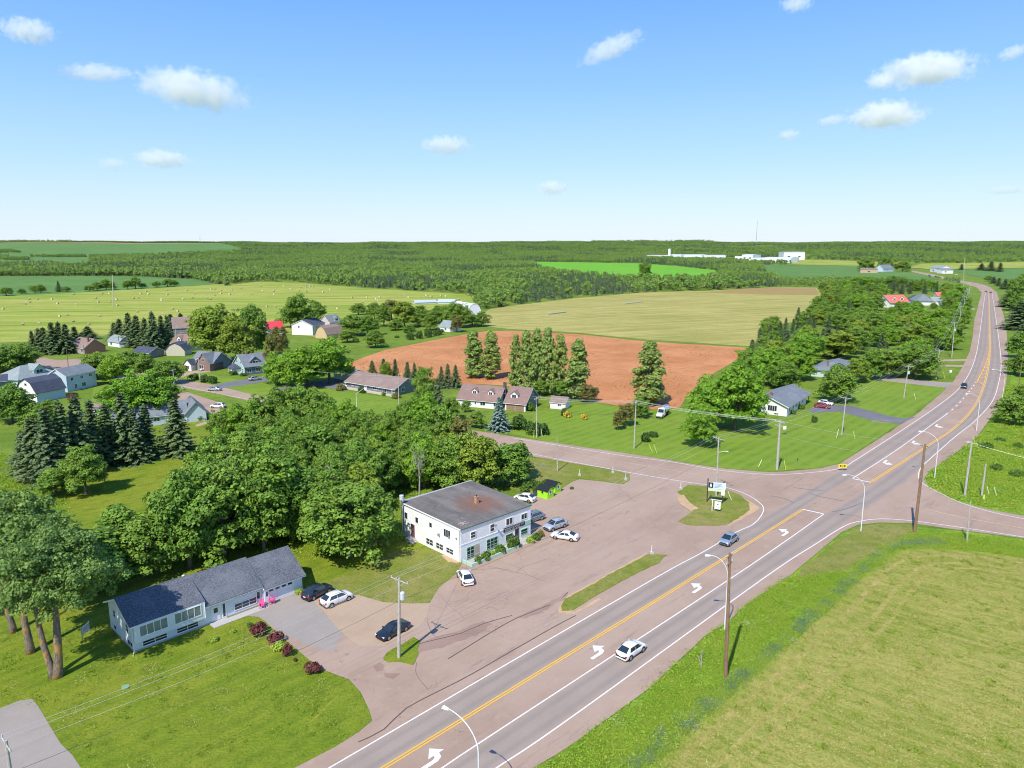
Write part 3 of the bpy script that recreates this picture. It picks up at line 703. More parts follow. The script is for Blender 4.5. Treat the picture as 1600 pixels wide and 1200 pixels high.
def trunk_mb(h, r, limbs=5, spread=2.5, base=0.0, lean=(0, 0), top=.75, n=7):
    mb = MB()
    mb.tube([(0,0,base-.3), (lean[0]*.2, lean[1]*.2, h*.2), (lean[0]*.6, lean[1]*.6, h*.5), (lean[0], lean[1], h*top)], [r*1.35, r, r*.7, r*.3], n)
    for i in range(limbs):
        a = 2*math.pi*i/limbs+rng.uniform(-.4, .4); z = h*rng.uniform(.28, .5); L = spread*rng.uniform(.7, 1.1)
        mb.tube([(lean[0]*.5, lean[1]*.5, z), (math.cos(a)*L*.45, math.sin(a)*L*.45, z+h*.13), (math.cos(a)*L, math.sin(a)*L, z+h*.32)], [r*.5, r*.32, r*.1], 5)
    return mb
# unit trees: height about 10 m, scaled per individual
def round_variant(name, mat, nclump=95, per=70, size=.2, rx=3.9, rz=3.7, zc=6.2, cr=1.0, bark=None, limbs=6, merged=False, shape='round'):
    cs, rad = crown_centres(nclump, rx-cr*.6, rz-cr*.5, zc, shape); rad = rad*cr
    C, N, Sz, Tn = clumps(cs, rad, per, size)
    tm = trunk_mb(8.5, .22, limbs, rx*.6)
    if merged: return (leafmesh(name, C, N, Sz, [mat, bark or BARK], Tn, tm), None)
    return (leafmesh('crown', C, N, Sz, [mat], Tn), tm.mesh([bark or BARK], False, 'trunk'))
def spruce_mb(h=12.0, r0=3.0, mat=None, step=.42, nb=11, merged=False, z0=.5, w=.34, bark=None):
    C, N, Sz, Tn = [], [], [], []
    z = z0
    while z < h*.97:
        t = (z-z0)/(h-z0); rr = r0*(1-t)**.85*rng.uniform(.82, 1.12)+.12; k = max(5, int(nb*(rr/r0)**.55))
        a0 = rng.uniform(0, 6.3)
        for i in range(k):
            a = a0+2*math.pi*i/k+rng.uniform(-.2, .2); L = rr*rng.uniform(.75, 1.15); m = max(2, int(L/.34))
            for j in range(m):
                s = (j+.7)/m; q = L*s; wd = w*(1.25-.75*s)
                dz = -q*.22+q*q*.03
                for side in (-1, 0, 1):
                    off = side*wd*.8
                    C.append([math.cos(a)*q-math.sin(a)*off, math.sin(a)*q+math.cos(a)*off, z+dz-abs(side)*.1+rng.uniform(-.06, .06)])
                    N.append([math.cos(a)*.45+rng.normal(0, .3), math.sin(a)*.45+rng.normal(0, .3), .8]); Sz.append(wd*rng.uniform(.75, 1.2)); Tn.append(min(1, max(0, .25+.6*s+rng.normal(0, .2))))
        z += step*(.75+.5*(1-t))
    for j in range(5): C.append([0, 0, h-.15*j]); N.append([rng.normal(), rng.normal(), .3]); Sz.append(.14+.04*j); Tn.append(.7)
    mb = MB(); mb.tube([(0,0,-.3), (0,0,h*.5), (0,0,h*.97)], [.26, .15, .03], 6)
    C, N, Sz, Tn = map(np.array, (C, N, Sz, Tn))
    if merged: return (leafmesh('conifer', C, N, Sz, [mat, bark or BARK], Tn, mb), None)
    return (leafmesh('crown', C, N, Sz, [mat], Tn), mb.mesh([bark or BARK], False, 'trunk'))

KINDS = {}
KINDS['maple'] = [round_variant('maple', MAPLE, 230, 62, .125, 4.2-.2*i, 4.7+.1*i, 5.1, .72) for i in range(4)]
KINDS['bright'] = [round_variant('bright', BRIGHT, 230, 62, .13, 4.3, 4.7, 5.1, .72) for i in range(2)]
KINDS['yellow'] = [round_variant('yellow', YELLOW, 170, 60, .135, 3.8, 4.7, 5.2, .72) for i in range(2)]
KINDS['brown'] = [round_variant('brown', BROWNL, 130, 55, .13, 3.4, 4.6, 5.1, .68)]
KINDS['small'] = [round_variant('small', MAPLE, 110, 58, .14, 3.2, 4.7, 5.2, .74) for i in range(2)]
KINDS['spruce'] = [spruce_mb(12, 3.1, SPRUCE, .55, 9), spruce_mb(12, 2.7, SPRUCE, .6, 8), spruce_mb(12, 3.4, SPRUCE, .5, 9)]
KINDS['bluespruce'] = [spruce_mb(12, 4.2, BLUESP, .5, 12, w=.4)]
KINDS['poplar'] = [round_variant('poplar', POPLAR, 210, 50, .12, 2.1, 5.1, 5.2, .5, PALEBARK, 3, shape='col') for i in range(3)]
KIND_H = {'maple': 9.9, 'bright': 9.9, 'yellow': 10.1, 'brown': 9.9, 'small': 10.2, 'spruce': 12.0, 'bluespruce': 12.0, 'poplar': 10.3}
KIND_W = {'maple': 8.8, 'bright': 9.0, 'yellow': 8.2, 'brown': 7.4, 'small': 7.0, 'spruce': 6.2, 'bluespruce': 8.4, 'poplar': 4.2}
NAME_OF = {'maple': 'maple_tree', 'bright': 'maple_tree', 'yellow': 'broadleaf_tree', 'brown': 'broadleaf_tree', 'small': 'broadleaf_tree', 'spruce': 'spruce_tree', 'bluespruce': 'blue_spruce_tree', 'poplar': 'poplar_tree'}
PROTO = {}
tcount = [0]
def tree(u, vb, vt, wpx, kind, label, group=None, h=None, world=None):
    p = world or G(u, vb); hh = h or zat(u, vb, vt)
    i = tcount[0] % len(KINDS[kind]); tcount[0] += 1
    dist = math.hypot(p.x, p.y); ppm = FPX/math.hypot(dist, CAM_H)
    if world is None and dist > 330 and kind not in ('spruce', 'poplar', 'bluespruce'): hh *= 1.12; wpx *= 1.2
    w = wpx/ppm*(1.25 if kind == 'spruce' and dist > 300 else 1) if wpx > 0 else hh*KIND_W[kind]/KIND_H[kind]*(1.3 if kind == 'spruce' else 1.3)
    sc = (w/KIND_W[kind], w/KIND_W[kind]*rng.uniform(.92, 1.08), hh/KIND_H[kind]); rz = rng.uniform(0, 6.28)
    key = (kind, i)
    if key not in PROTO:
        root = empty(NAME_OF[kind], (p.x, p.y, 0), rz); root.scale = sc
        cm, tm = KINDS[kind][i]
        link('crown', cm, root)
        link('trunk', tm, root)
        PROTO[key] = root; tag(root, label, 'tree', group)
        return root
    c = copy_tree(PROTO[key], (p.x, p.y, 0), rz, sc)
    if 'group' in c: del c['group']
    tag(c, label, 'tree', group); return c

# the dense maple wood between the two front houses
WG = 'maples of the dense wood behind the white shop'
front = [(545,870,752,150,'maple','broad maple at the front edge of the wood, shading the lawn beside the ranch house'),
 (420,838,690,150,'maple','tall maple behind the ranch house roof beside the wood edge'),
 (350,868,722,140,'maple','full dark maple behind the middle of the ranch house roof'),
 (297,886,736,118,'maple','sunlit maple right behind the ranch house ridge'),
 (228,900,800,84,'small','thin maple with bare lower branches behind the ranch house gable'),
 (192,880,782,80,'small','loose young tree between the cottonwoods and the ranch house'),
 (586,848,752,78,'maple','rounded maple beside the shaded corner of the white shop'),
 (745,768,672,95,'yellow','yellowing maple behind the back corner of the shop roof'),
 (703,768,680,80,'maple','yellow-green maple directly above the shop roof'),
 (792,757,688,75,'small','slender tree at the right-hand tip of the wood near the side road'),
 (812,748,686,42,'small','small tree closest to the side road at the wood tip'),
 (722,740,646,62,'brown','rust-brown tree in the wood next to the side road')]
for a in front: tree(a[0], a[1], a[2], a[3], a[4], a[5])
mids_old = [(360,712,640),(408,712,615),(455,700,598),(506,706,622),(556,712,640),(604,715,636),(650,716,612),(690,730,640),
 (335,765,678),(385,760,655),(435,755,645),(485,752,645),(535,757,668),(585,755,665),(633,758,655),(680,762,660),(722,765,672),
 (310,820,700),(362,805,690),(412,800,672),(462,800,668),(512,805,690),(562,800,685),(612,800,700),(655,790,690),
 (250,850,750),(385,850,725),(470,840,722),(505,838,735),(585,832,740),(640,812,715),(300,850,735)]
mids = []
for r_, (vb_, lo_, hi_) in enumerate([(704,350,668),(722,348,700),(742,346,735),(762,346,742),(784,342,712),(806,332,668),(830,318,640),(852,300,622)]):
    for u_ in np.arange(lo_, hi_, 33+r_*2.6):
        vj = vb_+rng.uniform(-9, 9); hh_ = (52 if vb_ < 730 else 62 if vb_ < 770 else 80 if vb_ < 820 else 96)*rng.uniform(.86, 1.22)
        if vb_ > 820 and 545 < u_ < 600: continue
        if vb_ > 778 and u_ > 604: continue
        mids.append((u_+rng.uniform(-11, 11), vj, vj-hh_-12))
mids = [(345,700,640),(375,696,628),(405,692,613),(435,688,604),(465,684,598),(492,686,602),(515,692,620),(545,702,652),(585,706,644),(615,706,636),(640,702,622),(664,702,613),(688,708,628)]+mids
def wlab(u, vb):
    a = 'back row of the wood' if vb < 735 else 'middle row of the wood' if vb < 780 else 'inner front row of the wood'
    b = 'left third' if u < 430 else 'middle third' if u < 570 else 'right third near the shop'
    return 'green maple in the '+a+', '+b, 'maples: '+a+', '+b
for u, vb, vt in mids:
    tree(u, vb, vt, (vb-vt)*rng.uniform(.62, .9), ['maple','maple','small','bright','yellow'][int(rng.choice(5, p=[.42,.2,.2,.12,.06]))], *wlab(u, vb))
# bare dead trees poking out of the wood
def dead_tree(u, vb, vt, label, spread=2.0):
    p = G(u, vb); h = zat(u, vb, vt); mb = MB()
    mb.tube([(0,0,-.2), (.2,.1,h*.4), (0,.2,h*.75)], [.18, .13, .06], 6)
    for i in range(16):
        a = rng.uniform(0, 6.28); z = h*rng.uniform(.35, .75); L = spread*rng.uniform(.5, 1)
        q = Vector((math.cos(a)*L, math.sin(a)*L, z+h*.28*rng.uniform(.5, 1)))
        mb.tube([(0,.1,z), q*.5+Vector((0,0,z*.5+.2)), q], [.055, .04, .02], 4)
        for k in range(3):
            mb.tube([q*.6+Vector((0,0,z*.4)), q+Vector(rng.normal(size=3)*.5)], [.03, .015], 3)
    o = mb.obj('dead_tree', DEADW, loc=(p.x, p.y, 0)); tag(o, label, 'dead tree'); return o
dead_tree(527, 812, 726, 'bare grey dead tree standing in the middle of the maple wood', 2.4)
dead_tree(570, 790, 720, 'small bare snag right of the larger dead tree in the wood', 1.4)
dead_tree(680, 712, 648, 'bare branching dead tree beside the brown-roofed bungalow', 2.2)
dead_tree(404, 845, 728, 'bare trunk between maples behind the ranch garage', 1.4)
dead_tree(318, 862, 752, 'pale dead crown among the trees above the middle of the ranch roof', 2.2)
dead_tree(655, 780, 690, 'grey forked dead trunk above the left end of the shop roof', 1.8)
dead_tree(362, 805, 712, 'grey dead branches at the left edge of the wood', 2.4)

# spruces left of the wood
ORD = ['first','second','third','fourth','fifth','sixth','seventh','eighth','ninth','tenth']
SG = 'dark spruces in the row on the left lawn'
for i, (u, vb, vt, w) in enumerate([(58,748,652,62),(82,757,636,66),(105,750,626,62),(128,742,618,64),(150,730,624,56),(172,726,628,56),(198,722,612,62),(214,722,640,52),(232,716,630,58),(40,742,672,44)]):
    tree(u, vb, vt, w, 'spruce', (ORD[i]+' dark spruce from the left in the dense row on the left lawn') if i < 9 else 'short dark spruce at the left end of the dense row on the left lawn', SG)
tree(278, 710, 621, 62, 'spruce', 'separate dark spruce at the end of the row beside the grey-roofed house')
tree(135, 772, 690, 64, 'maple', 'small rounded maple in front of the spruce row')
tree(88, 775, 728, 50, 'small', 'low leafy tree at the meadow edge below the spruces')
tree(20, 660, 598, 62, 'maple', 'dark leafy tree at the left border below the dark-roofed barn')
tree(56, 690, 640, 40, 'small', 'loose tree beside the barn at the left')
tree(78, 660, 622, 36, 'small', 'leafy tree in front of the grey barn wall')

# cottonwoods at the lower left: thick lichened trunks
def cottonwood(u, vb, vt, wpx, label, trunks, leanx=0.0, dens=1.0, crown_off=(0, 0), zlo=.36):
    p = G(u, vb); h = zat(u, vb, vt); ppm = FPX/math.hypot(math.hypot(p.x, p.y), CAM_H); rx = wpx/ppm/2
    root = empty('cottonwood_tree', (p.x, p.y, 0)); tag(root, label, 'tree')
    mb = MB()
    for (bx, by, r, tx, ty) in trunks:
        mb.tube([(bx*.4, by*.4, -.3), (bx*.7+.1, by*.7, .9), (bx+tx*.3, by+ty*.3, h*.2), (bx+tx*.65, by+ty*.65, h*.42), (tx*1.1, ty*1.1, h*.62), (tx*1.3, ty*1.3, h*.85)], [r*1.6, r*1.15, r, r*.72, r*.4, r*.12], 10)
        for i in range(6):
            a = rng.uniform(0, 6.28); z = h*rng.uniform(.38, .62); L = rx*rng.uniform(.5, .9)
            mb.tube([(tx*.8, ty*.8, z), (tx+math.cos(a)*L*.5, ty+math.sin(a)*L*.5, z+h*.08), (tx+math.cos(a)*L, ty+math.sin(a)*L, z+h*.2)], [r*.35, r*.22, r*.07], 6)
    mb.obj('trunk', LICHEN, root, smooth=True)
    n = int(120*dens*(rx/4)**1.5*(h/14)); zc = h*(1+zlo)/2; rz = h*(1-zlo)/2
    cs, rad = crown_centres(n, rx-.7, rz-.6, zc); cs[:, 0] += crown_off[0]; cs[:, 1] += crown_off[1]; rad *= .95
    C, N, Sz, Tn = clumps(cs, rad*.85, 85, .12, up=.2, flat=.85)
    link('crown', leafmesh('crown', C, N, Sz, [COTTON], Tn), root)
cottonwood(86, 1058, 822, 140, 'large cottonwood with two forked orange-lichened trunks on the front lawn', [(-.5,0,.34,-1.5,.6),(.5,.1,.44,.5,.4)], crown_off=(1.1,.8), zlo=.40)
cottonwood(47, 1020, 806, 100, 'cottonwood with a straight dark trunk between two others at the lower left', [(0,0,.40,-.7,.4)], crown_off=(.1,1.2), zlo=.46)
cottonwood(20, 988, 772, 110, 'cottonwood with a tall pale lichened trunk nearest the left border', [(0,0,.34,-1.6,.2)], crown_off=(.6,1.5), zlo=.58)
cottonwood(-90, 975, 770, 110, 'cottonwood whose crown hangs in at the left border', [(0,0,.45,.5,0)], zlo=.4)
tree(150, 925, 822, 110, 'small', 'leafy tree behind the forked cottonwood next to the ranch gable')
tree(60, 860, 788, 100, 'small', 'dark leafy tree behind the cottonwood crowns')

# poplars and trees round the red soil field
PG = 'upright poplars along the edge of the red soil field'
for i, (u, vb, vt, w, lb) in enumerate([(741,590,517,31,'left one of a pair of upright poplars at the field edge above the red-roofed house'),(768,592,517,29,'right one of a pair of upright poplars at the field edge above the red-roofed house'),
    (806,612,524,24,None),(822,614,516,26,None),(838,615,514,27,None),(856,616,514,28,None),(874,618,522,27,None),(902,624,530,34,'poplar at the right end of the poplar row behind the shed'),(1013,632,535,46,'tall single poplar in front of the red soil field beside the parked truck')]):
    tree(u, vb, vt, w*1.18, 'poplar', lb or ORD[i-2]+' tall poplar from the left in the tight row behind the small shed', None if lb else PG)
tree(918, 628, 600, 36, 'brown', 'low brownish tree at the foot of the last poplar')
tree(880, 622, 592, 34, 'small', 'low tree among the poplar trunks behind the shed')
tree(845, 618, 592, 30, 'small', 'leafy tree under the poplars beside the red-roofed garage')
tree(978, 665, 628, 34, 'brown', 'brownish shrubby tree left of the parked truck')
tree(1000, 652, 618, 34, 'small', 'loose small tree between the tall poplar and the truck')
tree(965, 672, 640, 20, 'brown', 'low brownish bush-like tree beside the roadside pole')
# bright maples in front of the white bungalow
for u, vb, vt, w, lb in [(1110,668,585,86,'bright green maple nearest the red soil field on the corner lawn'),(1148,672,562,96,'tallest bright green maple in front of the white bungalow'),(1095,698,632,52,'lower bright maple in front of the corner lawn group'),(1166,655,575,50,'bright maple hiding the left part of the white bungalow')]:
    tree(u, vb, vt, w, 'bright', lb)
tree(1305, 628, 568, 62, 'maple', 'round maple in front of the grey hip-roofed house')
tree(1225, 610, 566, 58, 'maple', 'dark round maple behind the white bungalow roof')
# blue spruce in front of the red-roofed garage
tree(704, 656, 618, 34, 'maple', 'green tree at the left end of the red-roofed house')
tree(728, 644, 624, 16, 'small', 'small tree before the porch of the red-roofed house')
tree(745, 668, 640, 30, 'small', 'leafy tree between wood and red-roofed house')
tree(780, 672, 620, 42, 'bluespruce', 'broad blue spruce in front of the red-roofed garage')
tree(1416, 548, 505, 22, 'bluespruce', 'pale blue spruce standing out among the dark conifers by the highway')

# woodland beside the highway
HG = 'mixed trees of the woodland beside the highway'
kinds = ['maple','maple','small','spruce','spruce','yellow','maple']
wood2 = PL([(1176,600),(1160,575),(1172,560),(1215,522),(1262,500),(1290,478),(1284,455),(1320,450),(1400,446),(1470,456),(1500,462),(1506,480),(1498,520),(1478,548),(1455,560),(1462,588),(1400,598),(1345,585),(1335,568),(1280,572),(1262,598),(1215,606)])
def inside(p, poly):
    c = False; n = len(poly)
    for i in range(n):
        a, b = poly[i], poly[(i+1) % n]
        if (a.y > p.y) != (b.y > p.y) and p.x < (b.x-a.x)*(p.y-a.y)/(b.y-a.y)+a.x: c = not c
    return c
avoid = [PL(q) for q in ([(1380,485),(1380,462),(1475,458),(1475,480)],[(1280,600),(1280,568),(1345,565),(1350,595)])]
def wood_part(p): return ' in the nearer highway woodland' if p.y < 360 else ' in the middle of the highway woodland' if p.y < 520 else ' near the far red-roofed cottage'
lowz = PL([(1375,512),(1375,482),(1478,480),(1478,506)])
placed = []
xs = [p.x for p in wood2]; ys = [p.y for p in wood2]; tries = 0
while len(placed) < 235 and tries < 40000:
    tries += 1
    p = Vector((rng.uniform(min(xs), max(xs)), rng.uniform(min(ys), max(ys)), 0))
    if not inside(p, wood2) or any(inside(p, a) for a in avoid): continue
    if any((p-q).length < 6.6+.004*p.y for q in placed): continue
    placed.append(p); low = inside(p, lowz)
    k = 'spruce' if (mnoise.noise(Vector((p.x/60, p.y/60, 2.2))) > .12 and rng.random() < .8) else ['maple','bright','small','yellow','bright','maple','small'][int(rng.integers(7))]
    tree(0, 0, 0, -1, k, {'spruce':'dark conifer','yellow':'yellowish broadleaf tree','bright':'bright green broadleaf tree','small':'small-crowned broadleaf tree','maple':'full green broadleaf tree'}[k]+wood_part(p), {'spruce':'conifers','yellow':'yellowish trees','bright':'bright green trees','small':'small-crowned trees','maple':'full green trees'}[k]+wood_part(p), h=(rng.uniform(10, 15) if k != 'spruce' else rng.uniform(8.5, 12))*(.5 if low else 1), world=p)
for u, vb, vt, w, k, lb in [(1338,598,556,38,'yellow','yellow-tinged tree right behind the grey hip-roofed house'),(1385,590,540,52,'small','pale green tree between the house driveway and the spruces'),(1430,592,535,62,'maple','broad dark maple at the end of the upper driveway'),(1360,592,545,46,'maple','dark maple beside the silver car on the upper driveway'),(1310,560,520,56,'yellow','olive tree above the grey hip-roofed house')]:
    tree(u, vb, vt, w, k, lb)
# right border trees
for u, vb, vt, w, k, lb in [(1582,664,612,50,'small','loose dark tree in the meadow at the right border'),(1608,628,600,46,'maple','tree cut by the right border above the meadow'),(1592,515,470,40,'spruce','dark conifer at the right border above the meadow'),
   (1606,540,488,44,'spruce','conifer cut by the right border halfway up'),(1578,480,448,28,'spruce','dark conifer right of the distant bend'),(1596,487,440,34,'maple','broadleaf tree right of the distant highway bend')]:
    tree(u, vb, vt, w, k, lb)
RG = 'trees lining the right side of the far highway'
for u, vb, vt, w, k in [(1560,447,434,12,'spruce'),(1570,452,436,14,'spruce'),(1584,456,436,18,'maple'),(1598,462,430,22,'maple'),(1552,443,432,10,'spruce'),(1544,440,431,9,'maple'),(1600,500,462,30,'maple'),(1590,560,520,24,'small'),(1604,590,545,30,'maple'),(1585,585,560,22,'small')]:
    tree(u, vb, vt, w, k, 'tree in the row on the right of the far highway', RG)

# village trees
VT = [(152,592,548,50,'maple','round maple between the brick cottage and the white two-storey house'),(182,598,552,48,'bright','bright leafy tree behind the white two-storey house'),(198,660,590,76,'bright','large bright tree in front of the village street'),(228,655,575,80,'bright','spreading bright tree beside the side-road pole'),(262,600,560,50,'maple','dark maple behind the village pole'),(255,640,592,60,'maple','dark leafy tree beside the side road bend'),(170,642,604,40,'maple','dark tree at the gable of the white house'),
 (16,580,540,50,'maple','dark pine-like tree left of the village street'),(36,582,538,40,'maple','dark tree beside the village street at the left border'),(-8,590,540,50,'maple','dark tree cut by the left border beside the street'),
 (335,568,480,60,'yellow','tall yellow-green tree behind the grey village house'),(370,570,486,66,'yellow','tallest yellow-green tree in the village'),(395,560,480,46,'maple','dark tree right of the tall yellow-green trees'),(318,545,486,40,'yellow','left yellow-green tree above the brown roofs'),
 (425,580,520,26,'brown','thin brownish tree in front of the red-roofed cottage'),(438,562,512,26,'brown','brown tree beside the red-roofed cottage'),(468,520,462,46,'maple','large dark tree behind the white dark-roofed house'),(455,512,478,36,'small','tree left of the white dark-roofed house'),(496,505,476,30,'maple','tree behind the white dark-roofed house'),
 (440,600,548,60,'bright','bright tree left of the bungalow garage'),(470,606,540,72,'bright','bright spreading tree beside the bungalow driveway'),(515,598,525,74,'bright','largest bright tree next to the bungalow garage'),(480,600,545,60,'yellow','yellow-green tree among the bright trees by the bungalow'),
 (553,524,492,38,'maple','dark round tree right of the grey-roofed cottages'),(575,524,494,36,'maple','dark round tree in the orchard hedge'),(587,543,517,32,'maple','separate round tree at the field corner'),(543,535,515,26,'small','small tree below the grey-roofed cottages'),
 (612,500,470,30,'brown','pale brownish tree in the hedge above the orchard'),(632,512,472,34,'yellow','yellowish tree beside the white garden house'),(655,510,480,36,'maple','dark tree behind the small white house'),(672,516,490,26,'maple','round tree left of the small white house'),(690,505,478,36,'maple','dark tree above the small white house'),(712,512,474,40,'maple','large dark tree left of the arched greenhouse'),(722,512,480,30,'maple','dark tree below the arched greenhouse'),(714,519,496,20,'brown','brown shrub tree right of the small white house'),(752,510,488,26,'small','tree right of the arched greenhouse'),(738,508,490,20,'small','low tree in front of the arched greenhouse'),
 (618,516,500,22,'small','low leafy tree at the orchard edge'),(600,510,478,26,'maple','tree in the middle of the orchard hedge'),(585,500,474,24,'maple','tree at the upper end of the orchard hedge'),(560,492,474,24,'small','tree behind the orchard near the bales'),(640,525,508,20,'small','shrubby tree near the orchard path'),
 (230,590,552,40,'maple','tree between the low grey roofs'),(205,580,545,40,'maple','tree hiding the low grey roof')]
for a in VT: tree(*a)
for i, (u, vb, vt, w) in enumerate([(62,552,512,20),(72,552,506,22),(83,553,503,22),(95,552,502,22),(106,552,506,22),(117,546,507,20),(52,552,518,18),(137,530,512,18),(128,533,516,16)]):
    tree(u+rng.uniform(-2,2), vb, vt+rng.uniform(-4,6), w*rng.uniform(.95,1.4), 'spruce', ORD[i]+' spruce of the windbreak behind the brick cottage', 'spruces of the windbreak behind the brick cottage')
for i, (u, vb, vt, w) in enumerate([(190,537,492,22),(203,540,489,24),(216,542,487,24),(229,544,489,24),(242,546,488,26),(253,543,490,22),(262,540,492,20),(180,532,500,18),(270,525,492,18),(282,520,490,22)]):
    tree(u+rng.uniform(-2,2), vb, vt+rng.uniform(-5,7), w*rng.uniform(.95,1.4), 'spruce', ORD[i]+' spruce of the tall windbreak left of the brown-roofed houses', 'spruces of the windbreak left of the brown-roofed houses')
for i, (u, vb, vt, w) in enumerate([(582,590,563,22),(600,592,560,27),(618,594,560,23),(637,598,565,22),(648,600,567,23),(700,606,568,27),(712,606,570,24),(690,606,572,22)]):
    tree(u, vb, vt, w, 'spruce', ORD[i]+' young spruce in the row behind the brown-roofed bungalow', 'young spruces behind the brown-roofed bungalow')
tree(664, 640, 568, 46, 'maple', 'dark green tree at the right gable of the brown-roofed bungalow')
tree(684, 645, 590, 34, 'spruce', 'spruce between the bungalow and the red-roofed house')
tree(604, 596, 563, 22, 'yellow', 'small yellow-green tree behind the brown-roofed bungalow')
# lone hedge trees in the far fields
LG = 'scattered trees between the baled field and the green crop'
for u, vb, vt, w in [(10,462,449,16),(34,459,451,10),(55,458,446,14),(64,458,445,12),(92,456,439,9),(104,456,448,11),(140,455,446,12),(152,454,441,14),(166,453,436,15),(175,453,440,12),(200,452,438,14),(212,451,433,14),(222,450,442,12),(245,449,440,12),(262,448,436,14),(272,447,438,12)]:
    tree(u, vb, vt, w, 'spruce' if w == 9 else 'small', 'small hedge tree between the baled field and the green crop', LG)
for u, vb, vt, w, k, lb in [(1008,432,411,22,'maple','tall dark tree at the edge of the bright green field'),(1352,424,403,22,'maple','left one of two large dark trees by the far farm'),(1382,424,402,22,'maple','right one of two large dark trees by the far farm'),(1410,424,409,22,'yellow','yellow-green tree left of the far farm lane'),(1417,425,414,10,'maple','dark tree at the far highway corner'),(1502,422,412,10,'spruce','single dark conifer right of the far white buildings'),(1533,423,411,14,'spruce','left conifer in the far field clump'),(1548,424,408,16,'spruce','middle conifer in the far field clump'),(1562,425,410,14,'spruce','right conifer in the far field clump')]:
    tree(u, vb, vt, w, k, lb)

# ---------------------------------------------------------------- far woods: one mass, geometry-node scatter
def far_proto(kind, i):
    if kind == 'b':
        cs, rad = crown_centres(16, 2.3, 3.4, 6.0); rad = rad*1.25
        C, N, Sz, Tn = clumps(cs, rad, 13, .55, up=.3)
        tm = MB(); tm.tube([(0,0,-1), (0,0,6)], [.2, .1], 4)
        return leafmesh('far_tree', C, N, Sz, [FARLEAF, PALEBARK], Tn, tm)
    C, N, Sz, Tn = [], [], [], []; h = 10.5; r0 = 2.0
    for j in range(150):
        t = rng.random()**1.3; a = rng.uniform(0, 6.28); r = r0*(1-t)*rng.uniform(.75, 1.05)
        C.append([r*math.cos(a), r*math.sin(a), .6+t*(h-.6)]); N.append([math.cos(a), math.sin(a), .6]); Sz.append(.5*(1-t*.6)); Tn.append(rng.random())
    tm = MB(); tm.tube([(0,0,-1), (0,0,8)], [.2, .05], 4)
    return leafmesh('far_conifer', *map(np.array, (C, N, Sz)), [FARDARK, BARK], np.array(Tn), tm)
fcol = bpy.data.collections.new('far_tree_kinds')
for i in range(4):
    fcol.objects.link(bpy.data.objects.new('far_tree_%s' % 'abcd'[i], far_proto('b', i)))
for i in range(2):
    fcol.objects.link(bpy.data.objects.new('zfar_conifer_%s' % 'ab'[i], far_proto('c', i)))
def scatter(name, pts, scales, idx, col, label, nrm=None):
    me = bpy.data.meshes.new(name); me.vertices.add(len(pts)); me.vertices.foreach_set('co', np.array(pts, dtype=float).ravel())
    a = me.attributes.new('sc', 'FLOAT_VECTOR', 'POINT'); a.data.foreach_set('vector', np.array(scales, dtype=np.float32).ravel())
    b = me.attributes.new('ix', 'INT', 'POINT'); b.data.foreach_set('value', np.array(idx, dtype=np.int32))
    r = me.attributes.new('rz', 'FLOAT_VECTOR', 'POINT'); rr = np.zeros((len(pts), 3), dtype=np.float32); rr[:, 2] = rng.uniform(0, 6.28, len(pts)); r.data.foreach_set('vector', rr.ravel())
    o = link(name, me); tag(o, label, None, None, 'stuff')
    ng = bpy.data.node_groups.new(name, 'GeometryNodeTree')
    ng.interface.new_socket(name='Geometry', in_out='INPUT', socket_type='NodeSocketGeometry'); ng.interface.new_socket(name='Geometry', in_out='OUTPUT', socket_type='NodeSocketGeometry')
    gi = ng.nodes.new('NodeGroupInput'); go = ng.nodes.new('NodeGroupOutput'); ip = ng.nodes.new('GeometryNodeInstanceOnPoints'); ci = ng.nodes.new('GeometryNodeCollectionInfo')
    ci.inputs['Collection'].default_value = col; ci.inputs['Separate Children'].default_value = True; ci.inputs['Reset Children'].default_value = True
    ip.inputs['Pick Instance'].default_value = True
    def attr(nm, ty):
        n = ng.nodes.new('GeometryNodeInputNamedAttribute'); n.data_type = ty; n.inputs['Name'].default_value = nm; return n.outputs['Attribute']
    ng.links.new(gi.outputs[0], ip.inputs['Points']); ng.links.new(ci.outputs[0], ip.inputs['Instance'])
    ng.links.new(attr('ix', 'INT'), ip.inputs['Instance Index']); ng.links.new(attr('sc', 'FLOAT_VECTOR'), ip.inputs['Scale'])
    ng.links.new(attr('rz', 'FLOAT_VECTOR'), ip.inputs['Rotation']); ng.links.new(ip.outputs[0], go.inputs[0])
    md = o.modifiers.new('scatter', 'NODES'); md.node_group = ng
    return o
def inpoly_np(X, Y, poly):
    c = np.zeros(len(X), dtype=bool); n = len(poly)
    for i in range(n):
        a, b = poly[i], poly[(i+1) % n]
        if a.y == b.y: continue
        k = ((a.y > Y) != (b.y > Y)) & (X < (b.x-a.x)*(Y-a.y)/(b.y-a.y)+a.x); c ^= k
    return c
woods_near = [PL(q) for q in (
 [(350,447),(400,440),(470,441),(560,449),(640,454),(728,459.5),(745,466),(742,484),(763,484),(800,477),(830,473),(900,465),(1000,457),(1100,454),(1215,448.5),(1222,441),(1195,430),(1190,414),(1235,404.5),(1250,400),(1000,398),(640,392),(500,394),(440,404),(330,408),(300,415),(270,418),(60,423),(-60,425),(-60,435),(0,432),(190,431),(300,436)],)]
clear = [PL(q) for q in (
 [(830,409.5),(1000,411),(1060,416),(1118,422.5),(1128,432),(1090,439.5),(1000,441),(930,435),(870,427),(838,419)],
 [(1010,402),(1120,402),(1255,402),(1262,411),(1190,412),(1130,407),(1010,405)])]
pts, scl, idx = [], [], []
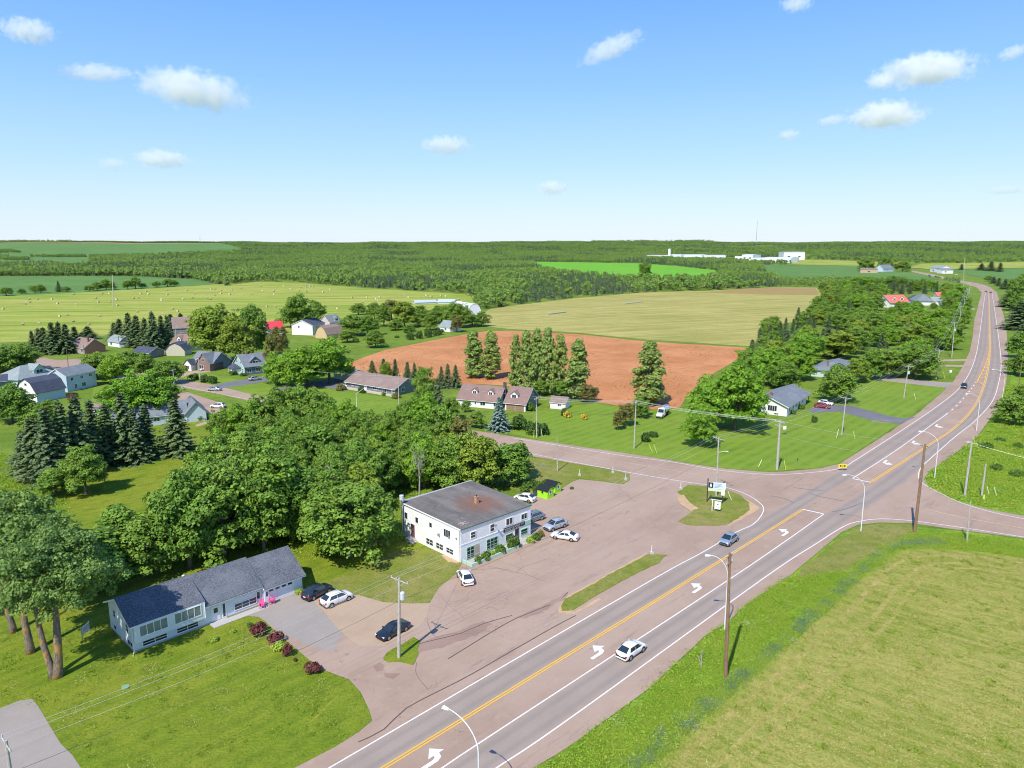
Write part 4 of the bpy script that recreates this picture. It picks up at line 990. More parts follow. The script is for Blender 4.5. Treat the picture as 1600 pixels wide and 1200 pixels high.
def fill(poly, spacing, hmul, conif=.25, excl=(), seed=5):
    xs = [p.x for p in poly]; ys = [p.y for p in poly]; A = (max(xs)-min(xs))*(max(ys)-min(ys)); n = int(A/spacing**2)
    X = rng.uniform(min(xs), max(xs), n); Y = rng.uniform(min(ys), max(ys), n); k = inpoly_np(X, Y, poly)
    for e in excl: k &= ~inpoly_np(X, Y, e)
    for x, y in zip(X[k], Y[k]):
        if abs(x) > y*.78+60: continue
        cn = mnoise.noise(Vector((x/150, y/260, seed)))
        isC = rng.random() < (.85 if cn > .18 else conif if cn > -.1 else .07)
        h = hmul*rng.uniform(.75, 1.2)*(1+.25*mnoise.noise(Vector((x/60, y/60, 9))))
        pts.append((x, y, T(x, y)-.2)); w = h*rng.uniform(.85, 1.2)
        scl.append((w, w, h)); idx.append(int(rng.integers(4)) if not isC else 4+int(rng.integers(2)))
fill(woods_near[0], 8.2, 1.0, .2, clear)
far = PL([(-80,380),(-80,378.5),(1700,378.5),(1700,405),(1540,411),(1440,412),(1345,408),(1250,405),(1250,400),(1000,398.5),(640,392.5),(500,394.5),(440,404),(330,408),(300,402),(270,399),(376,391),(352,379.9)])
# everything beyond: polar rejection with the far open fields cut out
def fill_far():
    cutouts = [PL(q) for q in (
      [(-80,400),(-80,379.2),(120,379.2),(345,380.1),(372,388),(382,392),(240,399),(130,402),(40,402)],
      [(-80,424),(-80,403),(140,401),(250,399),(292,404),(200,409),(110,418)],
      [(1410,420),(1418,411.5),(1540,410.5),(1700,406),(1700,440),(1500,440)],
      [(1225,415),(1250,405),(1345,407.5),(1420,411),(1425,420)],
      [(1120,386),(1200,383.5),(1290,384),(1180,387.5)],[(1560,390),(1640,389),(1640,392),(1570,392)],[(1520,399),(1640,397),(1640,400),(1530,401)],
      [(1050,383.0),(1075,383.2),(1085,385.5),(1060,384.5)], [(1010,401),(1260,401),(1262,410),(1190,412),(1010,406)])]
    N = 60000; yy = 1500+(6000-1500)*rng.random(N)**1.25; xx = yy*rng.uniform(-.78, .78, N)
    k = np.ones(N, dtype=bool)
    for e in cutouts+woods_near+[clear[0]]: k &= ~inpoly_np(xx, yy, e)
    k &= ~inpoly_np(xx, yy, PL([(-80,470),(-80,400),(300,398),(300,418),(60,424)])) | (yy > 2100)
    k &= ~inpoly_np(xx, yy, PL([(1195,430),(1190,414),(1240,414),(1420,418),(1480,437),(1400,439),(1225,438)]))
    for x, y in zip(xx[k], yy[k]):
        cn = mnoise.noise(Vector((x/240, y/420, 3)))
        isC = rng.random() < (.8 if cn > .12 else .3 if cn > -.15 else .08); g = 1+max(0, (y-1800)/4200)*1.1
        h = rng.uniform(.8, 1.15)*1.05; pts.append((x, y, T(x, y)-.4)); w = h*g*rng.uniform(1.0, 1.5); scl.append((w, w, h*(1+.15*(g-1)))); idx.append(int(rng.integers(4)) if not isC else 4+int(rng.integers(2)))
fill_far()
# tree bands crossing the left fields
for q, hm in (([(-60,431),(-60,420),(0,417),(70,414),(110,419),(200,410),(340,408),(345,443),(300,436),(190,431),(90,431),(84,428),(78,431)], 1.15), ([(0,407.5),(0,404.5),(44,405),(46,407)], .9), ([(48,402.5),(48,401),(135,400.8),(135,402.5)], .9), ([(6,407),(44,407),(44,405.6),(6,405.6)], .8), ([(140,409),(140,401.5),(230,400),(290,406),(230,408)], 1.0), ([(1192,446),(1195,440),(1280,439),(1400,440),(1425,441),(1424,446),(1300,448),(1282,449)], .7), ([(-60,396),(-60,392.8),(18,392.8),(33,395.5)], 1.0), ([(1500,437),(1450,434),(1420,428),(1460,436),(1500,443)], .5)):
    fill(PL(q), 7.5, hm, .35, (), 8)
# skyline wood
sk = [(x, 0) for x in range(-80, 1700, 2)]
for u in np.arange(-80, 1700, 1.1):
    if 110 < u < 352 and rng.random() < .45: continue
    for rr in (5150, 5320):
        d = ray(u, 379); x = d.x/d.y*rr*rng.uniform(.985, 1.01); y = rr*rng.uniform(.985, 1.01); f = 2.3 if u < 112 else .7 if u < 352 else (2.1 if 925 < u < 1110 else 1.3+.5*mnoise.noise(Vector((u/40, 0, 0))))
        pts.append((x, y, T(x, y)-1)); w = 2.2*rng.uniform(.8, 1.3); scl.append((w, w, f*rng.uniform(.8, 1.25))); idx.append(int(rng.integers(6)))
scatter('forest', pts, scl, idx, fcol, 'wide mixed forest stretching to the skyline behind the fields')
print('far trees', len(pts))
# ---------------------------------------------------------------- buildings
def shingle(name, a, b, rot=0.0, scale=5.0):
    m, nt, p, o = newmat(name); n = NT(nt); p.inputs['Roughness'].default_value = .9
    tc = nt.nodes.new('ShaderNodeTexCoord')
    f = n.noise(scale, 3, .8, vec=tc.outputs['Object'], stretch=(1.6, 1, 1)); g = n.noise(.35, 2, .5, vec=tc.outputs['Object'])
    c = n.mix(n.ramp(f, .35, .66), a, b); c = n.mix(n.ramp(g, .4, .7, 0, .3), c, [k*1.25 for k in b])
    w = nt.nodes.new('ShaderNodeTexWave'); w.bands_direction = 'Y'; w.wave_profile = 'SAW'; w.inputs['Scale'].default_value = 2.1; nt.links.new(tc.outputs['Object'], w.inputs['Vector'])
    c = n.mix(n.ramp(w.outputs['Fac'], .85, 1.0, 0, .35), c, [k*.55 for k in a])
    nt.links.new(c, p.inputs['Base Color']); n.bump(f, .6, .04, p); return m
def siding(name, col, vert=False, dirt=(.5,.48,.44), amt=.25):
    m, nt, p, o = newmat(name); n = NT(nt); p.inputs['Roughness'].default_value = .55; p.inputs['Specular IOR Level'].default_value = .3
    tc = nt.nodes.new('ShaderNodeTexCoord'); g = n.noise(.7, 5, .65, vec=tc.outputs['Object'])
    c = n.mix(n.ramp(g, .45, .75, 0, amt), col, dirt)
    w = nt.nodes.new('ShaderNodeTexWave'); w.bands_direction = 'X' if vert else 'Z'; w.wave_profile = 'SAW'; w.inputs['Scale'].default_value = 2*math.pi/(20*.2); nt.links.new(tc.outputs['Object'], w.inputs['Vector'])
    c = n.mix(n.ramp(w.outputs['Fac'], .8, 1.0, 0, .22), c, [k*.6 for k in col])
    nt.links.new(c, p.inputs['Base Color']); n.bump(w.outputs['Fac'], .5, .03, p); return m
def brickmat(name, a, b, mortar):
    m, nt, p, o = newmat(name); n = NT(nt); p.inputs['Roughness'].default_value = .9
    tc = nt.nodes.new('ShaderNodeTexCoord'); br = nt.nodes.new('ShaderNodeTexBrick'); br.inputs['Scale'].default_value = 4
    br.inputs['Color1'].default_value = c4(a); br.inputs['Color2'].default_value = c4(b); br.inputs['Mortar'].default_value = c4(mortar)
    nt.links.new(tc.outputs['Object'], br.inputs['Vector']); nt.links.new(br.outputs['Color'], p.inputs['Base Color']); return m
W_PALE = siding('pale_blue_grey_siding', (.70,.74,.78), amt=.1, dirt=(.5,.53,.55)); W_WHITE = siding('white_siding', (.80,.80,.79), amt=.12)
W_SHOP = siding('old_white_boards', (.88,.88,.87), amt=.14, dirt=(.62,.60,.56)); W_GREY = siding('slate_grey_siding', (.17,.20,.23))
W_BEIGE = siding('beige_siding', (.55,.50,.40)); W_TEAL = siding('dark_teal_siding', (.10,.17,.21)); W_MINT = siding('mint_siding', (.42,.60,.53))
W_TAN = siding('tan_board_siding', (.62,.45,.25)); W_PINK = siding('pale_pink_siding', (.66,.55,.52)); W_LBLUE = siding('light_blue_siding', (.50,.60,.66))
W_BRICK = brickmat('orange_red_brick', (.50,.19,.11), (.42,.15,.09), (.40,.33,.28)); W_BRICK2 = brickmat('brown_brick', (.26,.16,.13), (.21,.13,.11), (.3,.26,.23)); W_LIME = plain('lime_green_paint', (.36,.78,.03), .5)
R_BLACK = shingle('charcoal_shingles', (.05,.055,.07), (.175,.185,.205), scale=8.0); R_GREY = shingle('grey_shingles', (.12,.14,.16), (.22,.24,.26)); R_LGREY = shingle('light_grey_shingles', (.19,.23,.23), (.30,.34,.33))
R_BROWN = shingle('brown_shingles', (.19,.13,.11), (.30,.22,.185)); R_REDBR = shingle('red_brown_shingles', (.19,.12,.105), (.285,.185,.16)); R_RED = plain('red_metal_roof', (.78,.06,.09), .45); R_SALMON = plain('faded_red_roof', (.75,.16,.12), .6)
R_DARK = shingle('dark_blue_shingles', (.035,.045,.075), (.085,.095,.13)); R_FLAT = None
TRIM = plain('white_trim', (.84,.84,.83), .5); TRIMG = plain('pale_green_trim', (.35,.60,.42), .5); GLASS = plain('dark_window_glass', (.035,.045,.055), .08, spec=.9, var=.5, vscale=.8)
CURT = plain('curtained_window_glass', (.20,.25,.26), .12, spec=.8, var=.4, vscale=.7); DOORW = plain('white_door', (.78,.79,.80), .4); DOORD = plain('dark_door', (.10,.07,.055), .5); DOORB = plain('brown_garage_door', (.30,.19,.14), .5)
CONC = plain('concrete', (.46,.43,.40), .85, bump=.3); BRICKC = brickmat('chimney_brick', (.33,.13,.09), (.26,.10,.07), (.3,.26,.23)); METAL = plain('grey_metal', (.42,.43,.44), .35, metal=.7); BLACK = plain('black_paint', (.02,.02,.022), .4)
def flatroof():
    m, nt, p, o = newmat('tar_and_gravel_roof'); n = NT(nt); p.inputs['Roughness'].default_value = .9
    tc = nt.nodes.new('ShaderNodeTexCoord'); V = tc.outputs['Object']
    c = n.mix(n.ramp(n.noise(.35, 6, .7, vec=V, stretch=(1, 5, 1)), .3, .7), (.10,.088,.078), (.205,.178,.155))
    c = n.mix(n.ramp(n.noise(2.2, 5, .7, vec=V, stretch=(4, 1, 1)), .5, .75, 0, .5), c, (.30,.27,.24))
    g = nt.nodes.new('ShaderNodeVectorMath'); g.operation = 'DISTANCE'; g.inputs[1].default_value = (9.6, 6.4, 5.75)
    nt.links.new(V, g.inputs[0]); w = n.math('ADD', g.outputs['Value'], n.math('MULTIPLY', n.noise(.5, 5, .7, vec=V), 5.0))
    c = n.mix(n.ramp(w, 8.4, 3.6, 0, .8), c, (.21,.095,.055))
    nt.links.new(c, p.inputs['Base Color']); n.bump(n.noise(5, 4, .7, vec=V), .3, .03, p); return m
R_FLAT = flatroof()

class House:
    """local frame: x along the front wall from p0 to p1, y into the house, z up"""
    def __init__(s, name, label, p0, p1, depth=None, cat='house', world=False, group=None, zb=0):
        a = p0 if world else G(*p0); b = p1 if world else G(*p1); s.a = Vector((a.x, a.y, a.z if world else T(a.x, a.y)))
        d = Vector((b.x-a.x, b.y-a.y, 0)); s.w = d.length; s.rz = math.atan2(d.y, d.x); s.ux = d.normalized(); s.uy = Vector((-s.ux.y, s.ux.x, 0))
        s.d = depth; s.root = empty(name, s.a, s.rz); tag(s.root, label, cat, group)
    def loc(s, p): q = Vector(p)-s.a; return q.dot(s.ux), q.dot(s.uy)
    def wallpx(s, u, v, side='F', off=0.0):
        """(along, height) of photo pixel on a wall; F at y=off, L at x=off, R at x=off"""
        r = ray(u, v); o = Vector((0,0,CAM_H))-s.a
        nrm = s.uy if side in 'FB' else s.ux
        t = (off-o.dot(nrm))/r.dot(nrm); q = o+r*t
        return (q.dot(s.ux) if side in 'FB' else q.dot(s.uy)), q.z
    def block(s, x0, x1, y0, y1, eave, ridge, wall, roof, axis='x', hip=False, over=.4, z0=0.0, th=.16, fascia=None, gambrel=False, left_ov=None, right_ov=None):
        zb = z0-.3 if z0 == 0 else z0
        mb = MB()
        ym, xm = (y0+y1)/2, (x0+x1)/2
        if hip or ridge <= eave: mb.box(x0, x1, y0, y1, zb, eave)
        elif gambrel:
            yk = (y1-y0)*.22; zk = eave+(ridge-eave)*.68
            poly = [(x0,y0,zb),(x0,y1,zb),(x0,y1,eave),(x0,y1-yk,zk),(x0,ym,ridge),(x0,y0+yk,zk),(x0,y0,eave)]
            mb.prism(poly, (x1-x0, 0, 0))
        elif axis == 'x': mb.prism([(x0,y0,zb),(x0,y1,zb),(x0,y1,eave),(x0,ym,ridge),(x0,y0,eave)], (x1-x0, 0, 0))
        else: mb.prism([(x0,y0,zb),(x1,y0,zb),(x1,y0,eave),(xm,y0,ridge),(x0,y0,eave)], (0, y1-y0, 0))
        mb.obj('wall', wall, s.root)
        rb = MB(); e = eave+.02; lo = over if left_ov is None else left_ov; ro = over if right_ov is None else right_ov
        if hip:
            ins = min(x1-x0, y1-y0)/2*.98; dz = (ridge-eave)/ins*over
            if x1-x0 >= y1-y0: r0, r1 = (x0+ins, ym, ridge+th), (x1-ins, ym, ridge+th)
            else: r0, r1 = (xm, y0+ins, ridge+th), (xm, y1-ins, ridge+th)
            A = [(x0-over,y0-over,e-dz+th),(x1+over,y0-over,e-dz+th),(x1+over,y1+over,e-dz+th),(x0-over,y1+over,e-dz+th)]
            Bm = [(p[0],p[1],p[2]-th*.9) for p in A]
            v = A+[r0, r1]+Bm
            if x1-x0 >= y1-y0: f = [(0,1,5,4),(1,2,5),(2,3,4,5),(3,0,4)]
            else: f = [(0,1,4),(1,2,5,4),(2,3,5),(3,0,4,5)]
            f += [(6,7,1,0),(7,8,2,1),(8,9,3,2),(9,6,0,3),(9,8,7,6)]
            rb.add(v, f)
        elif ridge <= eave: rb.box(x0-over, x1+over, y0-over, y1+over, e, e+th)
        else:
            def slab(a, b, c, d):  # quad, thickened downward->up
                q = [Vector(k) for k in (a, b, c, d)]; n = (q[1]-q[0]).cross(q[3]-q[0]).normalized()
                if n.z < 0: n = -n
                rb.hexa(q+[k+n*th for k in q])
            if gambrel:
                yk = (y1-y0)*.22; zk = eave+(ridge-eave)*.68; k1 = (zk-eave)/yk
                slab((x0-lo,y0-.25,e-.25*k1),(x1+ro,y0-.25,e-.25*k1),(x1+ro,y0+yk,zk+.02),(x0-lo,y0+yk,zk+.02)); slab((x0-lo,y0+yk,zk+.02),(x1+ro,y0+yk,zk+.02),(x1+ro,ym,ridge+.02),(x0-lo,ym,ridge+.02))
                slab((x0-lo,ym,ridge+.02),(x1+ro,ym,ridge+.02),(x1+ro,y1-yk,zk+.02),(x0-lo,y1-yk,zk+.02)); slab((x0-lo,y1-yk,zk+.02),(x1+ro,y1-yk,zk+.02),(x1+ro,y1+.25,e-.25*k1),(x0-lo,y1+.25,e-.25*k1))
            elif axis == 'x':
                k = (ridge-eave)/((y1-y0)/2)
                slab((x0-lo,y0-over,e-over*k),(x1+ro,y0-over,e-over*k),(x1+ro,ym,ridge+.02),(x0-lo,ym,ridge+.02)); slab((x0-lo,ym,ridge+.02),(x1+ro,ym,ridge+.02),(x1+ro,y1+over,e-over*k),(x0-lo,y1+over,e-over*k))
            else:
                k = (ridge-eave)/((x1-x0)/2)
                slab((x0-over,y0-lo,e-over*k),(x0-over,y1+ro,e-over*k),(xm,y1+ro,ridge+.02),(xm,y0-lo,ridge+.02)); slab((xm,y0-lo,ridge+.02),(xm,y1+ro,ridge+.02),(x1+over,y1+ro,e-over*k),(x1+over,y0-lo,e-over*k))
        ro_ = rb.obj('roof', roof, s.root)
        fa = fascia or TRIM
        if ridge > eave and not gambrel and not hip and axis == 'x':
            k = (ridge-eave)/((y1-y0)/2); fb = MB()
            for yy, sg in ((y0-over-.03, 1), (y1+over+.03, -1)):
                fb.box(x0-lo, x1+ro, min(yy, yy+.025*sg), max(yy, yy+.025*sg), e-over*k-.10, e-over*k+th*.8)
            for xx in (x0-lo-.035, x1+ro+.01):
                fb.hexa([(xx,y0-over,e-over*k-.08),(xx+.025,y0-over,e-over*k-.08),(xx+.025,ym,ridge-.08),(xx,ym,ridge-.08),(xx,y0-over,e-over*k+.13),(xx+.025,y0-over,e-over*k+.13),(xx+.025,ym,ridge+.15),(xx,ym,ridge+.15)])
                fb.hexa([(xx,ym,ridge-.08),(xx+.025,ym,ridge-.08),(xx+.025,y1+over,e-over*k-.08),(xx,y1+over,e-over*k-.08),(xx,ym,ridge+.15),(xx+.025,ym,ridge+.15),(xx+.025,y1+over,e-over*k+.13),(xx,y1+over,e-over*k+.13)])
            fb.obj('fascia', fa, ro_)
        return ro_
    def _place(s, side, off):
        # returns function mapping (s, out, z) -> local xyz
        if side == 'F': return lambda a, o, z: (a, off-o, z)
        if side == 'B': return lambda a, o, z: (a, off+o, z)
        if side == 'L': return lambda a, o, z: (off-o, a, z)
        return lambda a, o, z: (off+o, a, z)
    def bx(s, mb, P, a0, a1, o0, o1, z0, z1, mi=None):
        p = [P(a, o, z) for z in (z0, z1) for (a, o) in ((a0,o0),(a1,o0),(a1,o1),(a0,o1))]
        xs = [q[0] for q in p]; ys = [q[1] for q in p]; mb.box(min(xs), max(xs), min(ys), max(ys), z0, z1, mi)
    def window(s, side, a, z, w, h, nx=1, ny=1, off=0.0, glass=None, frame=None, fw=.09, name='window', panes=True):
        P = s._place(side, off); mb = MB(); o = .06
        a0, a1, z0, z1 = a-w/2, a+w/2, z-h/2, z+h/2
        s.bx(mb, P, a0-fw, a1+fw, 0, o, z0-fw, z0); s.bx(mb, P, a0-fw, a1+fw, 0, o, z1, z1+fw)
        s.bx(mb, P, a0-fw, a0, 0, o, z0, z1); s.bx(mb, P, a1, a1+fw, 0, o, z0, z1)
        for i in range(1, nx): x = a0+w*i/nx; s.bx(mb, P, x-fw*.4, x+fw*.4, .002, o-.008, z0, z1)
        for j in range(1, ny): y = z0+h*j/ny; s.bx(mb, P, a0, a1, .002, o-.012, y-fw*.35, y+fw*.35)
        f = mb.obj(name, frame or TRIM, s.root)
        if panes:
            for i in range(nx):
                for j in range(ny):
                    g = MB(); s.bx(g, P, a0+w*i/nx+(.4*fw if i else 0), a0+w*(i+1)/nx-(.4*fw if i < nx-1 else 0), .001, .02, z0+h*j/ny+(.35*fw if j else 0), z0+h*(j+1)/ny-(.35*fw if j < ny-1 else 0))
                    g.obj('pane', glass or GLASS, f)
        return f
    def winpx(s, side, pts, nx=1, ny=1, off=0.0, **k):
        """window from the photo: bottom-left, bottom-right, top-left pixel"""
        (a0, z0), (a1, z1), (a2, z2) = [s.wallpx(u, v, side, off) for u, v in pts]
        w = abs(a1-a0); zc0 = (z0+z1)/2; h = abs(z2-z0)
        return s.window(side, (a0+a1)/2, zc0+h/2, w, h, nx, ny, off, **k)
    def door(s, side, a, w=.95, h=2.05, z=0.0, off=0.0, mat=None, lite=True, name='door'):
        P = s._place(side, off); mb = MB(); s.bx(mb, P, a-w/2-.08, a+w/2+.08, 0, .05, z, z+h+.08)
        fr = mb.obj(name+'_frame' if False else 'door_frame', TRIM, s.root)
        m2 = MB(); s.bx(m2, P, a-w/2, a+w/2, .051, .075, z+.03, z+h); d = m2.obj(name, mat or DOORW, s.root)
        if lite:
            g = MB(); s.bx(g, P, a-w*.25, a+w*.25, .076, .085, z+h*.55, z+h*.88); g.obj('pane', GLASS, d)
        k = MB(); s.bx(k, P, a+w*.36, a+w*.42, .076, .12, z+h*.45, z+h*.49); k.obj('handle', METAL, d)
        return d
    def garage(s, side, a, w, h, off=0.0, mat=None, lites=4, rows=4):
        P = s._place(side, off); mb = MB()
        for sg in (-1, 1): s.bx(mb, P, a+sg*(w/2+.06)-.06, a+sg*(w/2+.06)+.06, 0, .06, 0, h+.1)
        s.bx(mb, P, a-w/2, a+w/2, 0, .06, h, h+.1); mb.obj('door_frame', TRIM, s.root)
        d = None
        m2 = MB(); s.bx(m2, P, a-w/2, a+w/2, .0015, .015, 0, h); d = m2.obj('garage_door', mat or DOORW, s.root)
        for j in range(rows):
            g = MB(); s.bx(g, P, a-w/2+.02, a+w/2-.02, .016, .035, h*j/rows+.015, h*(j+1)/rows-.015); g.obj('panel', mat or DOORW, d)
        for i in range(lites):
            g = MB(); x = a-w/2+w*(i+.5)/lites; s.bx(g, P, x-w/lites*.32, x+w/lites*.32, .036, .045, h*(rows-1)/rows+.1 if rows > 1 else h*.7, h-.12); g.obj('pane', GLASS, d)
    def chimney(s, x, y, z0, z1, w=.7, mat=None, d=None):
        mb = MB(); d = d or w; mb.box(x-w/2, x+w/2, y-d/2, y+d/2, z0, z1); mb.box(x-w/2-.06, x+w/2+.06, y-d/2-.06, y+d/2+.06, z1, z1+.1); c = mb.obj('chimney', mat or BRICKC, s.root)
        m2 = MB(); m2.tube([(x,y,z1+.1),(x,y,z1+.32)], .13, 8); m2.obj('flue', BLACK, c)
    def vent(s, x, y, z, h=.45, r=.08, mat=None, name='vent_pipe'):
        mb = MB(); mb.tube([(x,y,z-.1),(x,y,z+h)], r, 8); mb.tube([(x,y,z+h),(x,y,z+h+.08)], r*1.5, 8); mb.obj(name, mat or METAL, s.root)
    def part(s, name, mat, f):
        mb = MB(); f(mb); return mb.obj(name, mat, s.root)

# --- ranch house, lower left
h = House('ranch_house', 'long pale split-level ranch house with charcoal shingle roof beside the cottonwoods', (212,1021), (473.5,922.5))
Wd = h.w; D1 = 9.0
xa = 8.9; xc = Wd*.735
h.block(0, xa, .35, D1, 3.75, 5.65, W_PALE, R_BLACK, over=.45, right_ov=0.02)
h.part('bay_wall', W_PALE, lambda mb: mb.box(.05, xa-.05, -.15, .349, 1.35, 3.68))
h.part('foundation', CONC, lambda mb: mb.box(-.03, Wd+.03, .30, D1+.03, -.2, .22))
h.block(xa+.005, xc, .38, D1, 3.05, 5.62, W_PALE, R_BLACK, over=.5, left_ov=0, right_ov=.02)
h.block(xc+.005, Wd, 0.1, D1-.1, 2.6, 5.4, W_PALE, R_BLACK, over=.45, left_ov=0, right_ov=.4)
h.window('F', 2.35, 2.72, 3.3, 1.35, 4, 1, off=-.15, glass=CURT); h.window('F', 6.6, 2.72, 3.3, 1.35, 4, 1, off=-.15, glass=CURT)
h.window('F', 2.5, .72, 2.9, .62, 2, 2, off=.35); h.window('F', 6.6, .72, 2.7, .62, 2, 2, off=.35)
h.door('F', 10.4, 1.1, 2.1, .15, .38); h.window('F', 11.55, 1.25, .35, 1.9, off=.38)
h.window('F', 14.6, 2.55, 3.1, .36, 3, 1, off=.38); h.window('F', 14.6, 1.05, 3.1, .85, 3, 2, off=.38)
h.window('F', 16.5, 1.6, .45, 1.0, off=.38)
h.garage('F', (xc+Wd)/2-.35, 3.9, 2.05, off=.1, lites=4, rows=4)
h.door('F', xc+.55, .6, 2.0, .02, .1, lite=True)
h.window('L', 2.2, 2.6, .8, 1.3, 1, 2, off=0); h.window('L', 1.6, .75, 1.7, .6, 2, 1, off=0); h.window('L', 6.8, 2.8, .9, .9, 1, 2, off=0); h.window('L', 7.0, .8, .9, .6, 1, 1)
h.part('downspout', TRIM, lambda mb: (mb.tube([(-.06,.28,3.4),(-.06,.28,.15),(-.5,-.6,.08)], .05, 6), mb.tube([(xa-.1,-.2,3.5),(xa-.1,-.2,1.4)], .045, 6)))
h.part('doorstep', CONC, lambda mb: mb.box(9.4, 11.8, -1.3, .36, -.05, .15))
h.part('walkway', CONC, lambda mb: mb.box(11.8, xc+.2, -1.2, .1, -.05, .07))
h.vent(8.3, 4.9, 5.5, .35, .12, TRIM); h.vent(12.2, 4.9, 5.4, .3, .1)

# --- white shop, centre
h = House('shop_building', 'two-storey white flat-roofed shop building with green-framed windows in the car park', (720,879), (829,836), cat='shop')
Ws = h.w; Ds = 15.6; HT = 5.45
h.part('wall', W_SHOP, lambda mb: mb.box(0, Ws, 0, Ds, -.3, HT))
h.part('roof', R_FLAT, lambda mb: mb.add([(-.12,-.15,HT+.02),(Ws+.12,-.15,HT-.05),(Ws+.12,Ds+.1,HT+.55),(-.12,Ds+.1,HT+.45),(-.12,-.15,HT+.2),(Ws+.12,-.15,HT+.14),(Ws+.12,Ds+.1,HT+.75),(-.12,Ds+.1,HT+.62)], [(0,3,2,1),(4,5,6,7),(0,1,5,4),(1,2,6,5),(2,3,7,6),(3,0,4,7)]))
h.part('roof_edge', TRIM, lambda mb: (mb.hexa([(-.16,-.19,HT+.0),(-.125,-.19,HT+.0),(-.125,Ds+.12,HT+.42),(-.16,Ds+.12,HT+.42),(-.16,-.19,HT+.24),(-.125,-.19,HT+.24),(-.125,Ds+.12,HT+.68),(-.16,Ds+.12,HT+.68)]), mb.box(-.16, Ws+.16, Ds+.105, Ds+.15, HT+.35, HT+.86)))
h.part('eave_strip', plain('green_metal_strip', (.12,.20,.16), .5), lambda mb: mb.box(-.12, Ws+.12, -.19, -.155, HT-.02, HT+.2))
h.part('upper_storey_band', TRIM, lambda mb: mb.box(-.02, Ws+.02, -.05, -.003, 2.78, 2.92))
z7 = lambda x, y: (600+x/6.154, 730+y/6.154)
def shopwin(side, x0, y0, x1, y1, xt, yt, nx, ny, frame=None, glass=None): return h.winpx(side, [z7(x0,y0), z7(x1,y1), z7(xt,yt)], nx, ny, frame=frame, glass=glass)
shopwin('F', 835,683, 880,670, 835,628, 1, 2); shopwin('F', 1022,620, 1058,608, 1022,556, 1, 2); shopwin('F', 1175,560, 1235,540, 1175,500, 2, 1); shopwin('F', 1320,505, 1372,488, 1320,455, 2, 1)
GW = dict(frame=TRIMG)
shopwin('F', 800,880, 865,858, 800,775, 2, 3, TRIMG); shopwin('F', 990,795, 1090,760, 990,698, 3, 3, TRIMG); shopwin('F', 1172,712, 1232,690, 1172,655, 1, 1, TRIMG); shopwin('F', 1318,655, 1378,632, 1318,605, 1, 2, TRIMG)
a0, z0 = h.wallpx(*z7(868,858), 'F'); a1, z1 = h.wallpx(*z7(915,840), 'F')
h.part('boarded_panel', plain('plywood', (.50,.40,.30), .8), lambda mb: mb.box(a0+.1, a1, -.05, -.004, z0, z0+2.0))
ad, zd = h.wallpx(*z7(1275,690), 'F'); h.door('F', ad, 1.0, 2.1, .15, 0, DOORD)
h.part('doorstep', CONC, lambda mb: mb.box(ad-1.3, ad+1.2, -1.4, -.002, -.05, .15))
s0, sz = h.wallpx(*z7(1147,630), 'F'); s1, _ = h.wallpx(*z7(1350,560), 'F')
sg = h.part('sign_board', plain('dark_sign_board', (.035,.025,.035), .5), lambda mb: mb.box(s0, s1, -.12, -.055, sz, sz+.72))
# two lines of white lettering, too blurred in the photo to read: plain letter-like strokes
def strokes(mb, x0, x1, z, hgt, y):
    x = x0
    r = random.Random(3)
    while x < x1:
        w = r.choice([.08,.11,.14]); k = r.random()
        mb.box(x, x+.035, y-.012, y, z, z+hgt*(1 if k < .4 else .72))
        if k > .3: mb.box(x+.035, x+w, y-.012, y, z+hgt*.3, z+hgt*.45)
        if k > .55: mb.box(x+w, x+w+.03, y-.012, y, z, z+hgt*.72)
        x += w+.1 if r.random() < .85 else w+.28
L1 = MB(); strokes(L1, s0+.35, s0+(s1-s0)*.48, sz+.33, .2, -.121); strokes(L1, s0+.45, s0+(s1-s0)*.75, sz+.07, .2, -.121); strokes(L1, s0+(s1-s0)*.52, s1-.15, sz+.33, .2, -.121); L1.obj('lettering', TRIM, sg)
h.part('green_sign_board', TRIMG, lambda mb: mb.box(s1+.02, min(Ws-.05, s1+1.7), -.10, -.055, sz-.02, sz+.62))
# left side wall
shopwin('L', 203,492, 228,500, 203,432, 1, 1) ; shopwin('L', 305,530, 330,540, 305,478, 1, 1); shopwin('L', 438,572, 462,582, 438,530, 1, 1); shopwin('L', 578,660, 638,685, 578,590, 3, 1)
shopwin('L', 410,735, 472,755, 410,682, 2, 2); shopwin('L', 505,775, 570,798, 505,725, 2, 2); shopwin('L', 603,815, 668,845, 603,768, 2, 2)
ad2, _ = h.wallpx(*z7(283,700), 'L'); h.door('L', ad2, 1.0, 2.3, .6, 0, plain('maroon_door', (.16,.06,.07), .5), lite=False)
h.part('side_steps', CONC, lambda mb: [mb.box(-1.3+.0*i, -.002, ad2-.7-.3*i, ad2-.7-.3*i+.3 if i else ad2+.7, -.05, .58-.19*i) for i in range(3)])
h.part('downspout', METAL, lambda mb: (mb.tube([(-.05,.15,5.3),(-.05,.15,.1)], .045, 6), mb.tube([(-.05,Ds-.3,5.6),(-.05,Ds-.3,.1)], .045, 6)))
h.part('wall_lamp', METAL, lambda mb: (mb.tube([(6.9,-.02,4.75),(7.15,-.5,4.55)], .05, 6), mb.box(7.0, 7.3, -.75, -.4, 4.35, 4.55)))
h.part('side_box', METAL, lambda mb: (mb.box(-.14, -.003, 2.6, 2.9, 3.3, 3.7), mb.box(-.3, -.003, 5.2, 5.5, 3.0, 3.35), mb.box(-.12, -.003, .8, 1.1, 3.7, 3.9)))
rz_ = lambda y: HT+.2+.42*y/Ds
h.chimney(9.3, 6.6, rz_(6.6)-.1, rz_(6.6)+1.15, .55, plain('clay_chimney', (.50,.27,.17), .8))
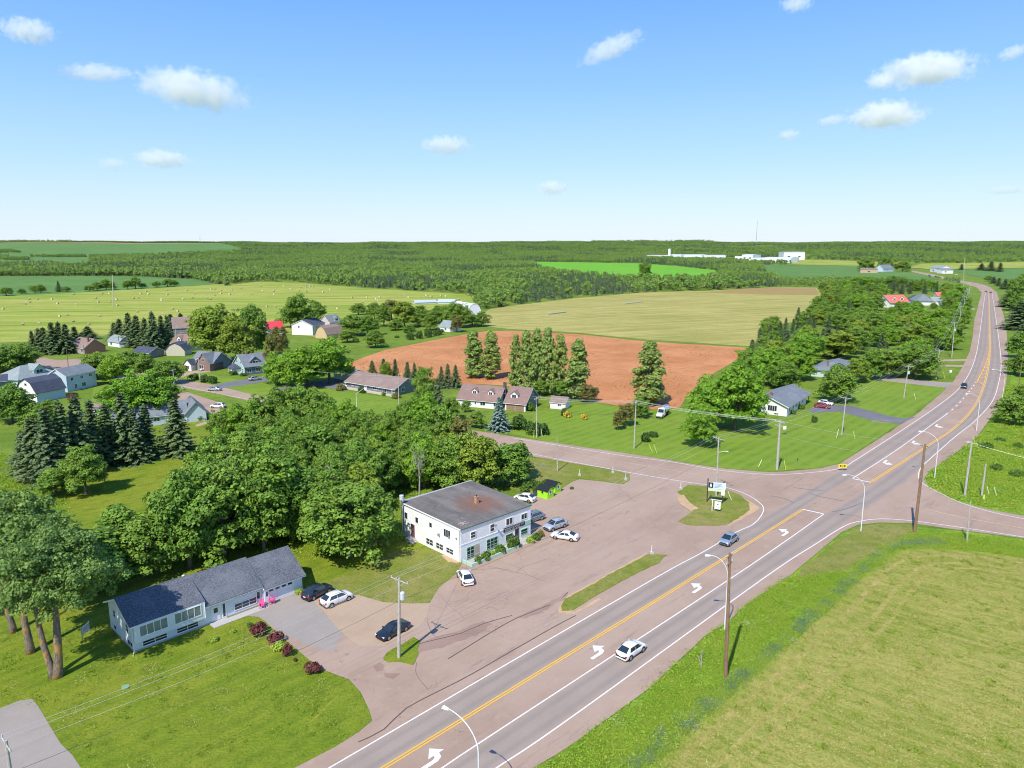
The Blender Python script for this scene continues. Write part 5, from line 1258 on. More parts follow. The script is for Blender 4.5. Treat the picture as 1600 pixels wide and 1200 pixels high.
for (x, y) in ((11.6, 11.2), (2.9, 10.2), (6.9, 6.6), (3.0, 4.0)): h.vent(x, y, rz_(y), .28, .07)
h.vent(-.5, Ds-.6, 0, 6.8, .12, METAL, 'stove_pipe'); 
h.part('pipe_cap', plain('bright_steel_cap', (.6,.62,.64), .4), lambda mb: mb.tube([(-.5,Ds-.6,6.8),(-.5,Ds-.6,7.6)], .38, 10))
h.part('roof_plank', plain('weathered_plank', (.52,.44,.38), .8), lambda mb: [mb.box(.9+.0*i, 2.6, .9+.7*i, 1.02+.7*i, rz_(1)+.03, rz_(1)+.11) for i in range(2)]+[mb.box(1.5, 1.62, .8, 1.8, rz_(1)+.115, rz_(1)+.17)])
# planter box and front walk
def planter(mb):
    mb.box(.1, 10.6, -2.6, -2.35, 0, .55); mb.box(.1, .35, -2.35, -.3, 0, .55); mb.box(10.35, 10.6, -2.35, -1.6, 0, .5)
t = MB(); planter(t); pl = t.obj('planter', plain('mint_painted_wood', (.42,.58,.47), .7), None, loc=h.a, rz=h.rz); tag(pl, 'long low mint-green wooden planter along the front of the white shop', 'planter')
SHOP = h
fw = MB(); fw.box(.4, Ws, -2.33, -.21, .03, .10); o = fw.obj('shop_walk', CONC, None, loc=h.a, rz=h.rz); o['kind'] = 'structure'

# --- brown-roofed bungalow behind the wood
h = House('bungalow', 'long low bungalow with brown shingle roof and slate grey walls', (542,606.5), (617,619), 11)
h.block(0, h.w, 0, 11.5, 2.6, 5.2, W_GREY, R_BROWN, over=.7)
for x in (3.2, 5.2): h.window('F', x, 1.75, 1.1, .8, 2, 1)
h.door('F', 9.5, 1.0, 2.05, 0); h.window('F', 14.5, 1.7, 2.6, .9, 3, 1); h.window('F', 19.0, 1.5, 1.6, 1.3, 2, 1); h.window('F', 23, 1.7, 1.2, .8, 2, 1)
h.window('R', 4.0, 1.6, 1.4, 1.2, 2, 1, off=h.w)
h.part('veranda', plain('pale_stone', (.55,.47,.38), .8), lambda mb: (mb.box(0, h.w, -1.3, -.002, -.1, .5)))
h.part('post', TRIM, lambda mb: (mb.box(h.w-.15, h.w, -1.25, -1.1, .5, 2.35)))
h.vent(10, 5, 5.0, .4); 
h = House('detached_garage', 'small detached garage with brown roof and white door beside the brown-roofed bungalow', (521.5,591), (545,596), cat='garage')
h.block(0, h.w, 0, 8, 2.5, 4.0, W_WHITE, R_BROWN, over=.4); h.garage('F', h.w*.5, h.w*.72, 2.1, lites=0, rows=3)

# --- red-roofed house (partly behind the map pin in the photo) with garage wing
h = House('red_roofed_house', 'steep red-brown roofed house with dormers and attached double garage behind the blue spruce', (716,634), (787,640.5))
h.block(0, h.w*.88, 0, 9, 2.6, 6.2, W_WHITE, R_REDBR, over=.5)
for x in (3.5, 8.5, 13): h.window('F', x, 1.5, 1.6, 1.2, 2, 1)
h.door('F', 6.0); h.chimney(h.w*.88+.4, 4.5, 0, 7.6, .8, plain('dark_chimney', (.10,.09,.10), .8))
def dormer(h, x, y, z, w=1.9, hh=1.5, dp=2.6, wall=None, roof=None, n=2, ux=None):
    mb = MB(); wl = wall or W_WHITE
    mb.prism([(x-w/2,y,z),(x+w/2,y,z),(x+w/2,y,z+hh),(x,y,z+hh+w*.42),(x-w/2,y,z+hh)], (0, dp, 0)); d = mb.obj('dormer', wl, h.root)
    r = MB()
    for sgn in (-1, 1):
        a = [(x+sgn*(w/2+.25),y-.25,z+hh-.2),(x,y-.25,z+hh+w*.42+.02),(x,y+dp,z+hh+w*.42+.02),(x+sgn*(w/2+.25),y+dp,z+hh-.2)]
        r.hexa(a+[(p[0],p[1],p[2]+.12) for p in a])
    r.obj('dormer_roof', roof or R_REDBR, d)
    h.window('F', x, z+hh*.62, w*.55, hh*.72, n, 1, off=y)
dormer(h, 5.0, 1.6, 3.4); dormer(h, 10.5, 1.6, 3.4)
GX = h.w
h2 = House('garage_wing', 'x', (789,640.3), (821,643.5))
for ch in list(h2.root.children): pass
h2.block(0, h2.w, 0, 10.5, 2.5, 6.4, W_WHITE, R_REDBR, over=.45)
h2.garage('F', h2.w*.28, 2.9, 2.1, mat=DOORB, lites=0); h2.garage('F', h2.w*.72, 2.9, 2.1, mat=DOORB, lites=0)
dormer(h2, h2.w*.36, 1.4, 3.2, 2.4, 1.5)
h2.part('gable_siding', W_GREY, lambda mb: mb.prism([(h2.w+.004,0,0),(h2.w+.004,10.5,0),(h2.w+.004,10.5,2.5),(h2.w+.004,5.25,6.3),(h2.w+.004,0,2.5)], (.04,0,0)))
h2.window('R', 5.2, 4.0, 1.6, 1.3, 2, 1, off=h2.w+.045)
tag(h2.root, 'garage wing with red-brown roof, two brown doors and a white dormer beside the small shed', 'garage'); h2.root.name = 'double_garage'
h = House('garden_shed', 'small white shed with brown gable roof on the lawn beside the red-roofed garage', (859.5,638), (883.5,640.3), cat='shed')
h.block(0, h.w, 0, 4.2, 2.1, 3.5, W_WHITE, R_BROWN, over=.25); h.window('F', h.w*.6, 1.35, 1.0, .6, 2, 1)

# --- white bungalow on the striped lawn
h = House('white_bungalow', 'white bungalow with grey gable roof and brick chimney on the striped corner lawn', (1229,651), (1259,631.5))
h.block(0, h.w, 0, 10.8, 3.0, 5.3, W_WHITE, R_GREY, over=.6, right_ov=3.8)
for x, w in ((2.5, 1.3), (6.5, 1.3), (9.5, 1.3), (13, 1.4), (17, 1.2)):
    if x < h.w-1: h.window('F', x, 1.8, w, 1.3, 2, 1)
h.door('F', 11.2); h.window('L', 4.3, 2.0, 2.6, 1.6, 4, 1); h.window('L', 3.0, .45, 1.2, .4, 2, 1); h.window('L', 8.8, 1.9, 1.4, 1.2, 2, 1)
h.chimney(2.2, 5.6, 4.8, 6.1, .8); h.vent(12, 4, 4.6)
h.part('carport_post', BLACK, lambda mb: [mb.box(h.w+3.4, h.w+3.55, y, y+.15, 0, 3.0) for y in (.1, 10.5)])
h.part('patio_set', METAL, lambda mb: (mb.box(-2.2,-1.0, 7.2, 8.4, .7, .78), mb.box(-1.7,-1.5,7.7,7.9,0,.7), mb.box(-2.9,-2.4,7.4,8.0,.4,.46), mb.box(-2.9,-2.85,7.4,8.0,0,.9)))
h = House('grey_hip_house', 'low grey hip-roofed house half hidden behind a round maple on the upper driveway', (1324,593), (1341,579))
h.block(0, max(h.w, 13), 0, 13, 2.7, 5.2, W_LBLUE, R_GREY, hip=True, over=.6); h.window('F', 3, 1.6, 1.6, 1.2, 2, 1); h.window('F', 9, 1.6, 1.6, 1.2, 2, 1); h.chimney(3.5, 8, 4.3, 5.8, .7)
# --- houses up the highway
h = House('red_roofed_cottage', 'cottage with a bright faded-red roof among the dark trees by the far highway', (1391,481), (1419,480))
h.block(0, h.w, 0, 14, 4.5, 9.5, W_WHITE, R_SALMON, over=.8); h.window('F', 6, 2, 2, 1.5, 2, 1)
dormer(h, h.w*.3, 2.0, 5.3, 4, 2.0, 4, roof=R_SALMON); dormer(h, h.w*.72, 2.0, 5.3, 4, 2.0, 4, roof=R_SALMON)
h = House('grey_roofed_house', 'wide house with grey hip roof and white garage front by the far highway', (1431,477), (1457,477.5))
h.block(0, h.w, 0, 20, 4.0, 9.0, W_WHITE, R_GREY, hip=True, over=.8); h.garage('F', h.w*.4, 8, 2.6, lites=0, rows=2); h.block(h.w+.3, h.w+9, 3, 14, 3.6, 6.5, W_WHITE, R_LGREY, over=.5)
h = House('slate_roofed_house', 'low slate-roofed building between the red and grey roofs by the far highway', (1417,472.5), (1431,474))
h.block(0, h.w, 0, 12, 3.2, 6.2, W_GREY, R_DARK, over=.5)
h = House('rust_roofed_shed', 'small shed with an orange roof right of the grey-roofed house by the far highway', (1465,467), (1474,467), cat='shed')
h.block(0, h.w, 0, 9, 2.6, 5.8, W_BEIGE, R_SALMON, over=.3)

# --- village at the left
def simple(name, label, p0, p1, depth, eave, ridge, wall, roof, axis='x', hip=False, gambrel=False, wins=(), lw=(), rw=(), chim=None, over=.45, cat='house', door=None, fascia=None):
    h = House(name, label, p0, p1, cat=cat)
    h.block(0, h.w, 0, depth, eave, ridge, wall, roof, axis, hip, over, gambrel=gambrel, fascia=fascia)
    for (x, z, w, hh) in wins: h.window('F', x*h.w, z, w, hh, 2, 1)
    for (y, z, w, hh) in lw: h.window('L', y*depth, z, w, hh, 1, 2)
    for (y, z, w, hh) in rw: h.window('R', y*depth, z, w, hh, 1, 2, off=h.w)
    if chim: h.chimney(chim[0]*h.w, chim[1]*depth, eave, ridge+1.0, .8)
    if door: h.door('F', door*h.w)
    return h
h = simple('brick_cottage', 'orange brick cottage with brown roof and white front gable at the village corner', (110,550.5), (132.5,553.5), 10, 3.0, 6.6, W_BRICK, R_BROWN, wins=((.12,1.6,1.3,1.2),(.82,1.6,1.6,1.2)), chim=(.88,.3), door=.42)
dormer(h, h.w*.33, -.2, 2.9, 4.6, .8, 5, roof=R_BROWN, wall=W_WHITE)
simple('quonset_shed', 'shed with white rounded gables next to the windbreak spruces', (169,540.5), (187,543), 8, 2.4, 5.2, W_WHITE, R_LGREY, gambrel=True, wins=((.3,1.4,1.5,1.2),), cat='shed')
simple('dark_roofed_shed', 'low shed with a long dark blue roof beside the white rounded shed', (188,543), (211,541.5), 9, 2.5, 4.6, W_LBLUE, R_DARK, wins=((.4,1.4,1.5,1.0),), cat='shed')
simple('white_farmhouse', 'two-storey pale farmhouse with slate roof beside the dark-roofed barn', (106,613), (152,602.5), 8, 5.6, 7.8, W_LBLUE, R_GREY, wins=((.18,4.2,1.0,1.0),(.5,4.3,1.0,1.0),(.8,4.4,1.1,1.0),(.28,1.5,1.0,1.6),(.55,1.6,1.6,1.3)), lw=((.35,4.4,.8,1.3),(.7,1.6,.9,1.3)), over=.35)
h = simple('gambrel_barn', 'grey barn with dark gambrel roof at the left, below the green house', (59,630), (103,621), 9.5, 3.4, 7.6, W_LBLUE, R_DARK, gambrel=True, cat='barn')
h.part('gable_face', W_WHITE, lambda mb: mb.prism([(-.05,0,0),(-.05,9.5,0),(-.05,9.5,3.4),(-.05,7.4,6.25),(-.05,4.75,7.5),(-.05,2.1,6.25),(-.05,0,3.4)], (.046,0,0)))
h.part('loft_window', GLASS, lambda mb: mb.box(-.08, -.051, 4.2, 5.2, 5.4, 6.1))
h = simple('green_house', 'mint green house with broad pale hip roof and a dormer at the left', (30,606), (92,594), 12, 3.0, 6.6, W_MINT, R_LGREY, hip=True, wins=((.25,1.6,1.2,1.4),(.55,1.7,1.2,1.5),(.65,1.7,1.2,1.5)), over=.6)
dormer(h, h.w*.6, 1.2, 3.5, 4.5, 1.6, 5, wall=W_MINT, roof=R_LGREY)
simple('low_dark_roof_house', 'low house with a dark roof at the left border below the street', (-8,608), (30,603.5), 8, 2.6, 4.2, W_GREY, R_DARK)
h = simple('long_hip_house', 'long low house with grey hip roof mostly hidden behind the spruces', (178,672), (293,659), 9.5, 2.9, 5.4, W_LBLUE, R_GREY, wins=((.45,1.6,1.6,1.2),(.58,1.6,1.4,1.0),(.93,1.6,1.2,1.2)), over=.5, door=.75)
h.block(h.w-.2, h.w+5.0, -1.0, 9.5, 2.75, 5.5, W_LBLUE, R_GREY, 'y', over=.5); h.window('R', 3.0, 1.5, 1.0, 1.3, off=h.w+5.0); h.window('R', 6.5, 1.5, 1.0, 1.3, off=h.w+5.0)
simple('brown_hip_house', 'house with a faded brown hip roof behind the tips of the left spruces', (140,650), (182,652), 10, 3.0, 5.6, W_WHITE, R_BROWN, hip=True, wins=((.3,1.6,1.6,1.2),(.7,1.6,1.6,1.2)))
h = simple('grey_village_house', 'grey village house with white porch and a white car in front', (299,577), (333,579.5), 10, 3.2, 6.8, W_GREY, R_GREY, wins=((.62,1.7,1.8,1.6),(.2,1.6,1.4,1.5)), over=.4)
h.block(h.w*.42, h.w, -1.6, 6, 3.3, 7.0, W_BRICK2, R_GREY, 'y', over=.4); h.window('F', h.w*.62, 1.6, 1.9, 1.5, 2, 1, off=-1.6); h.window('F', h.w*.72, 4.6, 1.0, 1.1, 1, 2, off=-1.6)
h.block(-.5, h.w*.28, -3.2, 0, 2.6, 4.4, W_WHITE, R_DARK, 'y', over=.3); h.window('F', h.w*.1, 1.4, 1.7, 1.3, 2, 1, off=-3.2)
simple('beige_gable_barn', 'beige barn end with long slate roof right of the grey village house', (333,579), (360,573), 9, 3.4, 6.0, W_BEIGE, R_GREY, wins=((.8,1.5,1.5,1.2),), cat='barn')
h = simple('teal_house', 'dark teal house with steep slate roof, white trim and small porch', (383,586.5), (420,582), 11, 3.4, 7.4, W_TEAL, R_GREY, wins=((.18,1.7,1.6,1.6),(.55,1.7,1.6,1.5),(.8,1.7,1.0,1.5)), chim=(.35,.5))
h.part('gable_face', W_MINT, lambda mb: mb.prism([(-.05,0,0),(-.05,11,0),(-.05,11,3.4),(-.05,5.5,7.3),(-.05,0,3.4)], (.046,0,0)))
h.window('L', 3.6, 4.9, 1.0, 1.2, 1, 2, off=-.05); h.window('L', 7.0, 4.9, 1.0, 1.2, 1, 2, off=-.05); h.window('L', 1.8, 1.6, .9, 1.5, 1, 2, off=-.05)
h.block(-3.0, -.06, 3.6, 8.6, 2.6, 4.0, W_WHITE, R_DARK, hip=True, over=.35); h.window('L', 7.2, 1.4, 1.7, 1.2, 3, 1, off=-3.0); h.door('L', 4.6, 1.1, 2.0, 0, -3.0, DOORD)
dormer(h, h.w*.5, 1.0, 4.0, 4.0, 1.1, 4, wall=W_TEAL, roof=R_GREY)
simple('blue_roofed_shed', 'shed with dark blue roof behind the teal house', (412,573), (438,573), 8, 2.8, 4.6, W_GREY, R_DARK, cat='shed')
h = simple('brown_roofed_house', 'cream house with red-brown roof and white dormer below the tall yellow-green trees', (268,546), (293,549), 9, 3.4, 7.2, W_BEIGE, R_REDBR, wins=((.3,1.7,1.2,1.2),), chim=(.6,.5)); dormer(h, h.w*.4, 1.0, 4.2, 3.0, 1.3, 4)
simple('dark_gambrel_shed', 'cream-fronted shed with dark gambrel roof between the brown-roofed houses', (289,556), (300,552.5), 9, 2.6, 6.0, W_BEIGE, R_DARK, gambrel=True, cat='shed')
h = simple('large_brown_hall', 'large hall with brown roof and white cross gable behind the village', (272,528), (312,526), 14, 5.5, 10.5, W_GREY, R_BROWN, wins=((.3,2,1.5,1.5),)); h.block(h.w*.55, h.w*.95, -5, 8, 4.5, 11.5, W_WHITE, R_BROWN, 'y', over=.5)
simple('grey_low_house', 'small low house with slate roof between village trees', (207,559), (233,560.5), 9, 2.5, 4.5, W_GREY, R_DARK)
h = simple('red_metal_roof_cottage', 'pale cottage with a vivid red metal roof beside the brown tree', (418,523), (444,521), 9, 3.2, 6.8, W_LBLUE, R_RED, over=.4); 
h = simple('white_dark_roof_house', 'white two-storey house with dark hip-ended roof in the middle village', (489,524), (508,519.5), 13, 5.6, 8.4, W_LBLUE, R_DARK, wins=((.35,4.3,1.2,1.1),(.8,4.3,1.2,1.1),(.4,1.6,1.0,1.8)), over=.4)
h.part('gable_face', W_WHITE, lambda mb: mb.prism([(-.05,0,0),(-.05,13,0),(-.05,13,5.6),(-.05,6.5,8.3),(-.05,0,5.6)], (.046,0,0))); h.window('L', 8.5, 4.6, .9, 1.1, 1, 2, off=-.05)
h = simple('tan_gambrel_barn', 'tan-fronted barn with dark gambrel roof in front of the white village house', (511,530), (536,526.5), 9, 2.6, 7.0, W_TAN, R_BROWN, gambrel=True, cat='barn')
h = simple('pink_gable_cottage', 'pale pink-gabled cottage with slate roof behind the tan barn', (516,514), (534,512), 10, 4.0, 7.8, W_PINK, R_GREY, wins=((.6,4.0,1.2,1.1),)); dormer(h, h.w*.65, .5, 4.2, 3.5, 1.6, 5, wall=W_WHITE, roof=R_GREY)
simple('garden_house', 'small white house with pale grey roof above the orchard hedge', (686,517), (703,519), 9, 2.9, 6.0, W_WHITE, R_LGREY, wins=((.6,1.5,1.4,1.3),), over=.4)
simple('hedge_cottage', 'tiny white cottage showing through the hedge trees', (617,500.5), (626,501), 8, 3.0, 5.0, W_WHITE, R_LGREY)
# arched and long greenhouses
def arch_house(name, label, p0, p1, depth, hgt, mat, cat):
    h = House(name, label, p0, p1, cat=cat); w = h.w; n = 14
    pts = [(w/2-w/2*math.cos(math.pi*i/n), 0, hgt*math.sin(math.pi*i/n)**.85) for i in range(n+1)]
    def fn(mb): mb.prism(pts, (0, depth, 0))
    h.part('arched_shell', mat, fn)
    h.part('end_frame', TRIM, lambda mb: mb.tube([(p[0], -.1, p[2]) for p in pts], .18, 6)); return h
FILMB = plain('bluish_greenhouse_film', (.45,.53,.60), .4)
FILM = plain('white_greenhouse_film', (.72,.73,.80), .35)
arch_house('arched_greenhouse', 'large arched greenhouse with white film at the edge of the tan field', (731,493), (751.5,492), 30, 8.2, FILM, 'greenhouse')
simple('long_greenhouse', 'long low white greenhouse at the edge of the baled field, left one', (649,475.5), (682,474.5), 8, 1.6, 3.0, FILMB, FILMB, cat='greenhouse')
simple('long_greenhouse', 'shorter white greenhouse at the edge of the baled field, right one', (684,474.5), (709,475), 9, 1.8, 3.6, FILMB, FILMB, cat='greenhouse')

# --- industrial estate and far farm
IND = plain('white_metal_cladding', (.76,.76,.77), .5); INDG = plain('grey_metal_cladding', (.45,.47,.53), .5); INDP = plain('pale_brick_cladding', (.62,.48,.42), .7)
def hall(u0, v0, u1, v1, depth, hgt, wall, roof, label, name='industrial_hall', cat='industrial building', lean=0):
    hgt *= .8; h = House(name, label, (u0, v0), (u1, v1), cat=cat); h.block(0, h.w, 0, depth, hgt, hgt+1.2, wall, roof, over=.3, z0=-3 if h.a.z > 1 else 0, fascia=wall)
    n = max(2, int(h.w/40))
    for i in range(n): h.window('F', h.w*(i+.5)/n, hgt*.45, 6, 3.5, 1, 1, fw=.3)
    return h
for a in ((1010,403.8,1046,404.6,40,11,INDP,IND,'low pinkish works building at the left end of the industrial estate'),(1046,404,1064,404.4,40,14,IND,IND,'white works building beside the little tower of the industrial estate'),
  (1068,405.6,1098,406,60,17,IND,IND,'white hall left of the middle of the industrial estate'),(1100,406.6,1134,407,60,17,IND,IND,'white hall in the middle of the industrial estate'),
  (1148,407.4,1160,407.4,50,14,IND,IND,'small white hall of the industrial estate beside the trees'),(1159,407,1176,407.4,50,20,IND,IND,'taller white hall of the industrial estate'),
  (1176,409,1194,409.4,50,13,IND,INDG,'low grey-topped hall of the industrial estate'),(1194,410,1236,411,40,16,IND,IND,'long white warehouse at the right of the industrial estate'),
  (1224,406.5,1257,406.5,60,28,IND,INDG,'tallest white warehouse with grey roof at the right of the industrial estate'),(1236,410.4,1248,409.8,40,16,INDG,INDG,'grey block between the two right warehouses')):
    hall(*a)
p = G(1045.5, 404); t = MB(); t.tube([(0,0,-2),(0,0,26),(0,0,30)], [4,4,2.5], 10); o = t.obj('silo_tower', IND, None, loc=(p.x, p.y, p.z)); tag(o, 'slim white tower standing above the industrial estate', 'tower')
h = House('brown_barn', 'long low brown barn beside the far green crop field', (1344,426.5), (1371,426.8), cat='barn'); h.block(0, h.w, 0, 14, 6, 8, plain('pale_brown_boards', (.50,.36,.24), .8), R_BROWN, over=.4, fascia=R_BROWN); h.window('F', h.w*.5, 2.5, 4, 2)
simple('far_blue_house', 'pale blue two-part house between the far farm trees', (1380,425), (1396,424.5), 16, 6, 13, W_LBLUE, R_GREY, wins=((.4,3,2,2),), over=.6)
simple('far_white_shop', 'white roadside buildings at the distant highway bend, left one', (1453,425), (1470,426), 18, 8, 12, W_WHITE, R_LGREY, wins=((.3,3,3,3),), cat='building', over=.5)
simple('far_white_shop', 'white roadside buildings at the distant highway bend, right one', (1472,427.5), (1489,427.5), 16, 6, 9, W_WHITE, R_GREY, wins=((.3,3,3,2),), cat='building', over=.5)
# lime green donation sheds
for (p0, p1, lb) in (((855.5,780.5),(865,776.5),'lime green kiosk shed with black roof nearest the parked white hatchback'),((867.5,772.5),(876.5,768.5),'lime green kiosk shed with black roof farther from the parked hatchback')):
    h = House('green_kiosk', lb, p0, p1, cat='kiosk'); w = h.w; dp = 2.6
    h.part('wall', W_LIME, lambda mb: mb.prism([(0,0,0),(w,0,0),(w,0,1.7),(w/2,0,2.35),(0,0,1.7)], (0, dp, 0)))
    def rf(mb):
        for sg_ in (0, 1):
            xa_, xb_ = (-.2, w/2) if sg_ == 0 else (w+.2, w/2); za, zb_ = 1.7-.1, 2.38
            q = [(xa_,-.15,za),(xb_,-.15,zb_),(xb_,dp+.15,zb_),(xa_,dp+.15,za)]; mb.hexa(q+[(a_, b_, c_+.09) for a_, b_, c_ in q])
    h.part('roof', BLACK, rf); h.window('F', w*.5, 1.25, .55, .6, 1, 1, frame=W_WHITE); h.window('L', dp*.5, 1.2, .5, .5, 1, 1, off=0, frame=W_LIME)
# ---------------------------------------------------------------- vehicles
TYRE = plain('tyre_rubber', (.018,.018,.019), .8); RIM = plain('alloy_rim', (.45,.46,.47), .3, metal=.8); CARGLASS = plain('car_glass', (.02,.028,.035), .05, spec=1.0, var=0)
HEADL = plain('headlight_lens', (.75,.77,.80), .1, spec=.9); TAILL = plain('tail_light_lens', (.45,.015,.015), .2, spec=.8); CHROME = plain('dark_grille', (.03,.03,.033), .3); PLATE = plain('licence_plate', (.75,.75,.72), .5)
def carpaint(name, col, metal=0.0): return plain(name, col, .28, metal=metal, spec=.6, var=.02, coat=.8)
P_WHITE = carpaint('white_car_paint', (.82,.82,.83)); P_SILVER = carpaint('silver_car_paint', (.50,.53,.56), .35); P_GREY = carpaint('grey_blue_car_paint', (.20,.24,.30), .3); P_BLACK = carpaint('black_car_paint', (.012,.015,.022)); P_BLUE = carpaint('silver_blue_car_paint', (.30,.38,.46), .35); P_RED = carpaint('maroon_car_paint', (.32,.015,.035)); P_DARKG = carpaint('dark_grey_car_paint', (.035,.045,.065), .3)
SPEC = { # length, width, height; stations for the roof: windscreen base, top, roof end, rear glass base; belt height, bonnet height, boot height
 'sedan': (4.75, 1.83, 1.46, .25, .43, .69, .88, .96, .89, 1.02), 'hatch': (4.35, 1.83, 1.60, .205, .40, .76, .945, 1.05, .98, 1.06), 'suv': (4.6, 1.87, 1.68, .215, .39, .80, .955, 1.12, 1.05, 1.12)}
def car_parts(kind, paint):
    L, W, H, wb, wt, rt, rb, belt, bon, boot = SPEC[kind]; hw = W/2
    # x runs from rear (-L/2) to front (+L/2); f = fraction from the front
    X = lambda f: L/2-f*L
    gc = .2
    def ring(x, zt, w, zb=gc, tuck=.9, round_=.06):  # half section bottom to top
        return [(x,-w*.80,zb),(x,-w*.97,zb+.16),(x,-w,zb+.38),(x,-w*.985,zt-.16),(x,-w*.93,zt-.04),(x,-w*.80,zt),(x,0,zt+.02),(x,w*.80,zt),(x,w*.93,zt-.04),(x,w*.985,zt-.16),(x,w,zb+.38),(x,w*.97,zb+.16),(x,w*.80,zb)]
    st = [(0,.60,.70,.28),(.012,.74,.87,.2),(.04,bon-.12,.95,gc),(.10,bon-.04,.99,gc),(wb*.9,bon,1.0,gc),(wb+.02,belt-.02,1.0,gc),(.45,belt,1.0,gc),(.7,belt+.02,1.0,gc),(rb-.03,boot,1.0,gc),(.955,boot-.02,.96,gc),(.988,boot-.12,.90,gc+.02),(1.0,.62,.84,.3)]
    body = MB(); n = 13
    vs = []
    for f, zt, wf, zb in st: vs += ring(X(f), zt, hw*wf, zb)
    fs = []
    for i in range(len(st)-1):
        for k in range(n-1): fs.append((i*n+k, i*n+k+1, (i+1)*n+k+1, (i+1)*n+k))
        fs.append((i*n+n-1, i*n, (i+1)*n, (i+1)*n+n-1))
    fs.append(tuple(range(n))); fs.append(tuple((len(st)-1)*n+k for k in range(n-1, -1, -1))); body.add(vs, fs)
    # cabin shell
    def cr(x, z, w): return [(x,-w,z-.07),(x,-w*.90,z),(x,0,z+.025),(x,w*.90,z),(x,w,z-.07)]
    bw = hw*.94; rw = hw*.74
    cab = MB(); cs = [(wb, belt-.04, bw*.93), (wt, H-.05, rw*.97), ((wt+rt)/2, H, rw), (rt, H-.09, rw*.94), (rb, boot-.02 if kind == 'sedan' else boot+.02, bw*.9)]
    vs = []; 
    for f, z, w in cs: vs += cr(X(f), z, w)
    fs = [(i*5+k, i*5+k+1, (i+1)*5+k+1, (i+1)*5+k) for i in range(4) for k in range(4)]
    base = len(vs); vs += [(X(f), s*bw, belt-.04) for f in (wb, wt, (wt+rt)/2, rt, rb) for s in (-1, 1)]
    for i in range(4):
        fs.append((i*5, (i+1)*5, base+2*(i+1), base+2*i)); fs.append((i*5+4, base+2*i+1, base+2*(i+1)+1, (i+1)*5+4))
    cab.add(vs, fs)
    parts = [('body', body.mesh(paint, True, 'body')), ('cabin', cab.mesh(paint, True, 'cabin'))]
    # glass: windscreen, rear, sides
    def quad(name, q, off):
        q = [Vector(p) for p in q]; nn = (q[1]-q[0]).cross(q[3]-q[0]).normalized(); g = MB()
        if nn.dot(off) < 0: nn = -nn
        g.hexa([p-nn*.02 for p in q]+[p+nn*(.034 if name != 'side_window' else .014) for p in q]); return (name, g.mesh(CARGLASS, False, name))
    def lerp(a, b, t): return tuple(a[i]+(b[i]-a[i])*t for i in range(3))
    A, B = cs[0], cs[1]
    def inset(q, a=.1, b=.12): # shrink quad
        c = [sum(p[i] for p in q)/4 for i in range(3)]; return [tuple(p[i]+(c[i]-p[i])*b for i in range(3)) for p in q]
    wsq = [(X(A[0]),-A[2]*.95,A[1]),(X(A[0]),A[2]*.95,A[1]),(X(B[0]),B[2]*.93,B[1]-.0),(X(B[0]),-B[2]*.93,B[1]-.0)]
    parts.append(quad('windscreen', inset(wsq, b=.03), Vector((1,0,1))))
    A, B = cs[4], cs[3]; rq = [(X(A[0]),-A[2]*.93,A[1]),(X(A[0]),A[2]*.93,A[1]),(X(B[0]),B[2]*.9,B[1]),(X(B[0]),-B[2]*.9,B[1])]
    parts.append(quad('rear_window', inset(rq, b=.07 if kind != 'sedan' else .05), Vector((-1,0,1))))
    zt_ = H-.095; zb_ = belt-.01
    def side(f0b, f1b, f0t, f1t, s):
        w0 = bw*.985; w1 = rw*1.0+.012
        t = (zt_-belt+.04)/(H-.07-belt+.04); wt_ = w0+(w1-w0)*t; tb = (zb_-belt+.04)/(H-.07-belt+.04); wb_ = w0+(w1-w0)*tb
        return quad('side_window', [(X(f0b),s*wb_,zb_),(X(f1b),s*wb_,zb_),(X(f1t),s*wt_,zt_),(X(f0t),s*wt_,zt_)], Vector((0,s,0)))
    mid = (wt+rt)/2-.02
    for s in (-1, 1):
        parts.append(side(wb+.035, mid-.006, wt+.015, mid-.006, s)); parts.append(side(mid+.008, min(rt+.05, rb-.035), mid+.008, rt-.02, s))
    subs = []
    for fx in (.185, .80):
        for s in (-1, 1):
            r = .34 if kind == 'sedan' else .37; y = s*(hw-.03)
            ar = MB(); ar.tube([(X(fx), y-s*.25, r), (X(fx), y+s*.035, r)], r*1.16, 18)
            w = MB(); w.tube([(X(fx), y-s*.2, r), (X(fx), y+s*.025, r), (X(fx), y+s*.05, r)], [r, r, r*.86], 18)
            ri = MB(); ri.tube([(X(fx), y+s*.045, r), (X(fx), y+s*.062, r)], [r*.68, r*.6], 12)
            parts.append(('wheel_arch', ar.mesh(TYRE, False, 'wheel_arch'))); parts.append(('tyre', w.mesh(TYRE, False, 'tyre'), [('rim', ri.mesh(RIM, False, 'rim'))]))
    for s in (-1, 1):
        g = MB(); g.box(X(.055), X(.0)-.02, min(s*hw*.55, s*hw*.9), max(s*hw*.55, s*hw*.9), .58, .72); parts.append(('headlight', g.mesh(HEADL, False, 'headlight')))
        g = MB(); g.box(X(1.0)+.0, X(.96), min(s*hw*.62, s*hw*.93), max(s*hw*.62, s*hw*.93), .70, .86 if kind != 'suv' else .98); parts.append(('tail_light', g.mesh(TAILL, False, 'tail_light')))
        g = MB(); g.box(X(wb+.075), X(wb+.045), min(s*hw*.96, s*(hw+.17)), max(s*hw*.96, s*(hw+.17)), belt-.02, belt+.12); parts.append(('mirror', g.mesh(paint, False, 'mirror')))
        g = MB()
        for fx in (mid, ): g.box(X(fx)-.008, X(fx)+.008, min(s*hw*.99, s*hw*1.008), max(s*hw*.99, s*hw*1.008), .42, belt-.1)
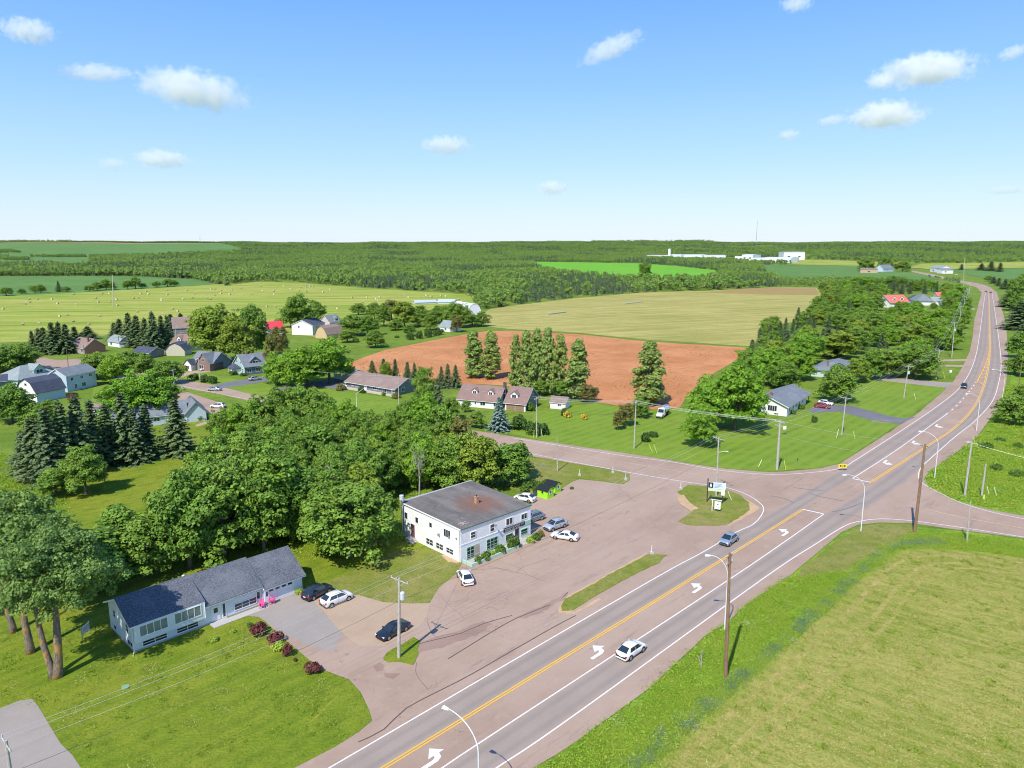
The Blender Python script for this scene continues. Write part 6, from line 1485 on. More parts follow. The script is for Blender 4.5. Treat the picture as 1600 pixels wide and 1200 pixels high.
        g.box(X(mid-.045), X(mid-.02), min(s*hw, s*(hw+.02)), max(s*hw, s*(hw+.02)), belt-.2, belt-.16); parts.append(('door_handle', g.mesh(CHROME, False, 'door_handle')))
    g = MB(); g.box(X(0)-.02, X(-.004), -hw*.48, hw*.48, .44, .64); parts.append(('grille', g.mesh(CHROME, False, 'grille')))
    g = MB(); g.box(X(.03), X(-.006), -hw*.8, hw*.8, .26, .38); parts.append(('front_bumper', g.mesh(CHROME, False, 'front_bumper')))
    g = MB(); g.box(X(1.006), X(.965), -hw*.82, hw*.82, .28, .44); parts.append(('rear_bumper', g.mesh(CHROME if kind == 'suv' else paint, False, 'rear_bumper')))
    g = MB(); g.box(X(1.01), X(1.0), -.26, .26, .62, .75); parts.append(('licence_plate', g.mesh(PLATE, False, 'licence_plate')))
    if kind == 'suv':
        g = MB()
        for s in (-1, 1): g.tube([(X(wt+.05), s*rw*.86, H-.02),(X(wt+.1), s*rw*.86, H+.05),(X(rt-.05), s*rw*.86, H+.05),(X(rt), s*rw*.86, H-.03)], .018, 5)
        parts.append(('roof_rail', g.mesh(CHROME, False, 'roof_rail')))
    return parts
CARMESH = {}
def car(kind, paint, label, rear=None, front=None, side='R', centre=None, az=None, name='parked_car', cat=None):
    key = (kind, paint.name)
    if key not in CARMESH: CARMESH[key] = car_parts(kind, paint)
    if rear:
        a, b = G(*rear), G(*front); d = (b-a); d.z = 0; d.normalize()
        perp = Vector((-d.y, d.x, 0)) if side == 'R' else Vector((d.y, -d.x, 0))   # towards the car's centre line
        c = (a+b)/2+perp*SPEC[kind][1]*.46
    else:
        c = G(*centre); d = Vector((math.sin(R(az)), math.cos(R(az)), 0))
    root = empty(name, (c.x, c.y, T(c.x, c.y)+.042), math.atan2(d.y, d.x)); tag(root, label, cat or {'sedan': 'car', 'hatch': 'car', 'suv': 'suv'}[kind])
    for p in CARMESH[key]:
        o = link(p[0], p[1], root)
        for q in (p[2] if len(p) > 2 else []): link(q[0], q[1], o)
    return root
car('hatch', P_WHITE, 'white hatchback driving on the near highway lane past the verge', (983,1034.5), (1006,1018.5), 'R', name='moving_car')
car('hatch', P_BLUE, 'silver-blue car driving towards the camera beside the yellow line', (1153.5,845), (1138.5,855.5), 'L', name='moving_car')
car('suv', P_DARKG, 'dark grey crossover parked against the ranch garage lawn', (489,939.5), (515,926.5), 'R')
car('suv', P_WHITE, 'white crossover parked beside the dark crossover on the tan gravel', (517.5,950.5), (545,939), 'R')
car('sedan', P_BLACK, 'black sedan parked beside the utility pole grass patch', (634.5,986.5), (608,1001), 'L')
car('hatch', P_WHITE, 'white car parked alone at the corner of the shop planter', (722.5,916), (714.5,901.5), 'L')
car('sedan', P_WHITE, 'white sedan parked at the right end of the shop front', (893,847), (867.5,843), 'L')
car('suv', P_SILVER, 'silver grey crossover parked behind the white sedan', (882.5,824.5), (863.5,831), 'L')
car('suv', P_GREY, 'grey-blue estate parked at the right-hand wall of the shop', (845,813.5), (829,818), 'L')
car('hatch', P_WHITE, 'white hatchback parked beside the lime green kiosks', (826.5,786.5), (807.5,783), 'L')
car('suv', P_BLACK, 'black car approaching on the far highway near the hatched median', centre=(1506,606), az=215, name='moving_car')
car('suv', P_RED, 'maroon crossover parked on the dark driveway of the white bungalow', (1274,637), (1292.5,639.5), 'R')
car('suv', P_WHITE, 'white crossover parked behind the maroon crossover', (1279,632.5), (1298,635), 'R')
car('suv', P_SILVER, 'silver crossover parked on the upper driveway by the hip-roofed house', (1342.5,587), (1356,588.5), 'R')
car('suv', P_WHITE, 'white crossover standing on the pinkish yard near the village road', (347,638.5), (330.5,638), 'L')
car('sedan', P_SILVER, 'silver sedan driving on the village road beside the grey driveway', (340,611.5), (326.5,611), 'L', name='moving_car')
car('sedan', P_WHITE, 'white sedan parked in front of the grey village house', (327,578.5), (316.5,580), 'L')
car('suv', P_SILVER, 'silver crossover parked on the driveway of the teal house', (393.5,595.5), (405.5,594), 'R')
car('suv', P_WHITE, 'white crossover parked on the bungalow driveway behind a shrub', (545,606.5), (532.5,605), 'L')
car('sedan', P_RED, 'tiny dark car on the left lane at the distant highway crest', centre=(1540.5,456.5), az=200, name='moving_car')
car('sedan', P_BLACK, 'tiny dark car on the right lane at the distant highway crest', centre=(1547.8,458), az=20, name='moving_car')
car('suv', P_BLACK, 'dark vehicle parked next to the farmhouse at the village corner', centre=(104,585), az=60)
car('sedan', P_WHITE, 'white car under the windbreak spruces behind the brick cottage', centre=(67,549), az=80)
for i, (u, v, pnt, lb) in enumerate([(1452,431,P_BLACK,'dark car left of the row parked at the far white shops'),(1462,433,P_DARKG,'dark grey car in the middle of the row at the far white shops'),(1478,436.5,P_BLACK,'dark car right of the row parked at the far white shops'),(1494,430,P_WHITE,'white car parked beside the far white shops')]):
    car('suv', pnt, lb, centre=(u, v), az=60+i*8)
# tank truck on the lawn
def truck():
    c = G(1036, 650); a = G(1026, 657); b = G(1047, 643.5); d = (a-b).normalized(); root = empty('tank_truck', (c.x, c.y, .02), math.atan2(d.y, d.x)); tag(root, 'small silver truck with a box body parked on the lawn below the tall poplar', 'truck')
    WT = P_WHITE
    m = MB(); m.box(-3.9, 2.4, -.45, .45, .55, .8); m.obj('chassis', BLACK, root)
    m = MB(); m.hexa([(2.0,-1.0,.6),(3.9,-.9,.6),(3.9,.9,.6),(2.0,1.0,.6),(2.0,-1.0,1.5),(3.8,-.8,1.35),(3.8,.8,1.35),(2.0,1.0,1.5)]); bn = m.obj('bonnet', WT, root)
    m = MB(); m.hexa([(.9,-1.05,.7),(2.35,-1.05,.7),(2.35,1.05,.7),(.9,1.05,.7),(.9,-1.0,2.6),(1.9,-.95,2.6),(1.9,.95,2.6),(.9,1.0,2.6)]); cb = m.obj('cab', WT, root)
    m = MB(); m.hexa([(2.31,-.85,1.55),(2.36,-.85,1.55),(2.36,.85,1.55),(2.31,.85,1.55),(1.94,-.8,2.45),(1.99,-.8,2.45),(1.99,.8,2.45),(1.94,.8,2.45)]); m.obj('windscreen', CARGLASS, cb)
    for s in (-1, 1): m = MB(); m.box(1.1, 1.85, min(s*1.0,s*1.06), max(s*1.0,s*1.06), 1.55, 2.3); m.obj('side_window', CARGLASS, cb)
    m = MB(); m.tube([(-3.9,0,1.75),(-3.8,0,1.75),(.6,0,1.75),(.7,0,1.75)], [.7,1.08,1.08,.7], 18); m.obj('tank', P_SILVER, root, smooth=False)
    m = MB(); m.box(-3.7,.5,-.3,.3,2.8,2.95); m.box(-3.5,-2.9,-.9,.9,2.4,2.7); m.obj('top_hatch', METAL, root)
    for x in (3.0, -1.6, -2.8):
        for s in (-1, 1):
            m = MB(); m.tube([(x,s*.75,.5),(x,s*1.05,.5)], .5, 16); w = m.obj('tyre', TYRE, root); m = MB(); m.tube([(x,s*1.05,.5),(x,s*1.08,.5)], .27, 10); m.obj('rim', RIM, w)
    m = MB(); m.box(3.9,4.05,-1.0,1.0,.45,.75); m.obj('bumper', RIM, root)
    for s in (-1, 1): m = MB(); m.box(3.86,3.93,min(s*.6,s*.85),max(s*.6,s*.85),.85,1.05); m.obj('headlight', HEADL, root)
truck()

# ---------------------------------------------------------------- poles, lamps, wires
POLEW = barkmat('weathered_pole_wood', (.36,.33,.29), (.56,.53,.47)); POLEB = barkmat('brown_pole_wood', (.20,.12,.07), (.33,.20,.12)); INS = plain('insulator', (.55,.56,.58), .3); WIREM = plain('aluminium_wire', (.55,.56,.55), .4, metal=.3, var=0); WIRED = plain('dark_cable', (.05,.05,.055), .6, var=0); LAMPM = plain('pale_galvanised_steel', (.72,.73,.75), .4)
POLES = {}
def zsolve(base, top):
    """height and lean of a pole from base and top pixel"""
    p = G(*base); hgt = zat(base[0], base[1], top[1]); q = ray(*top); t = p.y/q.y
    return p, hgt, q.x*t-p.x
def pole(key, base, top, label, r=.16, arms=(1.3,), arm_az=45, transformer=False, mat=None, guards=0, lamp=None, cat='utility pole', world=None, hgt=None):
    if world: p, lean = world, 0
    else: p, hgt, lean = zsolve(base, top)
    root = empty('utility_pole', (p.x, p.y, T(p.x, p.y))); tag(root, label, cat)
    m = MB(); m.tube([(0,0,-.3),(lean*.5,0,hgt*.5),(lean,0,hgt)], [r*1.15, r, r*.72], 9); m.obj('pole_shaft', mat or POLEW, root)
    a = R(arm_az); ux = Vector((math.sin(a), math.cos(a), 0)); side = Vector((ux.y, -ux.x, 0)); tops = []
    for i, L in enumerate(arms):
        z = hgt-.35-i*.9; cm = MB(); c0 = Vector((lean*(z/hgt), 0, z))
        cm.tube([c0-side*L, c0+side*L], .07, 4); cm.tube([c0-side*L*.6, c0-Vector((0,0,.8))], .025, 4); cm.tube([c0+side*L*.6, c0-Vector((0,0,.8))], .025, 4)
        ca = cm.obj('crossarm', mat or POLEW, root)
        for f in (-.92, -.35, .92) if i == 0 else (-.9, .9):
            im = MB(); q = c0+side*L*f; im.tube([q+Vector((0,0,.05)), q+Vector((0,0,.3))], [.06, .045], 6); im.obj('insulator', INS, ca)
            tops.append(Vector((p.x, p.y, 0))+q+Vector((0,0,.3)))
    if transformer:
        tm = MB(); q = Vector((lean*.8+.38, 0, hgt*.78)); tm.tube([q-Vector((0,0,.45)), q+Vector((0,0,.4)), q+Vector((0,0,.5))], [.3,.3,.2], 12); tm.obj('transformer', plain('transformer_can', (.55,.60,.66), .4), root)
    if lamp:
        lm = MB(); q = Vector((lean*.75, 0, hgt*.74)); d = Vector((math.sin(R(lamp)), math.cos(R(lamp)), 0)); lm.tube([q, q+d*1.0+Vector((0,0,.35)), q+d*1.7+Vector((0,0,.4))], .035, 6); lm.box(q.x+d.x*1.7-.25, q.x+d.x*1.7+.25, q.y+d.y*1.7-.12, q.y+d.y*1.7+.12, q.z+.33, q.z+.48); lm.obj('lamp_arm', LAMPM, root)
    low = Vector((p.x+lean*.72, p.y, hgt*.72))
    POLES[key] = (tops, low); return root
pole('A', (623,1028), (624,903), 'utility pole with transformer on the small grass patch beside the black sedan', .19, (1.5,), 38, transformer=True)
q = G(9, 1157, 10.6); pole('Z', None, None, 'utility pole rising over the driveway in the bottom left corner', .17, (1.3,), 42, world=Vector((q.x, q.y, 0)), hgt=10.6)
pole('B', (1119,775), (1123,683), 'utility pole with a small street lamp behind the billboard on the grass island', .17, (1.5,), 60, lamp=110)
pole('C', (1214,734), (1219,657), 'thick pale utility pole at the front edge of the striped corner lawn', .26, (1.4,1.2), 60)
pole('D', (1315,680), (1322,620), 'utility pole before the dark driveway of the white bungalow', .17, (1.5,), 50)
pole('E', (1412,622), (1420,571), 'utility pole with transformer below the upper driveway', .16, (1.5,), 40, transformer=True)
pole('F', (1462.5,592), (1468,546), 'utility pole beside the small roadside sign by the far lane', .17, (1.5,), 20)
pole('G', (1487,559), (1492,503), 'tall utility pole at the woodland edge by the far highway', .17, (1.4,), 10, transformer=True)
pole('H', (1497,521), (1502,478), 'utility pole farther along the highway beyond the tall one', .16, (1.4,), 5)
pole('I', (1503,500), (1508,462), 'utility pole second from the distant highway bend', .16, (1.4,), 5)
pole('J', (1508,483), (1513,450), 'utility pole nearest the distant highway bend', .16, (1.4,), 0)
pole('J2', (1513,466), (1517,440), 'far utility pole left of the highway crest', .2, (1.4,), 0)
pole('K', (990.5,701), (994,627), 'slender utility pole between the brownish tree and the spruce bush on the striped lawn', .15, (1.2,), 110)
pole('L', (838.5,684), (838,621), 'utility pole between the two dark round shrubs by the side road', .15, (1.4,), 115)
pole('M', (871,736), (870.5,683), 'thin pole in the dry grass between side road and car park', .13, (), 100)
pole('N', (1429,832), (1445.5,694), 'tall leaning brown utility pole at the corner where the side road leaves', .24, (.7,), 45, mat=POLEB)
pole('O', (1134,1059), (1140.5,864), 'tall brown utility pole in the weedy verge beside the street lamp', .2, (.75,.75), 135, mat=POLEB)
pole('P', (1507,777), (1518.5,690), 'leaning grey utility pole in the corner meadow, the taller of two', .2, (.9,), 40)
pole('Q', (1533.5,777), (1540.5,725), 'short grey pole in the corner meadow right of the taller one', .18, (), 40)
pole('S', (1511,846), (1516.5,783), 'thin grey pole in the verge below the right-hand side road', .12, (), 40)
pole('T', (1589,622), (1597,565), 'brown pole beside the loose dark tree at the right border', .13, (), 40, mat=POLEB)
pole('U', (623,634), (622.5,584), 'thin pale pole at the right end of the brown-roofed bungalow lawn', .12, (), 120)
pole('V', (273.5,616), (270,577), 'utility pole at the village road beside the spreading bright tree', .16, (1.2,), 120)
pole('W', (313,598), (310,556), 'utility pole among the three round shrubs on the village lawn', .15, (1.2,), 120)
pole('X', (57,551), (53,515), 'tall pole at the junction of the village street', .2, (1.2,), 90)
pole('Y', (107,577), (104,546), 'dark leaning pole at the edge of the village street', .13, (), 90, mat=POLEB)
pole('Y2', (132,563), (130,538), 'thin dark pole in front of the brick cottage', .12, (), 90, mat=POLEB)
pole('Y3', (275,545), (274.5,512), 'pole beside the cream house with the red-brown roof', .15, (1.2,), 90)
pole('Y4', (112,657), (111,620), 'pole on the grass right of the grey barn', .13, (), 90)
pole('Y5', (176,480), (176,430), 'slim pole standing in the far hedge between the fields', .35, (), 90)
pole('R1', (1505,460), (1506.5,418), 'tall far pole left of the distant highway near the crest', .3, (), 90)
pole('R2', (1507,421), (1507.5,402), 'tall far pole beyond the roadside shops', .6, (), 90)
def mast(u, vb, vt, label):
    p = G(u, vb); o_ = CAM_H+ray(u, vt).z/ray(u, vt).y*p.y-p.z; m = MB(); m.tube([(0,0,0),(0,0,o_)], [1.1,.7], 4); o = m.obj('radio_mast', METAL, None, loc=tuple(p)); tag(o, label, 'radio mast')
mast(1181, 385, 345, 'slender radio mast above the wooded skyline'); mast(1143, 386, 379.5, 'short mast on the wooded skyline left of the tall one'); mast(313, 380.3, 368, 'lone mast on the left skyline')
# sagging wires
def wire(a, b, sag, mat, label, r=.022, group=None):
    m = MB(); pts = [a.lerp(b, i/14)+Vector((0,0,-sag*4*(i/14)*(1-i/14))) for i in range(15)]
    m.tube(pts, r, 4, cap=False); o = m.obj('overhead_wire', mat); tag(o, label, 'wire', group); return o
def span(k1, k2, label, sag=.8, low=True, r=.022):
    A, B = POLES[k1], POLES[k2]; n = min(len(A[0]), len(B[0]), 3)
    for i in range(n): wire(A[0][i], B[0][i], sag*(1+.12*i), WIREM, label, r, label+' group' if False else 'wires: '+label)
    if low: wire(A[1], B[1], sag*1.3, WIRED, 'lower dark cable of the '+label.replace('pale ','').split(' between')[0].split(' over the car')[0], r*1.3)
span('Z', 'A', 'pale wires over the ranch lawn between corner pole and transformer pole', .5, r=.014)
span('A', 'B', 'pale wires over the car park from the transformer pole to the island pole', .7, r=.014)
span('B', 'C', 'wires from the island pole to the thick lawn pole', .3, r=.014)
span('C', 'D', 'wires over the striped lawn from the thick pole', .4, r=.02)
span('D', 'E', 'wires over the mown lawn above the dark driveway', .5, r=.02)
span('E', 'F', 'wires over the upper driveway', .5, r=.022); span('F', 'G', 'wires past the woodland edge', .5, r=.025); span('G', 'H', 'wires of the first far roadside span', .5, False, r=.035); span('H', 'I', 'wires of the middle far roadside span', .5, False, r=.045); span('I', 'J', 'wires of the last far roadside span', .5, False, r=.05)
span('L', 'K', 'wires over the lawn along the side road', .4, r=.022); span('K', 'C', 'wires from the slender pole to the thick lawn pole', .5, r=.02)
wire(POLES['C'][0][0], POLES['N'][0][0], .6, WIREM, 'upper wire crossing the highway to the tall leaning pole', .018); wire(POLES['C'][1], POLES['N'][1]+Vector((0,0,2)), .8, WIREM, 'lower wire crossing the highway to the tall leaning pole', .016)
wire(POLES['O'][0][0], POLES['N'][0][0], .9, WIREM, 'wire along the verge between the two tall brown poles', .014)
wire(POLES['N'][0][1], POLES['P'][0][0], .4, WIREM, 'wire from the tall leaning pole to the grey meadow pole', .018)
q = G(1700, 735, 9); wire(POLES['P'][0][0], q, .5, WIREM, 'wire running out over the meadow to the right border', .018)
wire(POLES['L'][0][0], Vector((G(622,634).x, G(622,634).y, 8.5)), .5, WIREM, 'upper wire from the shrub pole over the wood edge to the bungalow', .022); wire(POLES['U'][1]+Vector((0,0,2)), Vector((G(400,600).x, G(400,600).y, 7)), .6, WIREM, 'wire in front of the brown-roofed bungalow', .025)
wire(POLES['A'][0][1], Vector((SHOP.a.x, SHOP.a.y, 4.8)), .3, WIREM, 'service wire from the transformer pole to the shop corner', .014); 
# street lamps with curved arms over the road
def street_lamp(base, head, label, world=None, hz=10.4, hworld=None):
    p = world or G(*base); hd = hworld or G(head[0], head[1], hz); d = Vector((hd.x-p.x, hd.y-p.y, 0)); L = min(d.length, 5.5); d.normalize()
    root = empty('street_lamp', (p.x, p.y, 0)); tag(root, label, 'street lamp')
    m = MB(); m.tube([(0,0,-.2),(0,0,hz-2.9)], [.10,.07], 8); m.obj('lamp_pole', LAMPM, root)
    m = MB(); pts = []
    for i in range(11):
        t = i/10*math.pi/2; pts.append(d*(L*(1-math.cos(t)))+Vector((0,0,hz-2.9+2.95*math.sin(t))))
    m.tube(pts, [.065-.03*i/10 for i in range(11)], 7); m.obj('curved_arm', LAMPM, root)
    m = MB(); q = pts[-1]; s = Vector((d.y, -d.x, 0)); m.hexa([tuple(q+d*a+s*b+Vector((0,0,c))) for a, b, c in ((-.1,-.07,-.12),(.62,-.17,-.14),(.62,.17,-.14),(-.1,.07,-.12),(-.1,-.06,.05),(.55,-.13,.06),(.55,.13,.06),(-.1,.06,.05))]); hdm = m.obj('lamp_head', LAMPM, root)
    m = MB(); m.hexa([tuple(q+d*a+s*b+Vector((0,0,c))) for a, b, c in ((.12,-.1,-.2),(.52,-.12,-.2),(.52,.12,-.2),(.12,.1,-.2),(.1,-.11,-.135),(.55,-.14,-.135),(.55,.14,-.135),(.1,.11,-.135))]); m.obj('lens', plain('lamp_lens', (.6,.62,.62), .2), hdm)
    return d*L
off3 = street_lamp((1345,830), (1322,742), 'curved street lamp at the near corner of the junction')
hd1 = G(700, 1108, 10.4); street_lamp(None, None, 'curved street lamp at the bottom edge of the picture', world=Vector((hd1.x+2.7, hd1.y-1.9, 0)), hworld=hd1)
hd2 = G(1110, 868, 10.4); b2 = G(1132, 985); street_lamp((1132,985), (1109,868), 'curved street lamp directly behind the tall brown verge pole')
street_lamp((1460,749), (1440,674), 'curved street lamp in the corner meadow grass'); street_lamp((1525.5,673), (1512.5,615), 'curved street lamp beside the far wheel of the bend'.replace('the far wheel of ', '')); street_lamp((1565.5,627), (1553,577), 'curved street lamp farthest along the highway')
p = G(557.5, 641); root = empty('street_lamp', (p.x, p.y, 0)); tag(root, 'slim street lamp with a slanting arm on the bungalow lawn', 'street lamp'); m = MB(); m.tube([(0,0,0),(0,0,5.2)], .08, 6); m.obj('lamp_pole', LAMPM, root); m = MB(); m.tube([(0,0,5.1),(2.8,.0,7.2)], .05, 6); m.obj('lamp_arm', LAMPM, root); m = MB(); m.box(2.7,3.4,-.14,.14,7.12,7.3); m.obj('lamp_head', LAMPM, root)

# ---------------------------------------------------------------- small roadside things
YEL = plain('yellow_plastic', (.62,.72,.10), .5); YELW = plain('pale_yellow_plastic', (.80,.82,.55), .5)
for i, (b, t, mat, lb) in enumerate([((1019.5,707),(1014.5,694.5),YEL,'left yellow guy-wire guard below the slender lawn pole'),((1027,709),(1022,695),YEL,'right yellow guy-wire guard below the slender lawn pole'),((1185,729),(1191,719),YELW,'pale guy-wire guard at the lawn edge by the side road mouth'),((1228,734),(1226,719),YEL,'yellow guy-wire guard at the foot of the thick pale pole'),
   ((1307,684),(1311,671),YELW,'pale guy-wire guard left of the driveway pole'),((1336,686),(1334,674),YEL,'yellow guy-wire guard right of the driveway pole'),((1431,624),(1429,615),YELW,'pale guy-wire guard beside the transformer pole on the lawn'),((1546,774),(1544,761),YELW,'left pale guy-wire guard in the corner meadow'),((1558,776),(1555,762),YELW,'right pale guy-wire guard in the corner meadow'),
   ((834,684),(834.5,673),YEL,'yellow guy-wire guard left of the shrub pole'),((847.5,683),(845.5,671),YELW,'pale guy-wire guard right of the shrub pole'),((1143.5,782),(1138,768),YELW,'pale guy-wire guard on the grass island'),((1476,591),(1475,581),YEL,'yellow guy-wire guard near the far lane sign'),((1526,698),(1521,682),YEL,'yellow-green guy-wire guard beside the bend lamp')]):
    p, hg, ln = zsolve(b, t); m = MB(); m.tube([(0,0,-.1),(ln,.3,hg)], .06, 6); m.tube([(ln,.3,hg),(ln*1.05,.31,hg*1.03)], .02, 4); o = m.obj('guy_wire_guard', mat, None, loc=(p.x, p.y, 0)); tag(o, lb, 'guy guard', 'plastic guards on the guy wires')
for (u, v, lb) in [(905.5,743.5,'concrete block with white post at the left of the car park entrance'),(957.5,739,'short red-topped white post on the dry grass by the side road'),(977.5,750,'concrete block with post at the tip of the dry grass'),(1063.5,765,'concrete block with post at the tip of the grass island'),(1018,866,'thin white post on a dark block at the end of the long grass strip')]:
    p = G(u, v); root = empty('marker_post', (p.x, p.y, .03)); tag(root, lb, 'marker post'); m = MB(); m.box(-.32,.32,-.25,.25,0,.4); m.obj('concrete_block', CONC, root); m = MB(); m.tube([(0,0,.4),(0,0,1.5)], .045, 6); m.obj('post', TRIM, root)
# billboard on the island: two posts and two boards
h = House('billboard', 'roadside billboard with dark posts on the grass island', (1104.5,784.5), (1128.5,787), cat='billboard'); wB = h.w
for x in (0, wB): h.part('post', plain('dark_timber', (.06,.04,.035), .7), lambda mb, x=x: mb.box(x-.1, x+.1, -.1, .1, 0, 4.9 if x == 0 else 4.3))
wp = lambda u, v: h.wallpx(u, v, 'F', -.1)
BLUEP = plain('pale_blue_sign_face', (.62,.72,.80), .5)
bd = h.part('upper_board', BLUEP, lambda mb: mb.box(.12, wB+.5, -.2, -.105, 2.95, 4.25)); g = MB(); g.box(.14, 1.05, -.215, -.203, 3.1, 4.2); g.obj('dark_square', BLACK, bd)
g = MB(); g.box(.42, .78, -.228, -.217, 3.35, 3.75); g.box(.50, .70, -.228, -.217, 3.76, 3.95); g.obj('emblem', TRIM, bd)
g = MB(); [g.box(1.25, 1.25+w_, -.215, -.203, z_, z_+.09) for w_, z_ in ((1.5,3.95),(1.2,3.72),(1.6,3.45),(1.0,3.2))]; g.obj('lettering', plain('grey_blue_lettering', (.20,.27,.33), .5), bd)
g = MB(); g.box(3.0, wB+.3, -.217, -.203, 3.7, 4.2); g.obj('white_panel', TRIM, bd)
h.part('lower_board', plain('white_sign_face', (.80,.78,.74), .5), lambda mb: mb.box(2.6, wB+.35, -.2, -.105, 1.75, 2.9)); h.part('lower_strip', plain('pale_green_strip', (.60,.68,.48), .5), lambda mb: mb.box(.12, 2.55, -.18, -.105, 2.45, 2.9))
# small white hanging sign
h = House('hanging_sign', 'small white hanging sign board on a white post in front of the billboard', (1112.5,798.5), (1121.5,800), cat='sign')
h.part('post', TRIM, lambda mb: mb.box(-.06, .06, -.06, .06, 0, 2.3)); h.part('bracket', TRIM, lambda mb: mb.box(-.35, 1.75, -.05, .05, 2.3, 2.4)); b_ = h.part('board', TRIM, lambda mb: mb.box(.42, 1.55, -.03, .03, .55, 2.05)); g = MB(); g.tube([(1.0,-.032,1.5),(1.0,-.045,1.5)], .17, 12); g.box(.7, 1.3, -.045, -.032, .95, 1.05); g.obj('emblem', plain('grey_emblem', (.25,.25,.3), .5), b_)
# ranch-lawn sign on two posts, yellow delineator, road signs, mailboxes
h = House('lawn_sign', 'small pale framed sign standing on the lawn between the cottonwoods and the ranch house', (129,1001.5), (141,991), cat='sign')
for x in (0, h.w): h.part('post', METAL, lambda mb, x=x: mb.box(x-.04, x+.04, -.04, .04, 0, 1.9))
b_ = h.part('board', TRIM, lambda mb: mb.box(.05, h.w-.05, -.06, -.045, .75, 1.85)); g = MB(); [g.box(.25, h.w-.25, -.07, -.061, z_, z_+.07) for z_ in (1.55,1.35,1.15)]; g.obj('lettering', plain('blue_grey_print', (.3,.38,.42), .5), b_)
p = G(1316, 735.5); root = empty('warning_sign', (p.x, p.y, .03)); tag(root, 'yellow double arrow warning sign at the corner of the striped lawn', 'road sign'); m = MB(); m.tube([(0,0,0),(0,0,1.0)], .05, 6); m.obj('post', METAL, root); m = MB(); m.box(-.95, .95, -.03, .03, .65, 1.55); b_ = m.obj('board', plain('sign_yellow', (.80,.62,.05), .5), root)
m = MB(); m.add([(-.75,-.035,1.1),(-.35,-.035,1.4),(-.35,-.035,.8),(-.75,-.045,1.1),(-.35,-.045,1.4),(-.35,-.045,.8)], [(0,1,2),(5,4,3),(0,3,4,1),(1,4,5,2),(2,5,3,0)]); m.box(-.35,.35,-.045,-.035,1.03,1.17); m.add([(.75,-.035,1.1),(.35,-.035,1.4),(.35,-.035,.8),(.75,-.045,1.1),(.35,-.045,1.4),(.35,-.045,.8)], [(0,1,2),(5,4,3),(0,3,4,1),(1,4,5,2),(2,5,3,0)]); m.obj('double_arrow', BLACK, b_)
def sign(u, v, w, hh, z, col, label, r=.04):
    p = G(u, v); root = empty('road_sign', (p.x, p.y, 0)); tag(root, label, 'road sign'); m = MB(); m.tube([(0,0,0),(0,0,z)], r, 6); m.obj('post', METAL, root); m = MB(); m.box(-w/2, w/2, -.07, -.045, z-hh, z+.05); m.obj('board', col, root)
sign(1484.5, 588, .9, .9, 2.4, TRIM, 'white road sign beside the far lane, facing the highway'); sign(1583.5, 574, 1.3, 1.2, 2.6, TRIM, 'white square sign at the right edge of the far highway'); sign(1436, 753, .3, 1.0, 1.2, METAL, 'low grey marker at the corner of the side road mouth'); sign(1536, 786, .35, .9, 1.7, YEL, 'yellow-topped marker beside the short grey pole'); sign(1246,724,.2,.5,1.2,BLACK,'small dark stake on the striped lawn right of the thick pole'); sign(1225,680,.9,.9,2.5,TRIM,'white sign panel on a thin post in front of the white bungalow'); sign(1490,528,3.2,1.3,3.4,plain('blue_sign',(.30,.45,.60),.5),'wide blue sign at the woodland edge below the tall far pole')
sign(1519,493,.6,.6,1.6,METAL,'small mailbox-like sign by the far left shoulder'); sign(1378, 658, .3, .5, 1.5, METAL, 'post in the stone ring beside the dark driveway'); sign(285,614,.6,1.2,2.4,plain('teal_sign',(.15,.4,.45),.5),'blue-green sign on the village road verge'); sign(404,633,.1,.1,2.2,METAL,'thin stake on the village lawn')
p = G(1378, 659); m = MB(); m.tube([(math.cos(t/10*6.283)*3.2, math.sin(t/10*6.283)*1.3, .08) for t in range(11)], .12, 5); o = m.obj('stone_ring', plain('grey_stones', (.25,.23,.2), .9), None, loc=(p.x, p.y, 0)); tag(o, 'oval stone edging round a post on the lawn beside the dark driveway', 'stone edging')
# bin beside the white hatchback, pink chairs, hatch covers
p = G(836, 774); root = empty('rubbish_bin', (p.x, p.y, .03)); tag(root, 'grey rubbish bin between the white hatchback and the kiosks', 'bin'); m = MB(); m.hexa([(-.35,-.35,0),(.35,-.35,0),(.35,.35,0),(-.35,.35,0),(-.42,-.42,1.0),(.42,-.42,1.0),(.42,.42,1.0),(-.42,.42,1.0)]); m.obj('bin_body', plain('dark_grey_plastic', (.07,.08,.10), .5), root); m = MB(); m.hexa([(-.45,-.45,1.0),(.45,-.45,1.0),(.45,.45,1.0),(-.45,.45,1.0),(-.4,-.4,1.1),(.4,-.4,1.15),(.4,.4,1.15),(-.4,.4,1.1)]); m.obj('lid', BLACK, root)
PINK = plain('pink_plastic', (.72,.06,.28), .4)
def chair(u, v, rz, label, tip=0):
    p = G(u, v); root = empty('garden_chair', (p.x, p.y, .12), rz); root.rotation_euler[0] = tip; tag(root, label, 'chair')
    m = MB(); m.box(-.3,.3,-.3,.3,.34,.39); m.obj('seat', PINK, root); m = MB(); [m.hexa([(-.3+.125*i,.28,.36),(-.2+.125*i,.28,.36),(-.2+.125*i,.33,.36),(-.3+.125*i,.33,.36),(-.3+.125*i,.5,1.0+.06*(2-abs(i-2))),(-.2+.125*i,.5,1.0+.06*(2-abs(i-2))),(-.2+.125*i,.54,1.0+.06*(2-abs(i-2))),(-.3+.125*i,.54,1.0+.06*(2-abs(i-2)))]) for i in range(5)]; m.obj('backrest', PINK, root)
    for x in (-.3, .3):
        for y in (-.28, .28): m = MB(); m.box(x-.03,x+.03,y-.04,y+.04,0,.35); m.obj('leg', PINK, root)
        m = MB(); m.box(x-.06,x+.06,-.33,.33,.56,.6); m.obj('armrest', PINK, root)
